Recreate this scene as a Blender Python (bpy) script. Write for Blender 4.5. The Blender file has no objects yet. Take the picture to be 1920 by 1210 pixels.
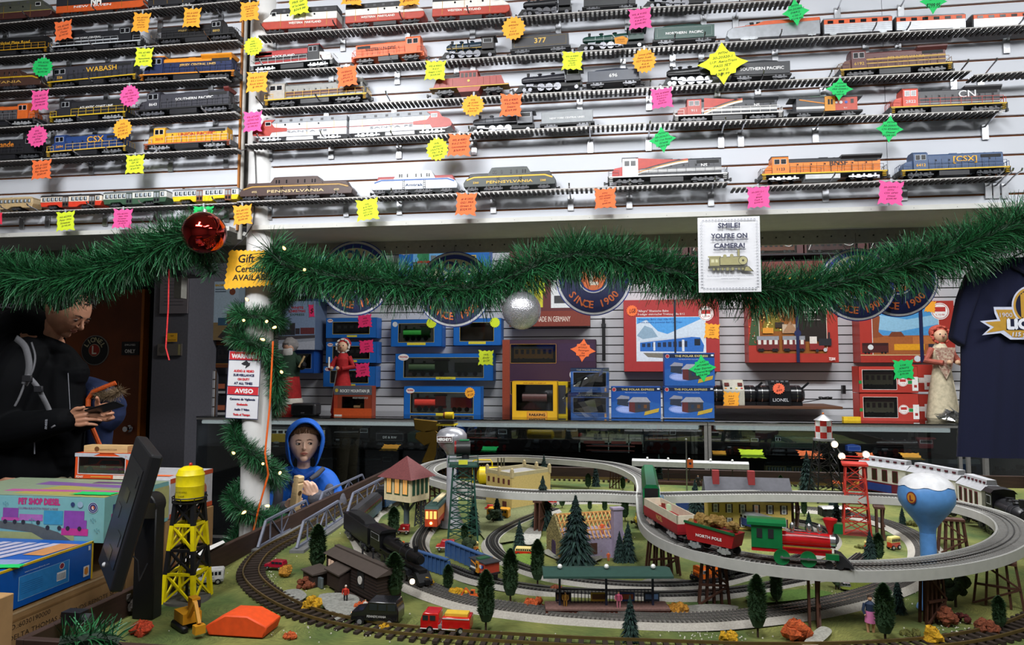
import bpy,bmesh,math,random
from mathutils import Vector,Matrix
random.seed(7)
PI=math.pi
sc=bpy.context.scene
COL=sc.collection
# -- camera
FPX=1280.0
TH=math.atan(0.14)
PT=math.atan(85/1280)
CAM=Vector((0,0,1.47))
FW=Vector((-math.sin(TH)*math.cos(PT),math.cos(TH)*math.cos(PT),math.sin(PT)))
RT=Vector((math.cos(TH),math.sin(TH),0))
UP=RT.cross(FW)
cd=bpy.data.cameras.new('camera');co=bpy.data.objects.new('camera',cd);COL.objects.link(co)
cd.sensor_width=36;cd.lens=24;cd.clip_start=.05;cd.clip_end=60
co.matrix_world=Matrix(((RT.x,UP.x,-FW.x,CAM.x),(RT.y,UP.y,-FW.y,CAM.y),(RT.z,UP.z,-FW.z,CAM.z),(0,0,0,1)))
sc.camera=co
# -- world, lights, exposure
wd=bpy.data.worlds.new('world');sc.world=wd;wd.use_nodes=True
wd.node_tree.nodes['Background'].inputs[0].default_value=(.62,.68,.8,1)
wd.node_tree.nodes['Background'].inputs[1].default_value=.13
sc.view_settings.view_transform='Standard';sc.view_settings.look='None'
sc.view_settings.exposure=0.0;sc.view_settings.gamma=1;sc.view_settings.use_curve_mapping=False
def area(name,loc,sx,sy,power,col=(1,.98,.95),rot=(0,0,0),spread=PI):
 l=bpy.data.lights.new(name,'AREA');l.shape='RECTANGLE';l.size=sx;l.size_y=sy
 l.energy=power;l.color=col;l.spread=spread
 o=bpy.data.objects.new(name,l);COL.objects.link(o);o.location=loc;o.rotation_euler=rot
 return o
CW=(.97,.985,1.0)
for x in(-1.6,.3,2.2):
 area('fluorescent_or_fill_light',(x,.6,3.5),.25,1.3,(72 if x<0 else 58)if x<2 else 42,CW)
for x in(-1.5,.4,2.3):
 area('fluorescent_or_fill_light',(x,.1,3.35),1.5,.3,15 if x<0 else 8,CW,(1.25,0,0),1.3)  # fill panels added to brighten the upper wall, not fixtures of the shop
for x in(-.2,1.9):
 area('fluorescent_or_fill_light',(x,4.0,3.5),1.5,.3,88,CW)
area('fluorescent_or_fill_light',(-2.6,4.2,3.5),1.2,.3,4,(1,.9,.78))
# -- pixel helpers (photo frame 1920x1210 -> room)
def ray(px,py):return FW+RT*((px-960)/FPX)-UP*((py-605)/FPX)
def P(px,py,z):
 r=ray(px,py);t=(z-CAM.z)/r.z;return CAM+r*t
def W(px,py,y):
 r=ray(px,py);t=y/r.y;return CAM+r*t
def V(px,py,x):
 r=ray(px,py);t=x/r.x;return CAM+r*t
 # -- materials
def lin(h):
 h=h.lstrip('#');h=h if len(h)==6 else ''.join(c+c for c in h);v=[int(h[i:i+2],16)/255 for i in(0,2,4)]
 return tuple((c/12.92 if c<=.04045 else((c+.055)/1.055)**2.4)for c in v)+(1,)
MC={}
def M(h,rough=.5,metal=0,emit=0,n=.12,scale=60,bump=0,h2=None,alpha=1,trans=0,coat=0,kind='noise',ior=1.45,sheen=0,spec=.5):
 k=(h,rough,metal,emit,n,scale,bump,h2,alpha,trans,coat,kind,ior,sheen,spec)
 if k in MC:return MC[k]
 m=bpy.data.materials.new('mat_'+h.strip('#'));m.use_nodes=True;MC[k]=m
 nt=m.node_tree;b=nt.nodes['Principled BSDF'];N=nt.nodes.new;L=nt.links.new
 b.inputs['Roughness'].default_value=rough;b.inputs['Metallic'].default_value=metal
 b.inputs['Alpha'].default_value=alpha;b.inputs['Transmission Weight'].default_value=trans
 b.inputs['Coat Weight'].default_value=coat;b.inputs['IOR'].default_value=ior
 b.inputs['Sheen Weight'].default_value=sheen;b.inputs['Specular IOR Level'].default_value=spec
 c1=lin(h);c2=lin(h2)if h2 else tuple(c*(1-n)for c in c1[:3])+(1,)
 if not h2:c1=tuple(min(1,c*(1+n*.4))for c in c1[:3])+(1,)
 if emit:
  b.inputs['Emission Color'].default_value=c1;b.inputs['Emission Strength'].default_value=emit
 tc=N('ShaderNodeTexCoord')
 if kind=='wood':
  mp=N('ShaderNodeMapping');mp.inputs['Scale'].default_value=(1,1,8);L(tc.outputs['Object'],mp.inputs[0]);src=mp.outputs[0]
 else:src=tc.outputs['Object']
 if kind=='voronoi':
  t=N('ShaderNodeTexVoronoi');fac=t.outputs['Distance']
 else:
  t=N('ShaderNodeTexNoise');fac=t.outputs['Fac'];t.inputs['Detail'].default_value=3
 t.inputs['Scale'].default_value=scale;L(src,t.inputs['Vector'])
 rp=N('ShaderNodeValToRGB');rp.color_ramp.elements[0].color=c2;rp.color_ramp.elements[1].color=c1
 rp.color_ramp.elements[0].position=.3;rp.color_ramp.elements[1].position=.7
 L(fac,rp.inputs[0]);L(rp.outputs[0],b.inputs['Base Color'])
 if bump:
  bp=N('ShaderNodeBump');bp.inputs['Strength'].default_value=bump;bp.inputs['Distance'].default_value=.002
  L(fac,bp.inputs['Height']);L(bp.outputs[0],b.inputs['Normal'])
 return m
def glass(tint='#dfe8e6',rough=.02,mix=.12):
 k=('glass',tint,rough,mix)
 if k in MC:return MC[k]
 m=bpy.data.materials.new('glass');m.use_nodes=True;MC[k]=m;nt=m.node_tree
 for q in list(nt.nodes):nt.nodes.remove(q)
 o=nt.nodes.new('ShaderNodeOutputMaterial');t=nt.nodes.new('ShaderNodeBsdfTransparent');g=nt.nodes.new('ShaderNodeBsdfGlossy')
 f=nt.nodes.new('ShaderNodeFresnel');f.inputs[0].default_value=1.45
 a=nt.nodes.new('ShaderNodeMath');a.operation='ADD';a.inputs[1].default_value=mix*.3
 x=nt.nodes.new('ShaderNodeMixShader');t.inputs[0].default_value=lin(tint);g.inputs['Roughness'].default_value=rough
 nt.links.new(f.outputs[0],a.inputs[0]);nt.links.new(a.outputs[0],x.inputs[0])
 nt.links.new(t.outputs[0],x.inputs[1]);nt.links.new(g.outputs[0],x.inputs[2]);nt.links.new(x.outputs[0],o.inputs[0])
 return m
 # -- glyphs (built-in font, read once)
GL={}
def load_glyphs():
 chars=[chr(i)for i in range(33,127)]
 obs=[]
 def mk(s):
  c=bpy.data.curves.new('g','FONT');c.body=s;c.size=1;c.resolution_u=2
  o=bpy.data.objects.new('g',c);COL.objects.link(o);return o
 hh=mk('HH');prs=[(ch,mk(ch),mk('H'+ch+'H'))for ch in chars]
 bpy.context.view_layer.update();dg=bpy.context.evaluated_depsgraph_get()
 def width(o):
  me=bpy.data.meshes.new_from_object(o.evaluated_get(dg));xs=[v.co.x for v in me.vertices]
  w=max(xs)-min(xs);bpy.data.meshes.remove(me);return w
 wh=width(hh)
 for ch,o,o3 in prs:
  me=bpy.data.meshes.new_from_object(o.evaluated_get(dg))
  GL[ch]=([(v.co.x,v.co.y)for v in me.vertices],[tuple(p.vertices)for p in me.polygons],width(o3)-wh)
  bpy.data.meshes.remove(me)
 for o in list(COL.objects):
  if o.type=='FONT':
   c=o.data;bpy.data.objects.remove(o);bpy.data.curves.remove(c)
 GL[' ']=([],[],.3)
load_glyphs()
def twidth(s):return sum(GL.get(c,GL['-'])[2]for c in s)
# -- mesh builder
class MB:
 def __init__(s):s.v=[];s.f=[];s.m=[];s.mats=[];s.X=None;s.cuts=[]
 def cut(s):s.cuts.append(len(s.f))
 def mi(s,m):
  if m not in s.mats:s.mats.append(m)
  return s.mats.index(m)
 def add(s,vs,fs,m):
  o=len(s.v);X=s.X
  for q in vs:
   q=Vector(q);s.v.append(X@q if X else q)
  i=s.mi(m)
  for f in fs:s.f.append(tuple(o+k for k in f));s.m.append(i)
  return s
 def box(s,x0,x1,y0,y1,z0,z1,m):
  return s.add([(x0,y0,z0),(x1,y0,z0),(x1,y1,z0),(x0,y1,z0),(x0,y0,z1),(x1,y0,z1),(x1,y1,z1),(x0,y1,z1)],[(0,3,2,1),(4,5,6,7),(0,1,5,4),(1,2,6,5),(2,3,7,6),(3,0,4,7)],m)
 def cb(s,c,d,m,R=None):
  x,y,z=d[0]/2,d[1]/2,d[2]/2;vs=[]
  for a in[(-x,-y,-z),(x,-y,-z),(x,y,-z),(-x,y,-z),(-x,-y,z),(x,-y,z),(x,y,z),(-x,y,z)]:
   q=Vector(a)
   if R:q=R@q
   vs.append(q+Vector(c))
  return s.add(vs,[(0,3,2,1),(4,5,6,7),(0,1,5,4),(1,2,6,5),(2,3,7,6),(3,0,4,7)],m)
 def prism(s,pts,y0,y1,m,ax='y'):
  """outline pts (a,b) extruded; ax y: (x,z) outline along y; ax x: (y,z) along x; ax z: (x,y) along z"""
  n=len(pts)
  mk={'y':lambda a,b,c:(a,c,b),'x':lambda a,b,c:(c,a,b),'z':lambda a,b,c:(a,b,c)}[ax]
  vs=[mk(a,b,y0)for a,b in pts]+[mk(a,b,y1)for a,b in pts]
  ar=sum(pts[i][0]*pts[(i+1)%n][1]-pts[(i+1)%n][0]*pts[i][1]for i in range(n))
  fs=[tuple(range(n)),tuple(range(2*n-1,n-1,-1))]+[(i,i+n,(i+1)%n+n,(i+1)%n)for i in range(n)]
  flip=(ar<0)!=(ax in 'xz')
  if flip:fs=[tuple(reversed(f))for f in fs]
  if y1<y0:fs=[tuple(reversed(f))for f in fs]
  return s.add(vs,fs,m)
 def tube(s,path,r,m,n=8,cap=True,closed=False):
  P_=[Vector(p)for p in path];k=len(P_);rr=r if isinstance(r,(list,tuple))else[r]*k
  vs=[];fs=[];pv=None
  for i,p in enumerate(P_):
   a=P_[i-1]if i or closed else P_[0];b=P_[(i+1)%k]if i<k-1 or closed else P_[-1]
   t=(b-a).normalized()if(b-a).length>1e-9 else Vector((0,0,1))
   if pv is None:
    q=Vector((0,0,1))if abs(t.z)<.9 else Vector((1,0,0));u=t.cross(q).normalized()
   else:
    u=(pv-t*pv.dot(t));u=u.normalized()if u.length>1e-6 else t.orthogonal().normalized()
   pv=u;w=t.cross(u)
   for j in range(n):
    an=2*PI*j/n;vs.append(p+(u*math.cos(an)+w*math.sin(an))*rr[i])
  for i in range(k if closed else k-1):
   i2=(i+1)%k
   for j in range(n):fs.append((i*n+j,i*n+(j+1)%n,i2*n+(j+1)%n,i2*n+j))
  if cap and not closed:fs+=[tuple(range(n-1,-1,-1)),tuple(range((k-1)*n,k*n))]
  return s.add(vs,fs,m)
 def bar(s,a,b,w,m,h=None):
  a=Vector(a);b=Vector(b);t=(b-a).normalized();q=Vector((0,0,1))if abs(t.z)<.95 else Vector((0,1,0))
  u=t.cross(q).normalized()*(w/2);v=u.cross(t).normalized()*((h or w)/2)
  vs=[a-u-v,a+u-v,a+u+v,a-u+v,b-u-v,b+u-v,b+u+v,b-u+v]
  return s.add(vs,[(0,1,2,3),(7,6,5,4),(0,4,5,1),(1,5,6,2),(2,6,7,3),(3,7,4,0)],m)
 def cyl(s,c,r,d,m,ax='z',n=16,r2=None):
  c=Vector(c);e={'x':Vector((1,0,0)),'y':Vector((0,1,0)),'z':Vector((0,0,1))}[ax]*(d/2)
  return s.tube([c-e,c+e],[r,r if r2 is None else r2],m,n)
 def lathe(s,prof,c,m,n=20,ax='z'):
  vs=[];fs=[];k=len(prof)
  for r,z in prof:
   for j in range(n):
    a=2*PI*j/n;x,y=r*math.cos(a),r*math.sin(a)
    q={'z':(x,y,z),'y':(x,z,y),'x':(z,x,y)}[ax]
    vs.append(Vector(c)+Vector(q))
  for i in range(k-1):
   for j in range(n):fs.append((i*n+j,i*n+(j+1)%n,(i+1)*n+(j+1)%n,(i+1)*n+j))
  fs+=[tuple(range(n-1,-1,-1)),tuple(range((k-1)*n,k*n))]
  if ax=='y':fs=[tuple(reversed(f))for f in fs]
  return s.add(vs,fs,m)
 def ball(s,c,r,m,n=12,sz=(1,1,1),jit=0,rnd=random):
  vs=[];fs=[];k=max(4,n//2)
  for i in range(k+1):
   ph=PI*i/k
   for j in range(n):
    a=2*PI*j/n;q=1+(rnd.uniform(-jit,jit)if jit else 0)
    vs.append((c[0]+r*q*sz[0]*math.sin(ph)*math.cos(a),c[1]+r*q*sz[1]*math.sin(ph)*math.sin(a),c[2]-r*q*sz[2]*math.cos(ph)))
  for i in range(k):
   for j in range(n):fs.append((i*n+j,i*n+(j+1)%n,(i+1)*n+(j+1)%n,(i+1)*n+j))
  return s.add(vs,fs,m)
 def quad(s,a,b,c,d,m):return s.add([a,b,c,d],[(0,1,2,3)],m)
 def text(s,st,o,size,m,al='c',right=(1,0,0),up=(0,0,1),fit=None,bold=0,italic=0,out=None):
  """lettering: o is the baseline point, fit = maximum width"""
  right=Vector(right);up=Vector(up);o=Vector(o);w=twidth(st)*size;kx=1
  if fit and w>0:kx=fit/w;w=fit
  x={'l':0,'c':-w/2,'r':-w}[al];offs=[(0,0)]if not bold else[(-bold,0),(bold,0),(0,bold),(0,-bold)]
  nrm=right.cross(up)
  for ch in st:
   vs,fs,ad=GL.get(ch,GL['-'])
   if vs:
    for qi,(dx,dy)in enumerate(offs):
     s.add([o+right*(x+(vx+vy*italic)*size*kx+dx)+up*(vy*size+dy)+nrm*(qi*.00002)for vx,vy in vs],fs,m)
   x+=ad*size*kx
  return s
 def build(s,name,parent=None,smooth=30,bev=0,seg=1,sub=0,label=None,solid=0):
  me=bpy.data.meshes.new(name);me.from_pydata([tuple(v)for v in s.v],[],s.f)
  for m in s.mats:me.materials.append(m)
  me.polygons.foreach_set('material_index',s.m);me.update()
  if smooth:
   me.polygons.foreach_set('use_smooth',[True]*len(me.polygons))
   if smooth<180:me.set_sharp_from_angle(angle=math.radians(smooth))
  o=bpy.data.objects.new(name,me);COL.objects.link(o)
  if parent:o.parent=parent
  if solid:d=o.modifiers.new('solid','SOLIDIFY');d.thickness=solid
  if bev:
   d=o.modifiers.new('bevel','BEVEL');d.width=bev;d.segments=seg;d.limit_method='ANGLE';d.angle_limit=.6
  if sub:d=o.modifiers.new('sub','SUBSURF');d.levels=sub;d.render_levels=sub
  if label:o['label']=label
  return o
def each(b,name,parent,k,**kw):
 """one object for every k primitives (as counted in b.cuts)"""
 fs=[0]+b.cuts
 for i in range(len(fs)-1):
  c=MB();c.mats=b.mats;f=b.f[fs[i]:fs[i+1]];ids=sorted({v for q in f for v in q});mp={v:n for n,v in enumerate(ids)}
  c.v=[b.v[v]for v in ids];c.f=[tuple(mp[v]for v in q)for q in f];c.m=b.m[fs[i]:fs[i+1]]
  if c.f:c.build(name,parent,**kw)
def tag(o,label,cat,group=None,kind=None):
 if label:o['label']=label
 if cat:o['category']=cat
 if group:o['group']=group
 if kind:o['kind']=kind
 return o
def attach(o,root):o.parent=root;o.matrix_parent_inverse=root.matrix_basis.inverted();return o
def T(name,label,cat,loc=(0,0,0),rz=0,group=None,rot=None,scale=1):
 o=bpy.data.objects.new(name,None);COL.objects.link(o);o.location=loc
 o.rotation_euler=rot if rot else(0,0,rz);o.scale=(scale,)*3;o.empty_display_size=.05
 return tag(o,label,cat,group)
def struct(o):o['kind']='structure';return o
def dup(root,loc,rz=None,label=None,group=None,scale=None,rot=None):
 r=root.copy();COL.objects.link(r);r.location=loc
 if rz is not None:r.rotation_euler=(0,0,rz)
 if rot is not None:r.rotation_euler=rot
 if scale is not None:r.scale=(scale,)*3 if not isinstance(scale,tuple)else scale
 if label:r['label']=label
 if group:r['group']=group
 for ch in list(root.children):
  c=ch.copy();COL.objects.link(c);c.parent=r
  for g in list(ch.children):
   d=g.copy();COL.objects.link(d);d.parent=c
 return r
def spline(pts,n=10,closed=False):
 P_=[Vector(p)for p in pts];k=len(P_);out=[]
 for i in range(k if closed else k-1):
  if closed:a,b,c,d=P_[i-1],P_[i],P_[(i+1)%k],P_[(i+2)%k]
  else:a,b,c,d=P_[max(i-1,0)],P_[i],P_[i+1],P_[min(i+2,k-1)]
  for j in range(n):
   t=j/n;out.append(.5*((2*b)+(c-a)*t+(2*a-5*b+4*c-d)*t*t+(3*b-a-3*c+d)*t**3))
 if not closed:out.append(P_[-1])
 return out
def resample(pts,step,closed=False):
 q=list(pts)+([pts[0]]if closed else[]);out=[];acc=0
 for a,b in zip(q,q[1:]):
  L_=(b-a).length;t=step-acc if out else 0
  if not out:out.append((a,(b-a).normalized()));t=step;acc=0
  while t<=L_:out.append((a+(b-a)*(t/L_),(b-a).normalized()));t+=step
  acc=L_-(t-step)if t-step>=0 else acc+L_
 return out
BLK=M('#141416',.45);DK=M('#1c1c20',.6);STEEL=M('#9a9ca0',.3,1);CHROME=M('#d8d8dc',.15,1)
SILV=M('#c4c6ca',.35,.7);WHT=M('#eceae6',.5);INK=M('#1b1b20',.7)
# == THE ROOM
YU=2.83
YL=6.0
YC=5.15
TZ=.78
fl=MB().box(-5.5,4.2,-2.2,6.6,-.05,0,M('#4b4c50',.9,n=.3,scale=90)).build('floor');struct(fl)
ce=MB().box(-5.5,4.2,-2.2,6.6,3.6,3.65,M('#c9c7c0',.9)).build('ceiling');struct(ce)
for nm,b in(('wall_left',(-5.6,-5.5,-2.2,6.6)),('wall_right',(4.2,4.3,-2.2,6.6)),('wall_rear',(-5.5,4.2,-2.3,-2.2))):
 o=MB().box(b[0],b[1],b[2],b[3],0,3.6,M('#8d8b88',.9)).build(nm);struct(o)
def slatwall(name,x0,x1,y,z0,z1,zg,m,core,pitch=.0762,th=.02,bev=.002):
 """boards with real grooves; zg is the height of one groove"""
 b=MB();b.box(x0,x1,y+.012,y+.012+th,z0,z1,core)
 k=math.floor((z0-zg)/pitch)
 z=zg+k*pitch
 while z<z1:
  a,c=max(z+.0045,z0),min(z+pitch-.0045,z1)
  if c-a>.004:b.box(x0,x1,y,y+.0125,a,c,m)
  z+=pitch
 o=b.build(name);return struct(o)
SLAT=M('#c6c9d0',.55,n=.04,scale=3);CORE=M('#a8622a',.8)
zg=W(600,405,YU).z;zb=W(600,427,YU).z;xs=W(489,200,YU).x;xl1=W(449,200,YU).x
slatwall('wall_upper',xs,W(1660,200,YU).x-.001,YU,zb,3.6,zg,SLAT,CORE)
slatwall('wall_upper',W(1660,200,YU).x+.001,3.0,YU,zb,3.6,zg,SLAT,CORE)
slatwall('wall_upper',-3.6,xl1,YU,zb,3.6,zg,SLAT,CORE)
edge=MB().box(xl1,xl1+.008,YU-.002,YU+.04,zb,3.6,M('#a5682c',.7)).build('trim_1');struct(edge)
bk=MB().box(-3.6,3.0,YU+.06,YU+.09,zb+.03,3.6,M('#77756f',.9)).build('wall_upper_back');struct(bk)
LED=M('#c9c8c2',.6,n=.06,scale=20)
zl=W(600,427,YU-.05).z
def ledge(x0,x1):
 b=MB().box(x0,x1,YU-.05,YU+.33,zl-.001,zl+.019,LED)
 x=x0+.08
 while x<x1:b.cyl((x,YU-.0505,zl+.008),.0015,.002,BLK,'y',6);x+=.155
 struct(b.build('trim_ledge',bev=.001))
ledge(-3.6,xl1-.004);ledge(xs,3.0)
pgm=M('#a5a297',.6)
pb=MB();pb.box(xs,2.6,YU+.30,YU+.315,zl-.062,zl-.001,pgm)
x=xs+.2
while x<2.3:pb.cyl((x,YU+.299,zl-.03),.0035,.004,BLK,'y',8);x+=.058
struct(pb.build('trim_perforated'))
pb=MB();pb.box(-3.0,xl1-.1,YU+.30,YU+.315,zl-.085,zl-.001,M('#77756e',.7))
x=-2.6
while x<xl1-.2:pb.cyl((x,YU+.299,zl-.03),.0035,.004,BLK,'y',8);x+=.058
struct(pb.build('trim_perforated'))
cx=W(479,800,YU+.02).x;cy=YU+.03
cb=MB();cb.lathe([(.062,0),(.062,W(479,288,cy).z),(.068,W(479,286,cy).z),(.068,3.6)],(cx,cy,0),M('#d9d8d6',.35,n=.08,scale=14,bump=.3),28)
struct(cb.build('trim_column'))
cb=MB();cb.tube([(cx-.098,cy-.01,3.6),(cx-.098,cy-.01,zb-.04)],.011,M('#a8a6a0',.5),10)
cb.tube([W(450,283,YU-.03),W(466,279,YU-.03),W(478,284,YU-.04),W(480,340,YU-.04),W(475,420,YU-.04),W(455,450,YU-.05),W(425,475,YU-.04)],.0022,M('#3c3a3c',.5),6)
tag(cb.build('cable'),'thin dark cable and grey conduit running down beside the white column','cable')
cb=MB();cb.tube([W(512,640,2.78),W(509,700,2.78),W(506,760,2.78),W(497,850,2.77),W(503,890,2.77),W(486,950,2.77),W(472,1010,2.76),W(468,1100,2.76)],.0042,M('#e2621c',.5),8)
tag(cb.build('extension_cord'),'orange extension cord hanging down the white column','cord')
slatwall('wall_back',W(345,600,YL).x,4.2,YL,0.9,2.6,.905,M('#c4c4c8',.5,n=.05,scale=3),M('#2a2018',.9))
b=MB().box(-5.5,4.2,YL+.04,YL+.12,0,3.6,M('#5c5a5c',.9)).build('wall_back_upper');struct(b)
yp=5.0
g1,g2=W(284,700,yp).x,W(350,700,yp).x
struct(MB().box(g1,g2,yp,YL+.04,0,3.6,M('#54535a',.8)).build('wall_pillar'))
d1,d2=W(120,700,5.3).x,W(268,700,5.3).x;dz=W(268,543,5.3).z
dr=MB().box(d1,d2,5.30,5.34,.02,dz,M('#7a3a10',.5,n=.15,scale=6,h2='#693008'));dr.box(d2-.012,d2+.012,5.27,5.345,.02,dz,M('#c06a14',.45))
door=dr.build('door_1');struct(door)
kb=MB();q=W(243,804,5.28);kb.lathe([(.0,-.06),(.022,-.058),(.028,-.04),(.02,-.02),(.012,-.01),(.03,-.004),(.03,.01)],q,CHROME,16,'y');kb.build('door_handle',door)
kb=MB();q=W(176,657,5.28);r=.128
kb.cyl((q.x,5.296,q.z),r,.008,M('#8a8a86',.5),'y',40);kb.cyl((q.x,5.291,q.z),r*.94,.008,M('#101014',.5),'y',40)
kb.cyl((q.x,5.287,q.z),r*.42,.006,M('#b0a890',.5),'y',30);kb.cyl((q.x,5.284,q.z),r*.38,.006,M('#a02818',.5),'y',30)
kb.text('L',(q.x,5.280,q.z-.032),.1,M('#e8e0d0',.6),bold=.002)
for i,ch in enumerate('LIONEL'):
 a=math.radians(150-24*i);rv=Vector((math.sin(a),0,-math.cos(a)));uv=Vector((math.cos(a),0,math.sin(a)))
 kb.text(ch,(q.x+uv.x*r*.55,5.286,q.z+uv.z*r*.55),.058,M('#b9b28c',.6),right=rv,up=uv,bold=.002)
kb.build('door_emblem',door)
kb=MB();a=W(227,641,5.28);c=W(258,666,5.28);kb.box(a.x,c.x,5.29,5.298,c.z,a.z,M('#16161a',.5))
kb.text('EMPLOYEES',((a.x+c.x)/2,5.288,a.z-.035),.022,WHT,fit=.1);kb.text('ONLY',((a.x+c.x)/2,5.288,c.z+.018),.045,WHT,fit=.095,bold=.001)
kb.build('door_sign',door)
struct(MB().box(-5.5,d1-.3,5.36,YL,0,3.6,M('#2c2b2e',.9)).build('wall_dark'))
struct(MB().box(d1-.3,g1,5.50,YL+.02,0,3.6,M('#14202c',.9)).build('wall_doorway'))
struct(MB().box(-4.6,g2-.02,4.98,5.4,W(100,512,5).z,W(100,470,5).z+.3,M('#35302f',.8)).build('trim_header'))
# == TRAIN BUILDERS (local: x along, -y to the viewer, z up, rail top at z=0)
def truck(root,x,L,mt,n=2,r=.009,W_=.05,bright=None,name='truck'):
 b=MB();y=-W_/2;k=L/(n*2)
 xs_=[x-L/2+L*(i+.5)/n for i in range(n)]
 for q in xs_:
  b.cyl((q,y+.004,r),r,.005,BLK,'y',14);b.cyl((q,-y-.004,r),r,.005,BLK,'y',10)
  b.cyl((q,y,r),r*.45,.006,mt,'y',8)
 b.box(x-L*.46,x+L*.46,y-.004,y,r*.75,r*1.25,mt)
 for i in range(n-1):
  c=(xs_[i]+xs_[i+1])/2;b.box(c-.006,c+.006,y-.005,y,r*.45,r*1.7,mt)
  b.bar((c-.006,y-.003,r*.5),(c-k*1.1,y-.003,r*1.3),.0022,mt);b.bar((c+.006,y-.003,r*.5),(c+k*1.1,y-.003,r*1.3),.0022,mt)
 b.box(x-L*.3,x+L*.3,y+.01,-y-.01,r*1.2,r*2.2,BLK)
 for q in xs_:b.box(q-.003,q+.003,y-.0045,y,r*1.1,r*1.9,mt)
 return b.build(name,root,smooth=40)
def coupler(b,x,sg,z=.012):
 b.box(min(x,x+sg*.012),max(x,x+sg*.012),-.004,.004,z-.003,z+.003,BLK)
 b.cb((x+sg*.014,0,z),(.007,.012,.012),BLK)
def rails_h(root,pts_x,y,z0,z1,col,lower=True):
 b=MB()
 for x in pts_x:b.bar((x,y,z0),(x,y,z1),.0013,col)
 b.bar((pts_x[0],y,z1),(pts_x[-1],y,z1),.0014,col)
 if lower:b.bar((pts_x[0],y,(z0+z1)/2),(pts_x[-1],y,(z0+z1)/2),.001,col)
 return b.build('handrail',root,smooth=0)
def frange(a,b,n):return[a+(b-a)*i/(n-1)for i in range(n)]
def hood(root,L,H,side=-1,body='#222',roof=None,cab=None,nose=None,stripe=None,sill='#1a1a1c',rail='#222',tr='#3a3a3e',text=None,tc='#ddd',num=None,cabw=.13,nosew=.09,flare=0,glassc='#d8dce0',ts=.3,tx=0,band=None,cabh=1.0,hh=.9,wides=True,low=None,fueltank='#222226',ext=None):
 """hood locomotive; side -1 puts the cab end on the left"""
 roof=roof or body;cab=cab or body;nose=nose or cab;s=-side
 B,R_,Cb,N_,S_=M(body,.4),M(roof,.45),M(cab,.4),M(nose,.4),M(sill,.5)
 wb=.031;wh=.023;X=lambda f:s*f*L
 def bx(b,f0,f1,y0,y1,z0,z1,m):a,c=sorted((X(f0),X(f1)));b.box(a,c,y0,y1,z0*H,z1*H,m)
 fr=MB();bx(fr,-.49,.49,-wb,wb,.245,.30,S_)
 bx(fr,-.14,.13,-wb+.003,wb-.003,.06,.24,M(fueltank,.4))
 for f in(-.485,.485):bx(fr,f-.008,f+.008,-wb,wb,.10,.31,S_)
 for f in(-.465,.465):
  for k in range(3):bx(fr,f-.014,f+.014,-wb-.001,-wb+.008,.09+.065*k,.105+.065*k,M(stripe or rail,.5))
 coupler(fr,X(-.49),-s if s>0 else 1,.013);coupler(fr,X(.49),s if s>0 else-1,.013)
 if stripe:bx(fr,-.485,.485,-wb-.0015,-wb,.262,.305,M(stripe,.5))
 if low:bx(fr,-.49,.49,-wb-.001,-wb,.235,.26,M(low,.5))
 fr.build('frame',root,smooth=0)
 c0=-.5+nosew+.03;c1=c0+cabw
 hd=MB();bx(hd,c1,.44,-wh,wh,.30,hh-.06,B)
 h0,h1=sorted((X(c1),X(.44)))
 hd.prism([(-wh,(hh-.06)*H),(wh,(hh-.06)*H),(wh*.7,hh*H),(-wh*.7,hh*H)],h0,h1,R_,'x')
 if roof!=body:bx(hd,c1+.001,.439,-wh-.0006,wh,hh-.17,hh-.055,R_)
 if band:
  for(z0,z1,bc)in band:bx(hd,c1,.441,-wh-.0012,-wh,z0,z1,M(bc,.45))
 nd=max(4,int(L/.035))
 for i in range(nd):
  f=c1+.01+(.42-c1)*i/nd;bx(hd,f,f+.002,-wh-.0009,-wh,.34,hh-.2,M('#0c0c0e',.6))
  if i%2:bx(hd,f+.006,f+.016,-wh-.0011,-wh,hh-.28,hh-.22,M('#101012',.6))
 bx(hd,.24,.42,-wh-.0012,-wh,hh-.2,hh-.09,M('#161618' if body!='#161618' else '#2a2a2e',.6))
 for f in(.1,.2,.3,.38):hd.cyl((X(f),0,hh*H+.001),.007,.005,M('#26262a',.5),'z',10)
 bx(hd,-.02,.05,-.008,.008,hh,hh+.05,R_)
 hd.build('hood',root,smooth=20)
 if flare:
  f_=MB();a,c=sorted((X(.44-flare),X(.45)))
  f_.prism([(-wh,(hh-.1)*H),(wh,(hh-.1)*H),(wb+.003,(hh+.0)*H),(wb+.003,(hh+.055)*H),(-wb-.003,(hh+.055)*H),(-wb-.003,hh*H)],a,c,M(ext or roof,.45),'x')
  f_.build('radiator',root,smooth=0)
 cbm=MB();a,c=sorted((X(c0),X(c1)))
 cw=wb-.001 if wides else wh+.002
 cbm.prism([(-cw,.30*H),(cw,.30*H),(cw,(cabh-.09)*H),(cw*.6,cabh*H),(-cw*.6,cabh*H),(-cw,(cabh-.09)*H)],a,c,Cb,'x')
 if roof!=cab:bx(cbm,c0-.003,c1+.003,-cw*.72,cw*.72,cabh-.035,cabh+.01,R_)
 if num:cbm.text(num,((a+c)/2,-cw-.0012,.42*H),.15*H,M(tc,.5),fit=min(c-a-.004,twidth(num)*.17*H),bold=.0003)
 co_=cbm.build('cab',root,smooth=20)
 wn=MB();g=M(glassc,.15,emit=0);dk=M('#121216',.2)
 wz0,wz1=(cabh-.32)*H,(cabh-.14)*H;n=2
 for i in range(n):
  q0=a+(c-a)*(.14+.4*i);q1=q0+(c-a)*.3
  wn.box(q0-.0012,q1+.0012,-cw-.0008,-cw,wz0-.0012,wz1+.0012,g);wn.box(q0,q1,-cw-.0013,-cw,wz0,wz1,dk);wn.cut()
 each(wn,'window',co_,2,smooth=0)
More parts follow.
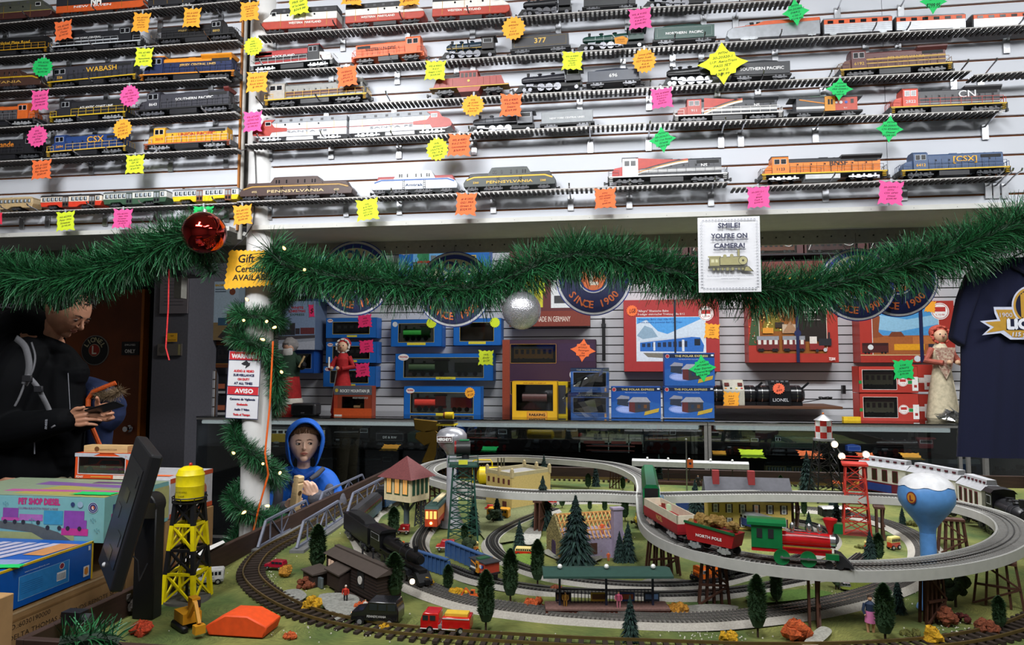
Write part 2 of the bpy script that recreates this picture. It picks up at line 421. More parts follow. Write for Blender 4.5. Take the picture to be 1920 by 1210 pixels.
 nm=MB();a,c=sorted((X(-.47),X(c0)));zt=.62
 o1,o2=(a,c)if side<0 else(c,a)
 if nose!='none' and nosew>.03:
  nm.prism([(X(c0),.30*H),(X(-.455),.30*H),(X(-.455),(zt-.12)*H),(X(-.435),zt*H),(X(c0),(zt+.05)*H)],-wh+.002,wh-.002,N_)
  nm.build('nose',root,smooth=20)
 hx=frange(X(c1+.01),X(.46),max(5,int(L/.045)));rails_h(root,hx,-wb+.0005,.31*H,.56*H,M(rail,.5))
 hx=[X(-.48),X(-.40)];rails_h(root,hx,-wb+.0005,.31*H,.52*H,M(rail,.5))
 e=MB();m=M(rail,.5)
 for f in(-.487,.487):
  for y in(-wb*.8,-wb*.25,wb*.25,wb*.8):e.bar((X(f),y,.30*H),(X(f),y,.53*H),.0014,m)
  e.bar((X(f),-wb*.8,.53*H),(X(f),wb*.8,.53*H),.0014,m);e.cut()
 each(e,'end_rail',root,1,smooth=0)
 nt=3 if L>.36 else 2
 for f in(-.31,.31):truck(root,X(f),L*.255,M(tr,.35,.3 if tr>'#a' else 0),nt,H*.105,.052)
 if text:
  t=MB();t.text(text,(X(.1+tx),-wh-.0019,(.33+.5*(hh-.42))*H),ts*H,M(tc,.5),bold=.0005,fit=min(L*.42,twidth(text)*ts*H*1.15));t.build('lettering',root,smooth=0)
def cabunit(root,L,H,side=-1,lower='#a03020',upper='#e6e2d8',top='#1c1c1e',nose=None,tr='#2a2a2e',text=None,tc='#eee',stripe=None,skirt=None):
 """streamlined full-width locomotive with one rounded nose"""
 s=side;w=.031;X=lambda f:s*f*L
 prof=[(-.49,.2),(.44,.2),(.485,.28),(.492,.42),(.47,.58),(.40,.70),(.375,.93),(.34,1.0),(-.49,1.0)]
 def sec(z0,z1):
  out=[]
  n=len(prof)
  for i in range(n):
   a,b=prof[i],prof[(i+1)%n]
   ina=z0<=a[1]<=z1
   if ina:out.append(a)
   if a[1]!=b[1]:
    for zz in sorted([z for z in(z0,z1)if min(a[1],b[1])<z<max(a[1],b[1])],reverse=a[1]>b[1]):
     t=(zz-a[1])/(b[1]-a[1]);out.append((a[0]+(b[0]-a[0])*t,zz))
  return[(X(p[0]),p[1]*H)for p in out]
 b=MB();b.prism(sec(.2,.5),-w,w,M(lower,.4));b.prism(sec(.5,.78),-w,w,M(upper,.4))
 b.prism(sec(.78,1.0),-w*.93,w*.93,M(top,.45))
 if stripe:b.prism(sec(.475,.515),-w-.0006,w+.0006,M(stripe,.4))
 coupler(b,X(-.49),-s);coupler(b,X(.485),s)
 bo=b.build('body',root,smooth=20,bev=.003,seg=2)
 if nose:
  q=MB();pr=[p for p in[(.31,.26),(.44,.26),(.49,.3),(.4965,.42),(.474,.585),(.403,.705),(.378,.9),(.345,.93),(.26,.93),(.30,.8),(.26,.6),(.13,.56),(.13,.42),(.29,.4)]]
  q.prism([(X(a),c*H)for a,c in pr],-w-.0015,w+.0015,M(nose,.4));q.build('nose',root,smooth=20)
 wn=MB();dk=M('#14161a',.2);a,c=sorted((X(.30),X(.36)))
 wn.box(a,c,-w-.0022,-w,.68*H,.84*H,M('#e0e0de',.4));wn.box(a+.002,c-.002,-w-.0028,-w,.70*H,.82*H,dk);wn.cut()
 for f in(-.2,0,.15):wn.cyl((X(f),-w,.70*H),.0042,.003,dk,'y',12);wn.cut()
 each(wn,'window',bo,1,smooth=30)
 d=MB()
 for f in(-.36,-.08,.24):d.box(X(f)-.0008,X(f)+.0008,-w-.001,-w,.26*H,.78*H,M('#b08a3a',.4,.6));d.cut()
 for f in frange(-.34,.2,6):d.box(X(f)-.006,X(f)+.006,-w*.93-.001,-w*.9,.84*H,.93*H,M('#4a4a4e',.5));d.cut()
 each(d,'body_trim',root,1,smooth=0)
 sk=MB();sk.box(-.14*L,.14*L,-w+.004,w-.004,.06*H,.2*H,M(skirt or '#232326',.4));sk.build('fuel_tank',root,smooth=0)
 for f in(-.31,.31):truck(root,X(f),L*.26,M(tr,.3,.4 if tr>'#a' else 0),3 if L>.38 else 2,H*.105,.054)
 if text:
  t=MB();t.text(text,(X(-.08),-w-.0016,.36*H),.12*H,M(tc,.5),bold=.0004,fit=L*.42);t.build('lettering',root,smooth=0)
def gg1(root,L,H,body='#4a3830',stripe='#c8a050',roof=None,text=None,tc='#d8b860',center=None,num=None,band=None):
 w=.03;b=MB();m=M(body,.4);rm=M(roof or body,.4)
 lo=[(-.49,.2),(.49,.2),(.497,.38),(.47,.54),(.40,.66),(-.40,.66),(-.47,.54),(-.497,.38)]
 b.prism([(x*L,z*H)for x,z in lo],-w,w,m)
 b.prism([(x*L,z*H)for x,z in[(-.485,.44),(.485,.44),(.455,.60),(.43,.80),(-.43,.80),(-.455,.60)]],-w*.6,w*.6,rm)
 coupler(b,-.49*L,-1);coupler(b,.49*L,1)
 bo=b.build('body',root,smooth=20,bev=.0025,seg=2)
 c=MB();c.prism([(x*L,z*H)for x,z in[(-.25,.6),(.25,.6),(.19,.99),(.15,1.0),(-.15,1.0),(-.19,.99)]],-w*.93,w*.93,M(center or body,.4))
 dk=M('#121216',.2)
 for f in(-.17,-.145,.145,.17,-.08,.08,.02):c.box(f*L-.003,f*L+.003,-w*.93-.001,-w*.9,.72*H,.87*H,dk)
 c.build('cab',root,smooth=20,bev=.002)
 if stripe:
  s=MB();pth=[(-.46,.50),(-.38,.605),(.38,.605),(.46,.50)]
  for(a,b2)in zip(pth,pth[1:]):s.bar((a[0]*L,-w-.0008,a[1]*H),(b2[0]*L,-w-.0008,b2[1]*H),.0012,M(stripe,.4),h=.06*H)
  s.build('stripe',root,smooth=0)
 if band:
  s=MB();s.prism([(x*L,z*H)for x,z in[(-.487,.3),(.487,.3),(.48,.48),(.42,.58),(-.42,.58),(-.48,.48)]],-w-.0008,-w,M(band,.4));s.build('band',root,smooth=0)
 d=MB()
 for f in(-.12,.12):
  for dx in(-.004,.004):d.bar((f*L+dx,-w-.002,.2*H),(f*L+dx,-w-.002,.6*H),.001,dk)
  for k in range(5):d.bar((f*L-.004,-w-.002,(.22+.08*k)*H),(f*L+.004,-w-.002,(.22+.08*k)*H),.001,dk)
 d.build('ladder',root,smooth=0)
 for f,n_,ll in((-.40,2,.14),(-.17,3,.22),(.11,3,.22),(.37,2,.14)):truck(root,f*L,L*ll,M('#34343a',.4),n_,H*.11,.052)
 if text:
  t=MB();t.text(text,(0,-w-.0022,.33*H),.16*H,M(tc,.5),bold=.0004,fit=L*(.5 if band is None else.2))
  if num:
   for f in(-.36,.36):t.text(num,(f*L,-w-.0022,.34*H),.12*H,M(tc,.5),bold=.0003)
  t.build('lettering',root,smooth=0)
def steam(root,L,H,side=-1,body='#1e2024',rod='#85868c',trim=None,cabc=None,big=3):
 s=side;X=lambda f:s*f*L;B=M(body,.35);Cb=M(cabc or body,.4);rd=M(rod,.25,.8);dk=M('#101012',.5)
 b=MB();r=.17*H
 zc=.58*H
 b.tube([(X(-.18),0,zc+.02*H),(X(.12),0,zc),(X(.36),0,zc),(X(.40),0,zc)],[r*1.12,r*1.0,r*.92,r*.7],B,20)
 b.cyl((X(.405),0,zc),r*.55,.004,dk,'x',14)
 for f in(-.1,.02,.13,.24):b.cyl((X(f),0,zc),r*1.04,.0025,M(trim or '#2c2e32',.4),'x',20)
 b.build('boiler',root,smooth=40)
 d=MB();d.cyl((X(.32),0,zc+r*1.35),r*.3,r*.9,dk,'z',12,r*.38);d.build('smokestack',root,smooth=40);d=MB()
 d.lathe([(.3*r,0),(.42*r,.3*r),(.3*r,.55*r),(0.01,.62*r)],(X(.16),0,zc+r*.85),B,12);d.cut();d.lathe([(.4*r,0),(.42*r,.3*r),(.25*r,.55*r),(0.01,.6*r)],(X(-.02),0,zc+r*.85),B,12);d.cut()
 each(d,'dome',root,1,smooth=40)
 c=MB();a,e=sorted((X(-.40),X(-.2)));c.box(a,e,-.026,.026,.36*H,.88*H,Cb)
 a2,e2=sorted((X(-.44),X(-.18)));c.prism([(-.03,.86*H),(.03,.86*H),(.022,.93*H),(0,.955*H),(-.022,.93*H)],a2,e2,Cb,'x')
 c.box(a+.006,e-.006,-.0265,-.02,.62*H,.80*H,M('#c8ccd0',.3));c.box(a+.008,e-.008,-.027,-.02,.635*H,.79*H,dk)
 c.build('cab',root,smooth=0)
 f=MB();f.box(min(X(-.42),X(.44)),max(X(-.42),X(.44)),-.012,.012,.2*H,.36*H,dk)
 f.box(min(X(-.2),X(.40)),max(X(-.2),X(.40)),-.027,-.021,.42*H,.445*H,M(trim or body,.4))
 f.prism([(X(.40),.06*H),(X(.49),.02*H),(X(.49),.10*H),(X(.43),.3*H),(X(.40),.3*H)],-.02,.02,dk)
 f.cyl((X(.30),-.024,.24*H),.085*H,.085*L,M('#3a3c40',.3,.5),'x',12)
 coupler(f,X(.48),s);f.build('frame',root,smooth=30)
 w=MB();R=.16*H;st=.72*R*2.15/L
 xs_=[.14-i*2.15*R/L for i in range(big)]
 def spk(x,rr):
  cy=-.025
  w.lathe([(rr*.86,-.002),(rr,-.002),(rr,.002),(rr*.86,.002)],(X(x),cy,rr),rd,20,'y')
  w.cyl((X(x),cy,rr),rr*.2,.005,rd,'y',10)
  for k in range(8):
   an=PI*k/8*2;w.bar((X(x),cy,rr),(X(x)+math.cos(an)*rr*.9,cy,rr+math.sin(an)*rr*.9),.0011,rd)
  w.cut();w.cyl((X(x),.022,rr),rr*.95,.004,dk,'y',14);w.cut()
 for x in xs_:spk(x,R)
 for x in(.37,.29):spk(x,R*.52)
 if big<4:spk(-.34,R*.5)
 each(w,'wheel',root,1,smooth=40)
 q=MB();q.bar((X(xs_[0]),-.03,R*.8),(X(xs_[-1]),-.03,R*.8),.003,rd,h=.0035);q.bar((X(.28),-.031,R*1.3),(X(xs_[1]),-.031,R*.8),.003,rd)
 q.box(min(X(.24),X(.34)),max(X(.24),X(.34)),-.033,-.025,.2*H,.30*H,rd);q.build('rods',root,smooth=0)
def tender(root,L,H,body='#1e2024',text=None,tc='#ddd',border=None,ts=.3,load=None):
 w=.028;b=MB();m=M(body,.4);b.box(-.46*L,.46*L,-w,w,.28*H,.86*H,m);b.box(-.49*L,.49*L,-w*.9,w*.9,.2*H,.3*H,M('#141416',.5))
 b.prism([(-.40*L,.84*H),(.30*L,.84*H),(.26*L,.95*H),(.05*L,1.0*H),(-.3*L,.95*H)],-w*.7,w*.7,M(load or body,.8))
 coupler(b,-.49*L,-1);coupler(b,.49*L,1)
 if border:
  bm=M(border,.5);e=-w-.0006
  for z in(.36,.78):b.box(-.42*L,.42*L,e-.0004,e+.0006,z*H-.0005,z*H+.0005,bm)
  for x in(-.42,.42):b.box(x*L-.0005,x*L+.0005,e-.0004,e+.0006,.36*H,.78*H,bm)
 b.build('body',root,smooth=0,bev=.0015)
 for f in(-.29,.29):truck(root,f*L,L*.26,M('#55565a',.35,.4),2,H*.125,.05)
 if text:
  t=MB();t.text(text,(0,-w-.0014,.48*H),ts*H,M(tc,.5),bold=.0005,fit=min(L*.72,twidth(text)*ts*H*1.1));t.build('lettering',root,smooth=0)
def trolley(root,L,H,lower='#d03c24',upper='#e8e0d0',roof='#2a2a2e',door='#4a3a32',doors=(-.08,.34),pole=True):
 w=.028;b=MB();lm=M(lower,.4);um=M(upper,.45)
 b.prism([(x*L,z*H)for x,z in[(-.47,.2),(-.38,.2),(-.36,.3),(-.22,.3),(-.18,.14),(.1,.14),(.15,.3),(.30,.3),(.33,.2),(.47,.2),(.49,.5),(-.49,.5)]],-w,w,lm)
 b.prism([(x*L,z*H)for x,z in[(-.49,.5),(.49,.5),(.485,.86),(-.485,.86)]],-w,w,um)
 bo=b.build('body',root,smooth=20,bev=.0015)
 r=MB();r.prism([(-.49*L,.86*H),(.49*L,.86*H),(.46*L,.96*H),(-.46*L,.96*H)],-w-.0015,w+.0015,M(roof,.5));r.prism([(-.4*L,.95*H),(.4*L,.95*H),(.37*L,1.0*H),(-.37*L,1.0*H)],-w*.5,w*.5,M(roof,.5))
 for f in(-.3,-.1,.1,.28):r.box(f*L-.006,f*L+.006,-.008,.008,1.0*H,1.03*H,M(roof,.5))
 r.build('roof',root,smooth=0)
 wn=MB();dk=M('#30363c',.15);n=max(8,int(L/.022));ds=[d*L for d in doors]
 for i in range(n):
  x=-.46*L+.92*L*(i+.5)/n;hw=.92*L/n*.38
  if any(abs(x-d)<.055*L for d in ds):continue
  wn.box(x-hw,x+hw,-w-.0008,-w,.56*H,.80*H,dk);wn.box(x-hw*.2,x+hw*.8,-w-.0012,-w,.60*H,.78*H,M('#b8c0c8',.15));wn.cut()
 each(wn,'window',bo,1,smooth=0)
 for d in ds:
  q=MB();q.box(d-.047*L,d+.047*L,-w-.002,-w,.16*H,.84*H,M(door,.5))
  for k in(-.022,.022):q.box(d+k*L-.016*L,d+k*L+.016*L,-w-.0026,-w,.5*H,.78*H,M('#9aa0a4',.2));q.box(d+k*L-.016*L,d+k*L+.016*L,-w-.0026,-w,.24*H,.42*H,M('#15151a',.3))
  q.build('door',root,smooth=0)
 for f in(-.29,.23):truck(root,f*L,L*.15,M('#3c3c40',.4),2,H*.12,.05)
 if pole:
  p=MB();p.bar((0,0,1.02*H),(-.36*L,0,1.10*H),.0012,BLK);p.bar((-.06*L,-.004,1.02*H),(.1*L,-.004,1.08*H),.0012,BLK);p.cb((-.38*L,0,1.1*H),(.01,.003,.003),BLK);p.build('trolley_pole',root,smooth=0)
def centercab(root,L,H,body='#9a3c34',stripe='#d8b040',tr='#3a3a3e'):
 w=.03;b=MB();m=M(body,.4)
 b.prism([(x*L,z*H)for x,z in[(-.49,.3),(.49,.3),(.49,.36),(.44,.36),(.40,.72),(-.40,.72),(-.44,.36),(-.49,.36)]],-w*.9,w*.9,m)
 b.prism([(x*L,z*H)for x,z in[(-.12,.1),(.12,.1),(.15,.3),(-.15,.3)]],-w*.9,w*.9,m);b.box(-.49*L,.49*L,-w*.9-.001,w*.9,.30*H,.335*H,M(stripe,.5))
 for x in(-.36,-.28,-.2,.18,.26,.34):b.box(x*L,x*L+.001,-w*.9-.0008,-w*.9,.38*H,.68*H,M('#5c2420',.5))
 coupler(b,-.49*L,-1);coupler(b,.49*L,1);b.build('body',root,smooth=20,bev=.001)
 c=MB();c.box(-.11*L,.11*L,-w*.92,w*.92,.36*H,.95*H,m);c.box(-.12*L,.12*L,-w,w,.93*H,.99*H,m)
 for i in range(4):c.box((-.095+.05*i)*L,(-.06+.05*i)*L,-w*.92-.001,-w*.9,.72*H,.90*H,M('#24100e',.3))
 c.cyl((0,-w*.92-.001,.56*H),.0055,.002,M('#d8b040',.4),'y',14);c.build('cab',root,smooth=0)
 for f in(-.3,.3):truck(root,f*L,L*.26,M(tr,.4),2,H*.12,.05)
def coach(root,L,H,lower='#b8bcc2',upper='#d85a28',n=6,rnd=True,roofc='#9a9ea4'):
 w=.029;b=MB();b.box(-.49*L,.49*L,-w,w,.14*H,.62*H,M(lower,.3,.4));b.box(-.49*L,.49*L,-w*.99,w*.99,.62*H,.86*H,M(upper,.4))
 b.prism([(-w,.86*H),(w,.86*H),(w*.6,1.0*H),(-w*.6,1.0*H)],-.49*L,.49*L,M(roofc,.3,.5),'x')
 for z in(.24,.34,.44,.54):b.box(-.49*L,.49*L,-w-.0006,-w,z*H,z*H+.0006,M('#8a8e94',.3,.5))
 b.box(-.505*L,-.49*L,-w*.8,w*.8,.2*H,.9*H,BLK);b.box(.49*L,.505*L,-w*.8,w*.8,.2*H,.9*H,BLK)
 bo=b.build('body',root,smooth=20)
 wn=MB()
 for i in range(n):x=-.40*L+.8*L*i/(n-1);wn.box(x-.04*L,x+.04*L,-w-.001,-w,.65*H,.80*H,M('#16181c',.15));wn.cut()
 each(wn,'window',bo,1,smooth=0)
 for f in(-.36,.36):truck(root,f*L,L*.11,M('#b0b4b8',.3,.6),2,H*.1,.052)
def aero(root,L,H):
 w=.029;b=MB();lo=M('#c0c4ca',.22,.6)
 b.prism([(x*L,z*H)for x,z in[(.49,.14),(-.47,.14),(-.5,.3),(-.49,.55),(-.44,.68),(-.3,.72),(.49,.8)]],-w,w,lo)
 b.prism([(x*L,z*H)for x,z in[(-.42,.70),(.49,.70),(.49,.95),(-.1,.92),(-.18,.80)]],-w*.96,w*.96,M('#cf5a2a',.4));b.box(.488*L,.5*L,-w*.8,w*.8,.2*H,.9*H,BLK)
 b.build('body',root,smooth=25,bev=.003,seg=2)
 c=MB();c.prism([(x*L,z*H)for x,z in[(-.31,.7),(-.10,.8),(.2,.9),(.1,.95),(-.08,1.0),(-.2,1.0),(-.29,.85)]],-w*.7,w*.7,lo)
 for i in range(3):c.box((-.25+.07*i)*L,(-.20+.07*i)*L,-w*.7-.001,-w*.6,.80*H,.94*H,M('#26282c',.2))
 c.build('cab',root,smooth=20,bev=.002);truck(root,-.26*L,L*.2,M('#c8ccd0',.25,.7),3,H*.12,.053);truck(root,.40*L,L*.09,M('#c8ccd0',.25,.7),1,H*.12,.053)
def caboose(root,L,H):
 w=.029;b=MB();b.box(-.40*L,0,-w,w,.3*H,.88*H,M('#4a4c52',.4));b.box(.08*L,.42*L,-w,w,.3*H,.88*H,M('#b84430',.4));b.box(-.49*L,.49*L,-w,w,.22*H,.3*H,DK)
 b.box(-.4*L,0,-w-.0008,-w,.40*H,.50*H,WHT);b.bar((-.36*L,-w-.001,.82*H),(-.02*L,-w-.001,.62*H),.001,M('#d8862a',.5),h=.004);coupler(b,-.49*L,-1);coupler(b,.49*L,1);b.build('body',root,smooth=0)
 c=MB();c.box(-.02*L,.12*L,-w-.005,w+.005,.27*H,.92*H,M('#d08a24',.45));c.box(.02*L,.045*L,-w-.006,w,.55*H,.78*H,DK);c.box(.06*L,.085*L,-w-.006,w,.55*H,.78*H,DK);c.build('bay_window',root,smooth=0)
 r=MB();r.box(-.49*L,.49*L,-w-.002,w+.002,.88*H,.93*H,M('#3a3c40',.5));r.box(-.2*L,.02*L,-w*.7,w*.7,.93*H,1.0*H,M('#2c5a3c',.5));r.build('roof',root,smooth=0)
 t=MB();t.text('911',(.26*L,-w-.001,.36*H),.1*H,WHT);t.box(.33*L,.37*L,-w-.0012,-w,.6*H,.78*H,M('#1a1a1e',.4));t.cyl((.14*L,-w,.65*H),.0045,.002,WHT,'y',12);t.cyl((.2*L,-w,.65*H),.006,.002,WHT,'y',12);t.cyl((.27*L,-w,.65*H),.006,.002,M('#2858b8',.4),'y',6);t.build('emblem',root,smooth=0)
 for f in(-.3,.3):truck(root,f*L,L*.2,M('#44464a',.4),2,H*.12,.05)
 # -- placing on the wall shelves
YF=YU-.088
def on_shelf(x0,x1,b0,b1,ty_,name,label,cat,group,fn,**kw):
 a=W(x0,b0,YF);c=W(x1,b1,YF);L_=(c-a).length;tl=math.atan2(c.z-a.z,c.x-a.x)
 mx=(x0+x1)/2;mb=(b0+b1)/2;ct=(W(mx,ty_,YF).z-W(mx,mb,YF).z)*(1.18 if fn is trolley else 1.09)
 m=(a+c)/2;m.y=YF+.032
 r=T(name,label,cat,m,group=group,rot=(0,-tl,0));fn(r,L_,ct,**kw);return r
LG='model locomotives on the wall shelves'
def loco(*a,fn=hood,name='model_locomotive',cat='model locomotive',**k):
 return on_shelf(*a[:5],name,a[5],cat,LG,fn,**k)
 # ---- left bay
loco(-60,97,50,38,5,'olive green streamlined locomotive with maroon skirt on the topmost shelf at the left edge',fn=cabunit,side=1,lower='#4a2a28',upper='#4e5046',top='#4a4c42',stripe='#a89a50')
nh=loco(102,272,34,21,-14,'orange and black electric locomotive with big white letters, top left shelf',fn=cabunit,side=1,lower='#d25a28',upper='#2a2a30',top='#26262a',text='NEW HAVEN',stripe='#2a2a30')
q=MB();qo=W(180,8,YF-.004);q.text('NH',qo,.045,WHT,bold=.002,fit=.055);attach(q.build('painted_letters'),nh)
loco(275,366,20,12,-20,'black locomotive with silver running gear beside the orange electric one on the top left shelf',fn=cabunit,side=1,lower='#2c2c30',upper='#3a3a3e',top='#222',tr='#b8babc')
loco(368,470,10,2,-30,'black locomotive at the right end of the top left shelf, cut by the picture edge',fn=cabunit,side=1,lower='#222226',upper='#2e2e34',top='#222')
loco(-75,90,110,99,70,'black and gold diesel with gold handrails at the left end of the second shelf',side=-1,body='#1b1b1d',rail='#c8961e',stripe='#c8961e',text='Nickel Plate Road',tc='#d8a830',ts=.2,hh=.95)
loco(90,266,100,87,55,'black diesel with silver lightning stripe under the red-orange price star',side=1,body='#202126',stripe='#c8ccd0',rail='#9a9ca0',flare=.3,band=[(.44,.50,'#b8bcc2')],text='NEW YORK CENTRAL',tc='#d0d0d0',ts=.12)
loco(290,443,84,72,41,'plain black switcher with small gold lettering on the second shelf beside the pipe',side=1,body='#1c1c1f',rail='#2c2c30',nosew=.16,cabw=.13,hh=.86,text='PENNSYLVANIA',tc='#b89a50',ts=.12,num='8893',wides=False)
loco(-70,76,174,166,133,'brown streamlined electric locomotive at the left end of the third shelf',fn=gg1,body='#4a332c',stripe='#c8a020',text='SYLVANIA',tc='#c8a050')
loco(86,257,167,151,119,'charcoal diesel with a yellow line and big gold capitals on the third shelf',side=-1,body='#3a3a42',stripe='#d8b020',text='WABASH',tc='#d8a838',ts=.3,nosew=.03,cabw=.16,cabh=.95,hh=.95,wides=False,num='556')
loco(258,442,155,146,105,'orange and dark blue diesel with long hood on the third shelf left of the pipe',side=-1,body='#222c50',roof='#e08a1c',cab='#222c50',rail='#26305a',stripe='#e08a1c',flare=.3,text='JERSEY CENTRAL LINES',tc='#d8b060',ts=.12,ext='#e08a1c')
loco(-80,68,242,234,198,'orange and charcoal diesel at the left end of the fourth shelf',side=1,body='#4c4c50',roof='#d8672a',cab='#d8672a',nose='#d8672a',tr='#b0b2b4',rail='#7a7a7e',text='CARDINAL',ts=.12)
loco(90,237,233,222,186,'black diesel with yellow handrails and yellow sill on the fourth shelf',side=-1,body='#2a2a2e',rail='#d8b428',stripe='#d8b428',tr='#8a8c90',text='ATLANTIC COAST LINE',ts=.13,nosew=.12)
loco(250,438,221,207,170,'grey diesel with a dark red end and white lettering on the fourth left shelf',side=-1,body='#3c3c44',rail='#4a4a50',text='SOUTHERN PACIFIC',ts=.15,num='8643',tr='#55565c',nosew=.1,ext='#6a2c28',flare=.04)
loco(-70,82,304,297,260,'black diesel with orange lettering at the left end of the fifth shelf',side=1,body='#26262a',rail='#34343a',text='Rio Grande',tc='#e08a2c',ts=.34,tr='#44464a')
loco(84,238,298,286,251,'blue diesel with yellow lettering and yellow handrails on the fifth shelf',side=-1,body='#28427a',rail='#e0b84c',stripe='#e0b84c',text='CSX',tc='#e0a02c',ts=.36,num='2694',tr='#6a6c70',nosew=.08)
loco(267,433,284,275,238,'yellow and grey diesel with red lettering and open grey railings on the fifth shelf',side=-1,body='#e8a82c',roof='#77787c',nose='#e8a82c',rail='#b8b8ba',stripe='#b85a30',tr='#8c8e92',text='UNION PACIFIC',tc='#b83828',ts=.2,num='2019',sill='#6a6a6e')
TRG='model trolleys on the lowest left shelf'
def trol(x0,x1,b0,b1,tp,label,**k):return on_shelf(x0,x1,b0,b1,tp,'model_trolley',label,'model trolley',TRG,trolley,**k)
trol(-60,61,399,394,374,'plain tan trolley car at the left end of the lowest left shelf',lower='#c0a478',upper='#c8b088',roof='#c8b088',doors=())
trol(72,190,394,390,368,'red trolley car with cream window band and dark roof',lower='#d8402a',upper='#e6d8c8',roof='#2c2a2c')
trol(190,312,390,384,361,'dark green trolley car with white window band',lower='#3c5a44',upper='#dcdcd4',roof='#6a7070',door='#3c4a40')
trol(320,447,384,379,356,'yellow trolley car with silver roof and brown doors beside the pipe',lower='#e8c820',upper='#e0e2e4',roof='#8a8e94',door='#7a4a34')
# ---- right bay, top rows
for a,sd,lb in(((488,632,66,58,17),-1,'leftmost striped black, white and red diesel, nose to the left,'),((645,797,53,42,6),1,'middle striped black, white and red diesel'),((808,957,41,33,-8),1,'striped black, white and red diesel beside the black steam engine')):
 loco(*a,lb+' on the top shelf',fn=cabunit,side=sd,lower='#b04030',upper='#e4e0d8',top='#202024',text='WESTERN  MARYLAND',tc='#f0ece4')
def stm(*a,**k):return loco(*a,fn=steam,name='model_steam_engine',cat='model steam engine',**k)
def tnd(*a,**k):return loco(*a,fn=tender,name='model_tender',cat='model tender',**k)
stm(970,1080,29,22,-14,'black steam engine with spoked wheels beside the striped diesels at the top edge',body='#1c1c20')
tnd(1090,1196,20,14,-10,'dark grey tender behind the topmost steam engine',body='#303234')
stm(1205,1345,13,7,-28,'dark blue steam engine with silver rods at the picture\'s top edge',body='#1c2438')
loco(467,626,136,122,88,'red black and white switcher with striped sill and silver trucks',side=1,body='#1e1e22',roof='#a02c2c',cab='#1e1e22',nose='#e0dcd6',rail='#c8c8c8',band=[(.36,.44,'#a83030'),(.64,.8,'#a83030')],stripe='#d8d8d8',text='ROCK ISLAND',ts=.13,tr='#c8cacc',nosew=.15)
loco(658,796,121,108,73,'plain orange end-cab switcher locomotive',side=1,body='#e4622a',rail='#e4622a',sill='#e4622a',nosew=.03,cabw=.2,text='WESTERN PACIFIC',tc='#2a2020',ts=.15,hh=.84,wides=False,tr='#26262a')
stm(825,936,110,103,68,'small dark blue and black steam engine with gold trim and red cab window',body='#20303c',cabc='#2a2422',trim='#b89a50')
tnd(955,1071,103,94,62,'black tender with yellow number three seven seven',body='#36363a',text='377',tc='#d8b050',ts=.34,border='#a89050')
stm(1080,1222,94,84,52,'dark green steam engine with an orange string tag hanging on it',body='#1c4038',trim='#8a9a98')
tnd(1223,1345,85,78,45,'dark green tender with white spaced capitals and a white border',body='#244a42',text='NORTHERN  PACIFIC',border='#b8c4c0',ts=.16,load='#1c3a34')
loco(1363,1541,79,68,37,'silver streamlined train engine with an orange band above its windows',fn=aero)
for a,lb in(((1545,1675,68,61,31),'first silver and orange coach behind the streamlined engine'),((1681,1813,61,55,27),'second silver and orange coach, middle of the streamlined train'),((1826,1960,54,47,22),'third silver and orange coach at the right picture edge')):
 on_shelf(*a,'model_coach',lb,'model coach','coaches of the silver and orange train',coach)
loco(492,690,201,187,153,'grey diesel with yellow sill and maroon band on the shelf beside the pipe',side=-1,body='#8a8a86',cab='#a8a096',nose='#5c3228',rail='#d8a828',stripe='#e0b020',band=[(.42,.6,'#5c3228')],flare=.24,nosew=.02,cabw=.16,tr='#34343a')
loco(803,955,180,170,135,'brick red centre-cab locomotive with a thin yellow line',fn=centercab)
stm(965,1103,173,163,128,'black steam engine with bright spoked wheels on the third shelf',body='#26262e')
tnd(1098,1203,164,157,128,'blue-black tender numbered six nine six',body='#303644',text='696',ts=.26)
stm(1243,1345,160,154,115,'black steam engine half hidden behind the large yellow price star',body='#1e1e20',big=4)
tnd(1372,1487,152,147,113,'black tender with white railroad lettering right of the large yellow price star',body='#303236',text='SOUTHERN PACIFIC',ts=.2)
loco(1573,1790,146,132,91,'long maroon-brown diesel with gold stripes and gold number',side=-1,body='#5c3230',rail='#8a6a40',stripe='#d8b040',band=[(.46,.50,'#b89038'),(.60,.65,'#b89038')],text='PENNSYLVANIA',tc='#c8a048',ts=.15,flare=.25,num='6192')
loco(472,651,268,260,223,'silver and red warbonnet diesel with nose to the left beside the pipe',fn=cabunit,side=-1,lower='#d8d8dc',upper='#d0d2d6',top='#8e9298',nose='#a8382e',stripe='#a8382e',tr='#c4c6ca',text='SANTA FE',tc='#8a8e94',skirt='#d8d8dc')
loco(652,848,260,249,213,'silver and red warbonnet diesel with nose to the right, coupled to its twin',fn=cabunit,side=1,lower='#d8d8dc',upper='#d0d2d6',top='#8e9298',nose='#a8382e',stripe='#a8382e',tr='#c4c6ca',text='SANTA FE',tc='#8a8e94',skirt='#d8d8dc')
stm(873,1012,251,243,208,'silver-grey steam engine with bright rods on the fourth shelf',body='#585a60',cabc='#66686e')
tnd(1011,1116,243,237,205,'light grey tender coupled behind the silver-grey steam engine',body='#8c9094',text='NEW YORK CENTRAL LINES',ts=.12)
ns2=loco(1262,1471,230,222,184,'red and charcoal diesel left of the small caboose with a yellow bay',side=-1,body='#3c3e44',cab='#b03c30',nose='#b03c30',rail='#e8e4e0',stripe='#e8e4e0',band=[(.42,.55,'#c8c8c8')],text='NS',ts=.16,tx=.16,num='911',nosew=.1,tr='#44464c',flare=.2)
on_shelf(1480,1620,222,217,181,'model_caboose','red and grey caboose with a yellow bay window','model caboose',LG,caboose)
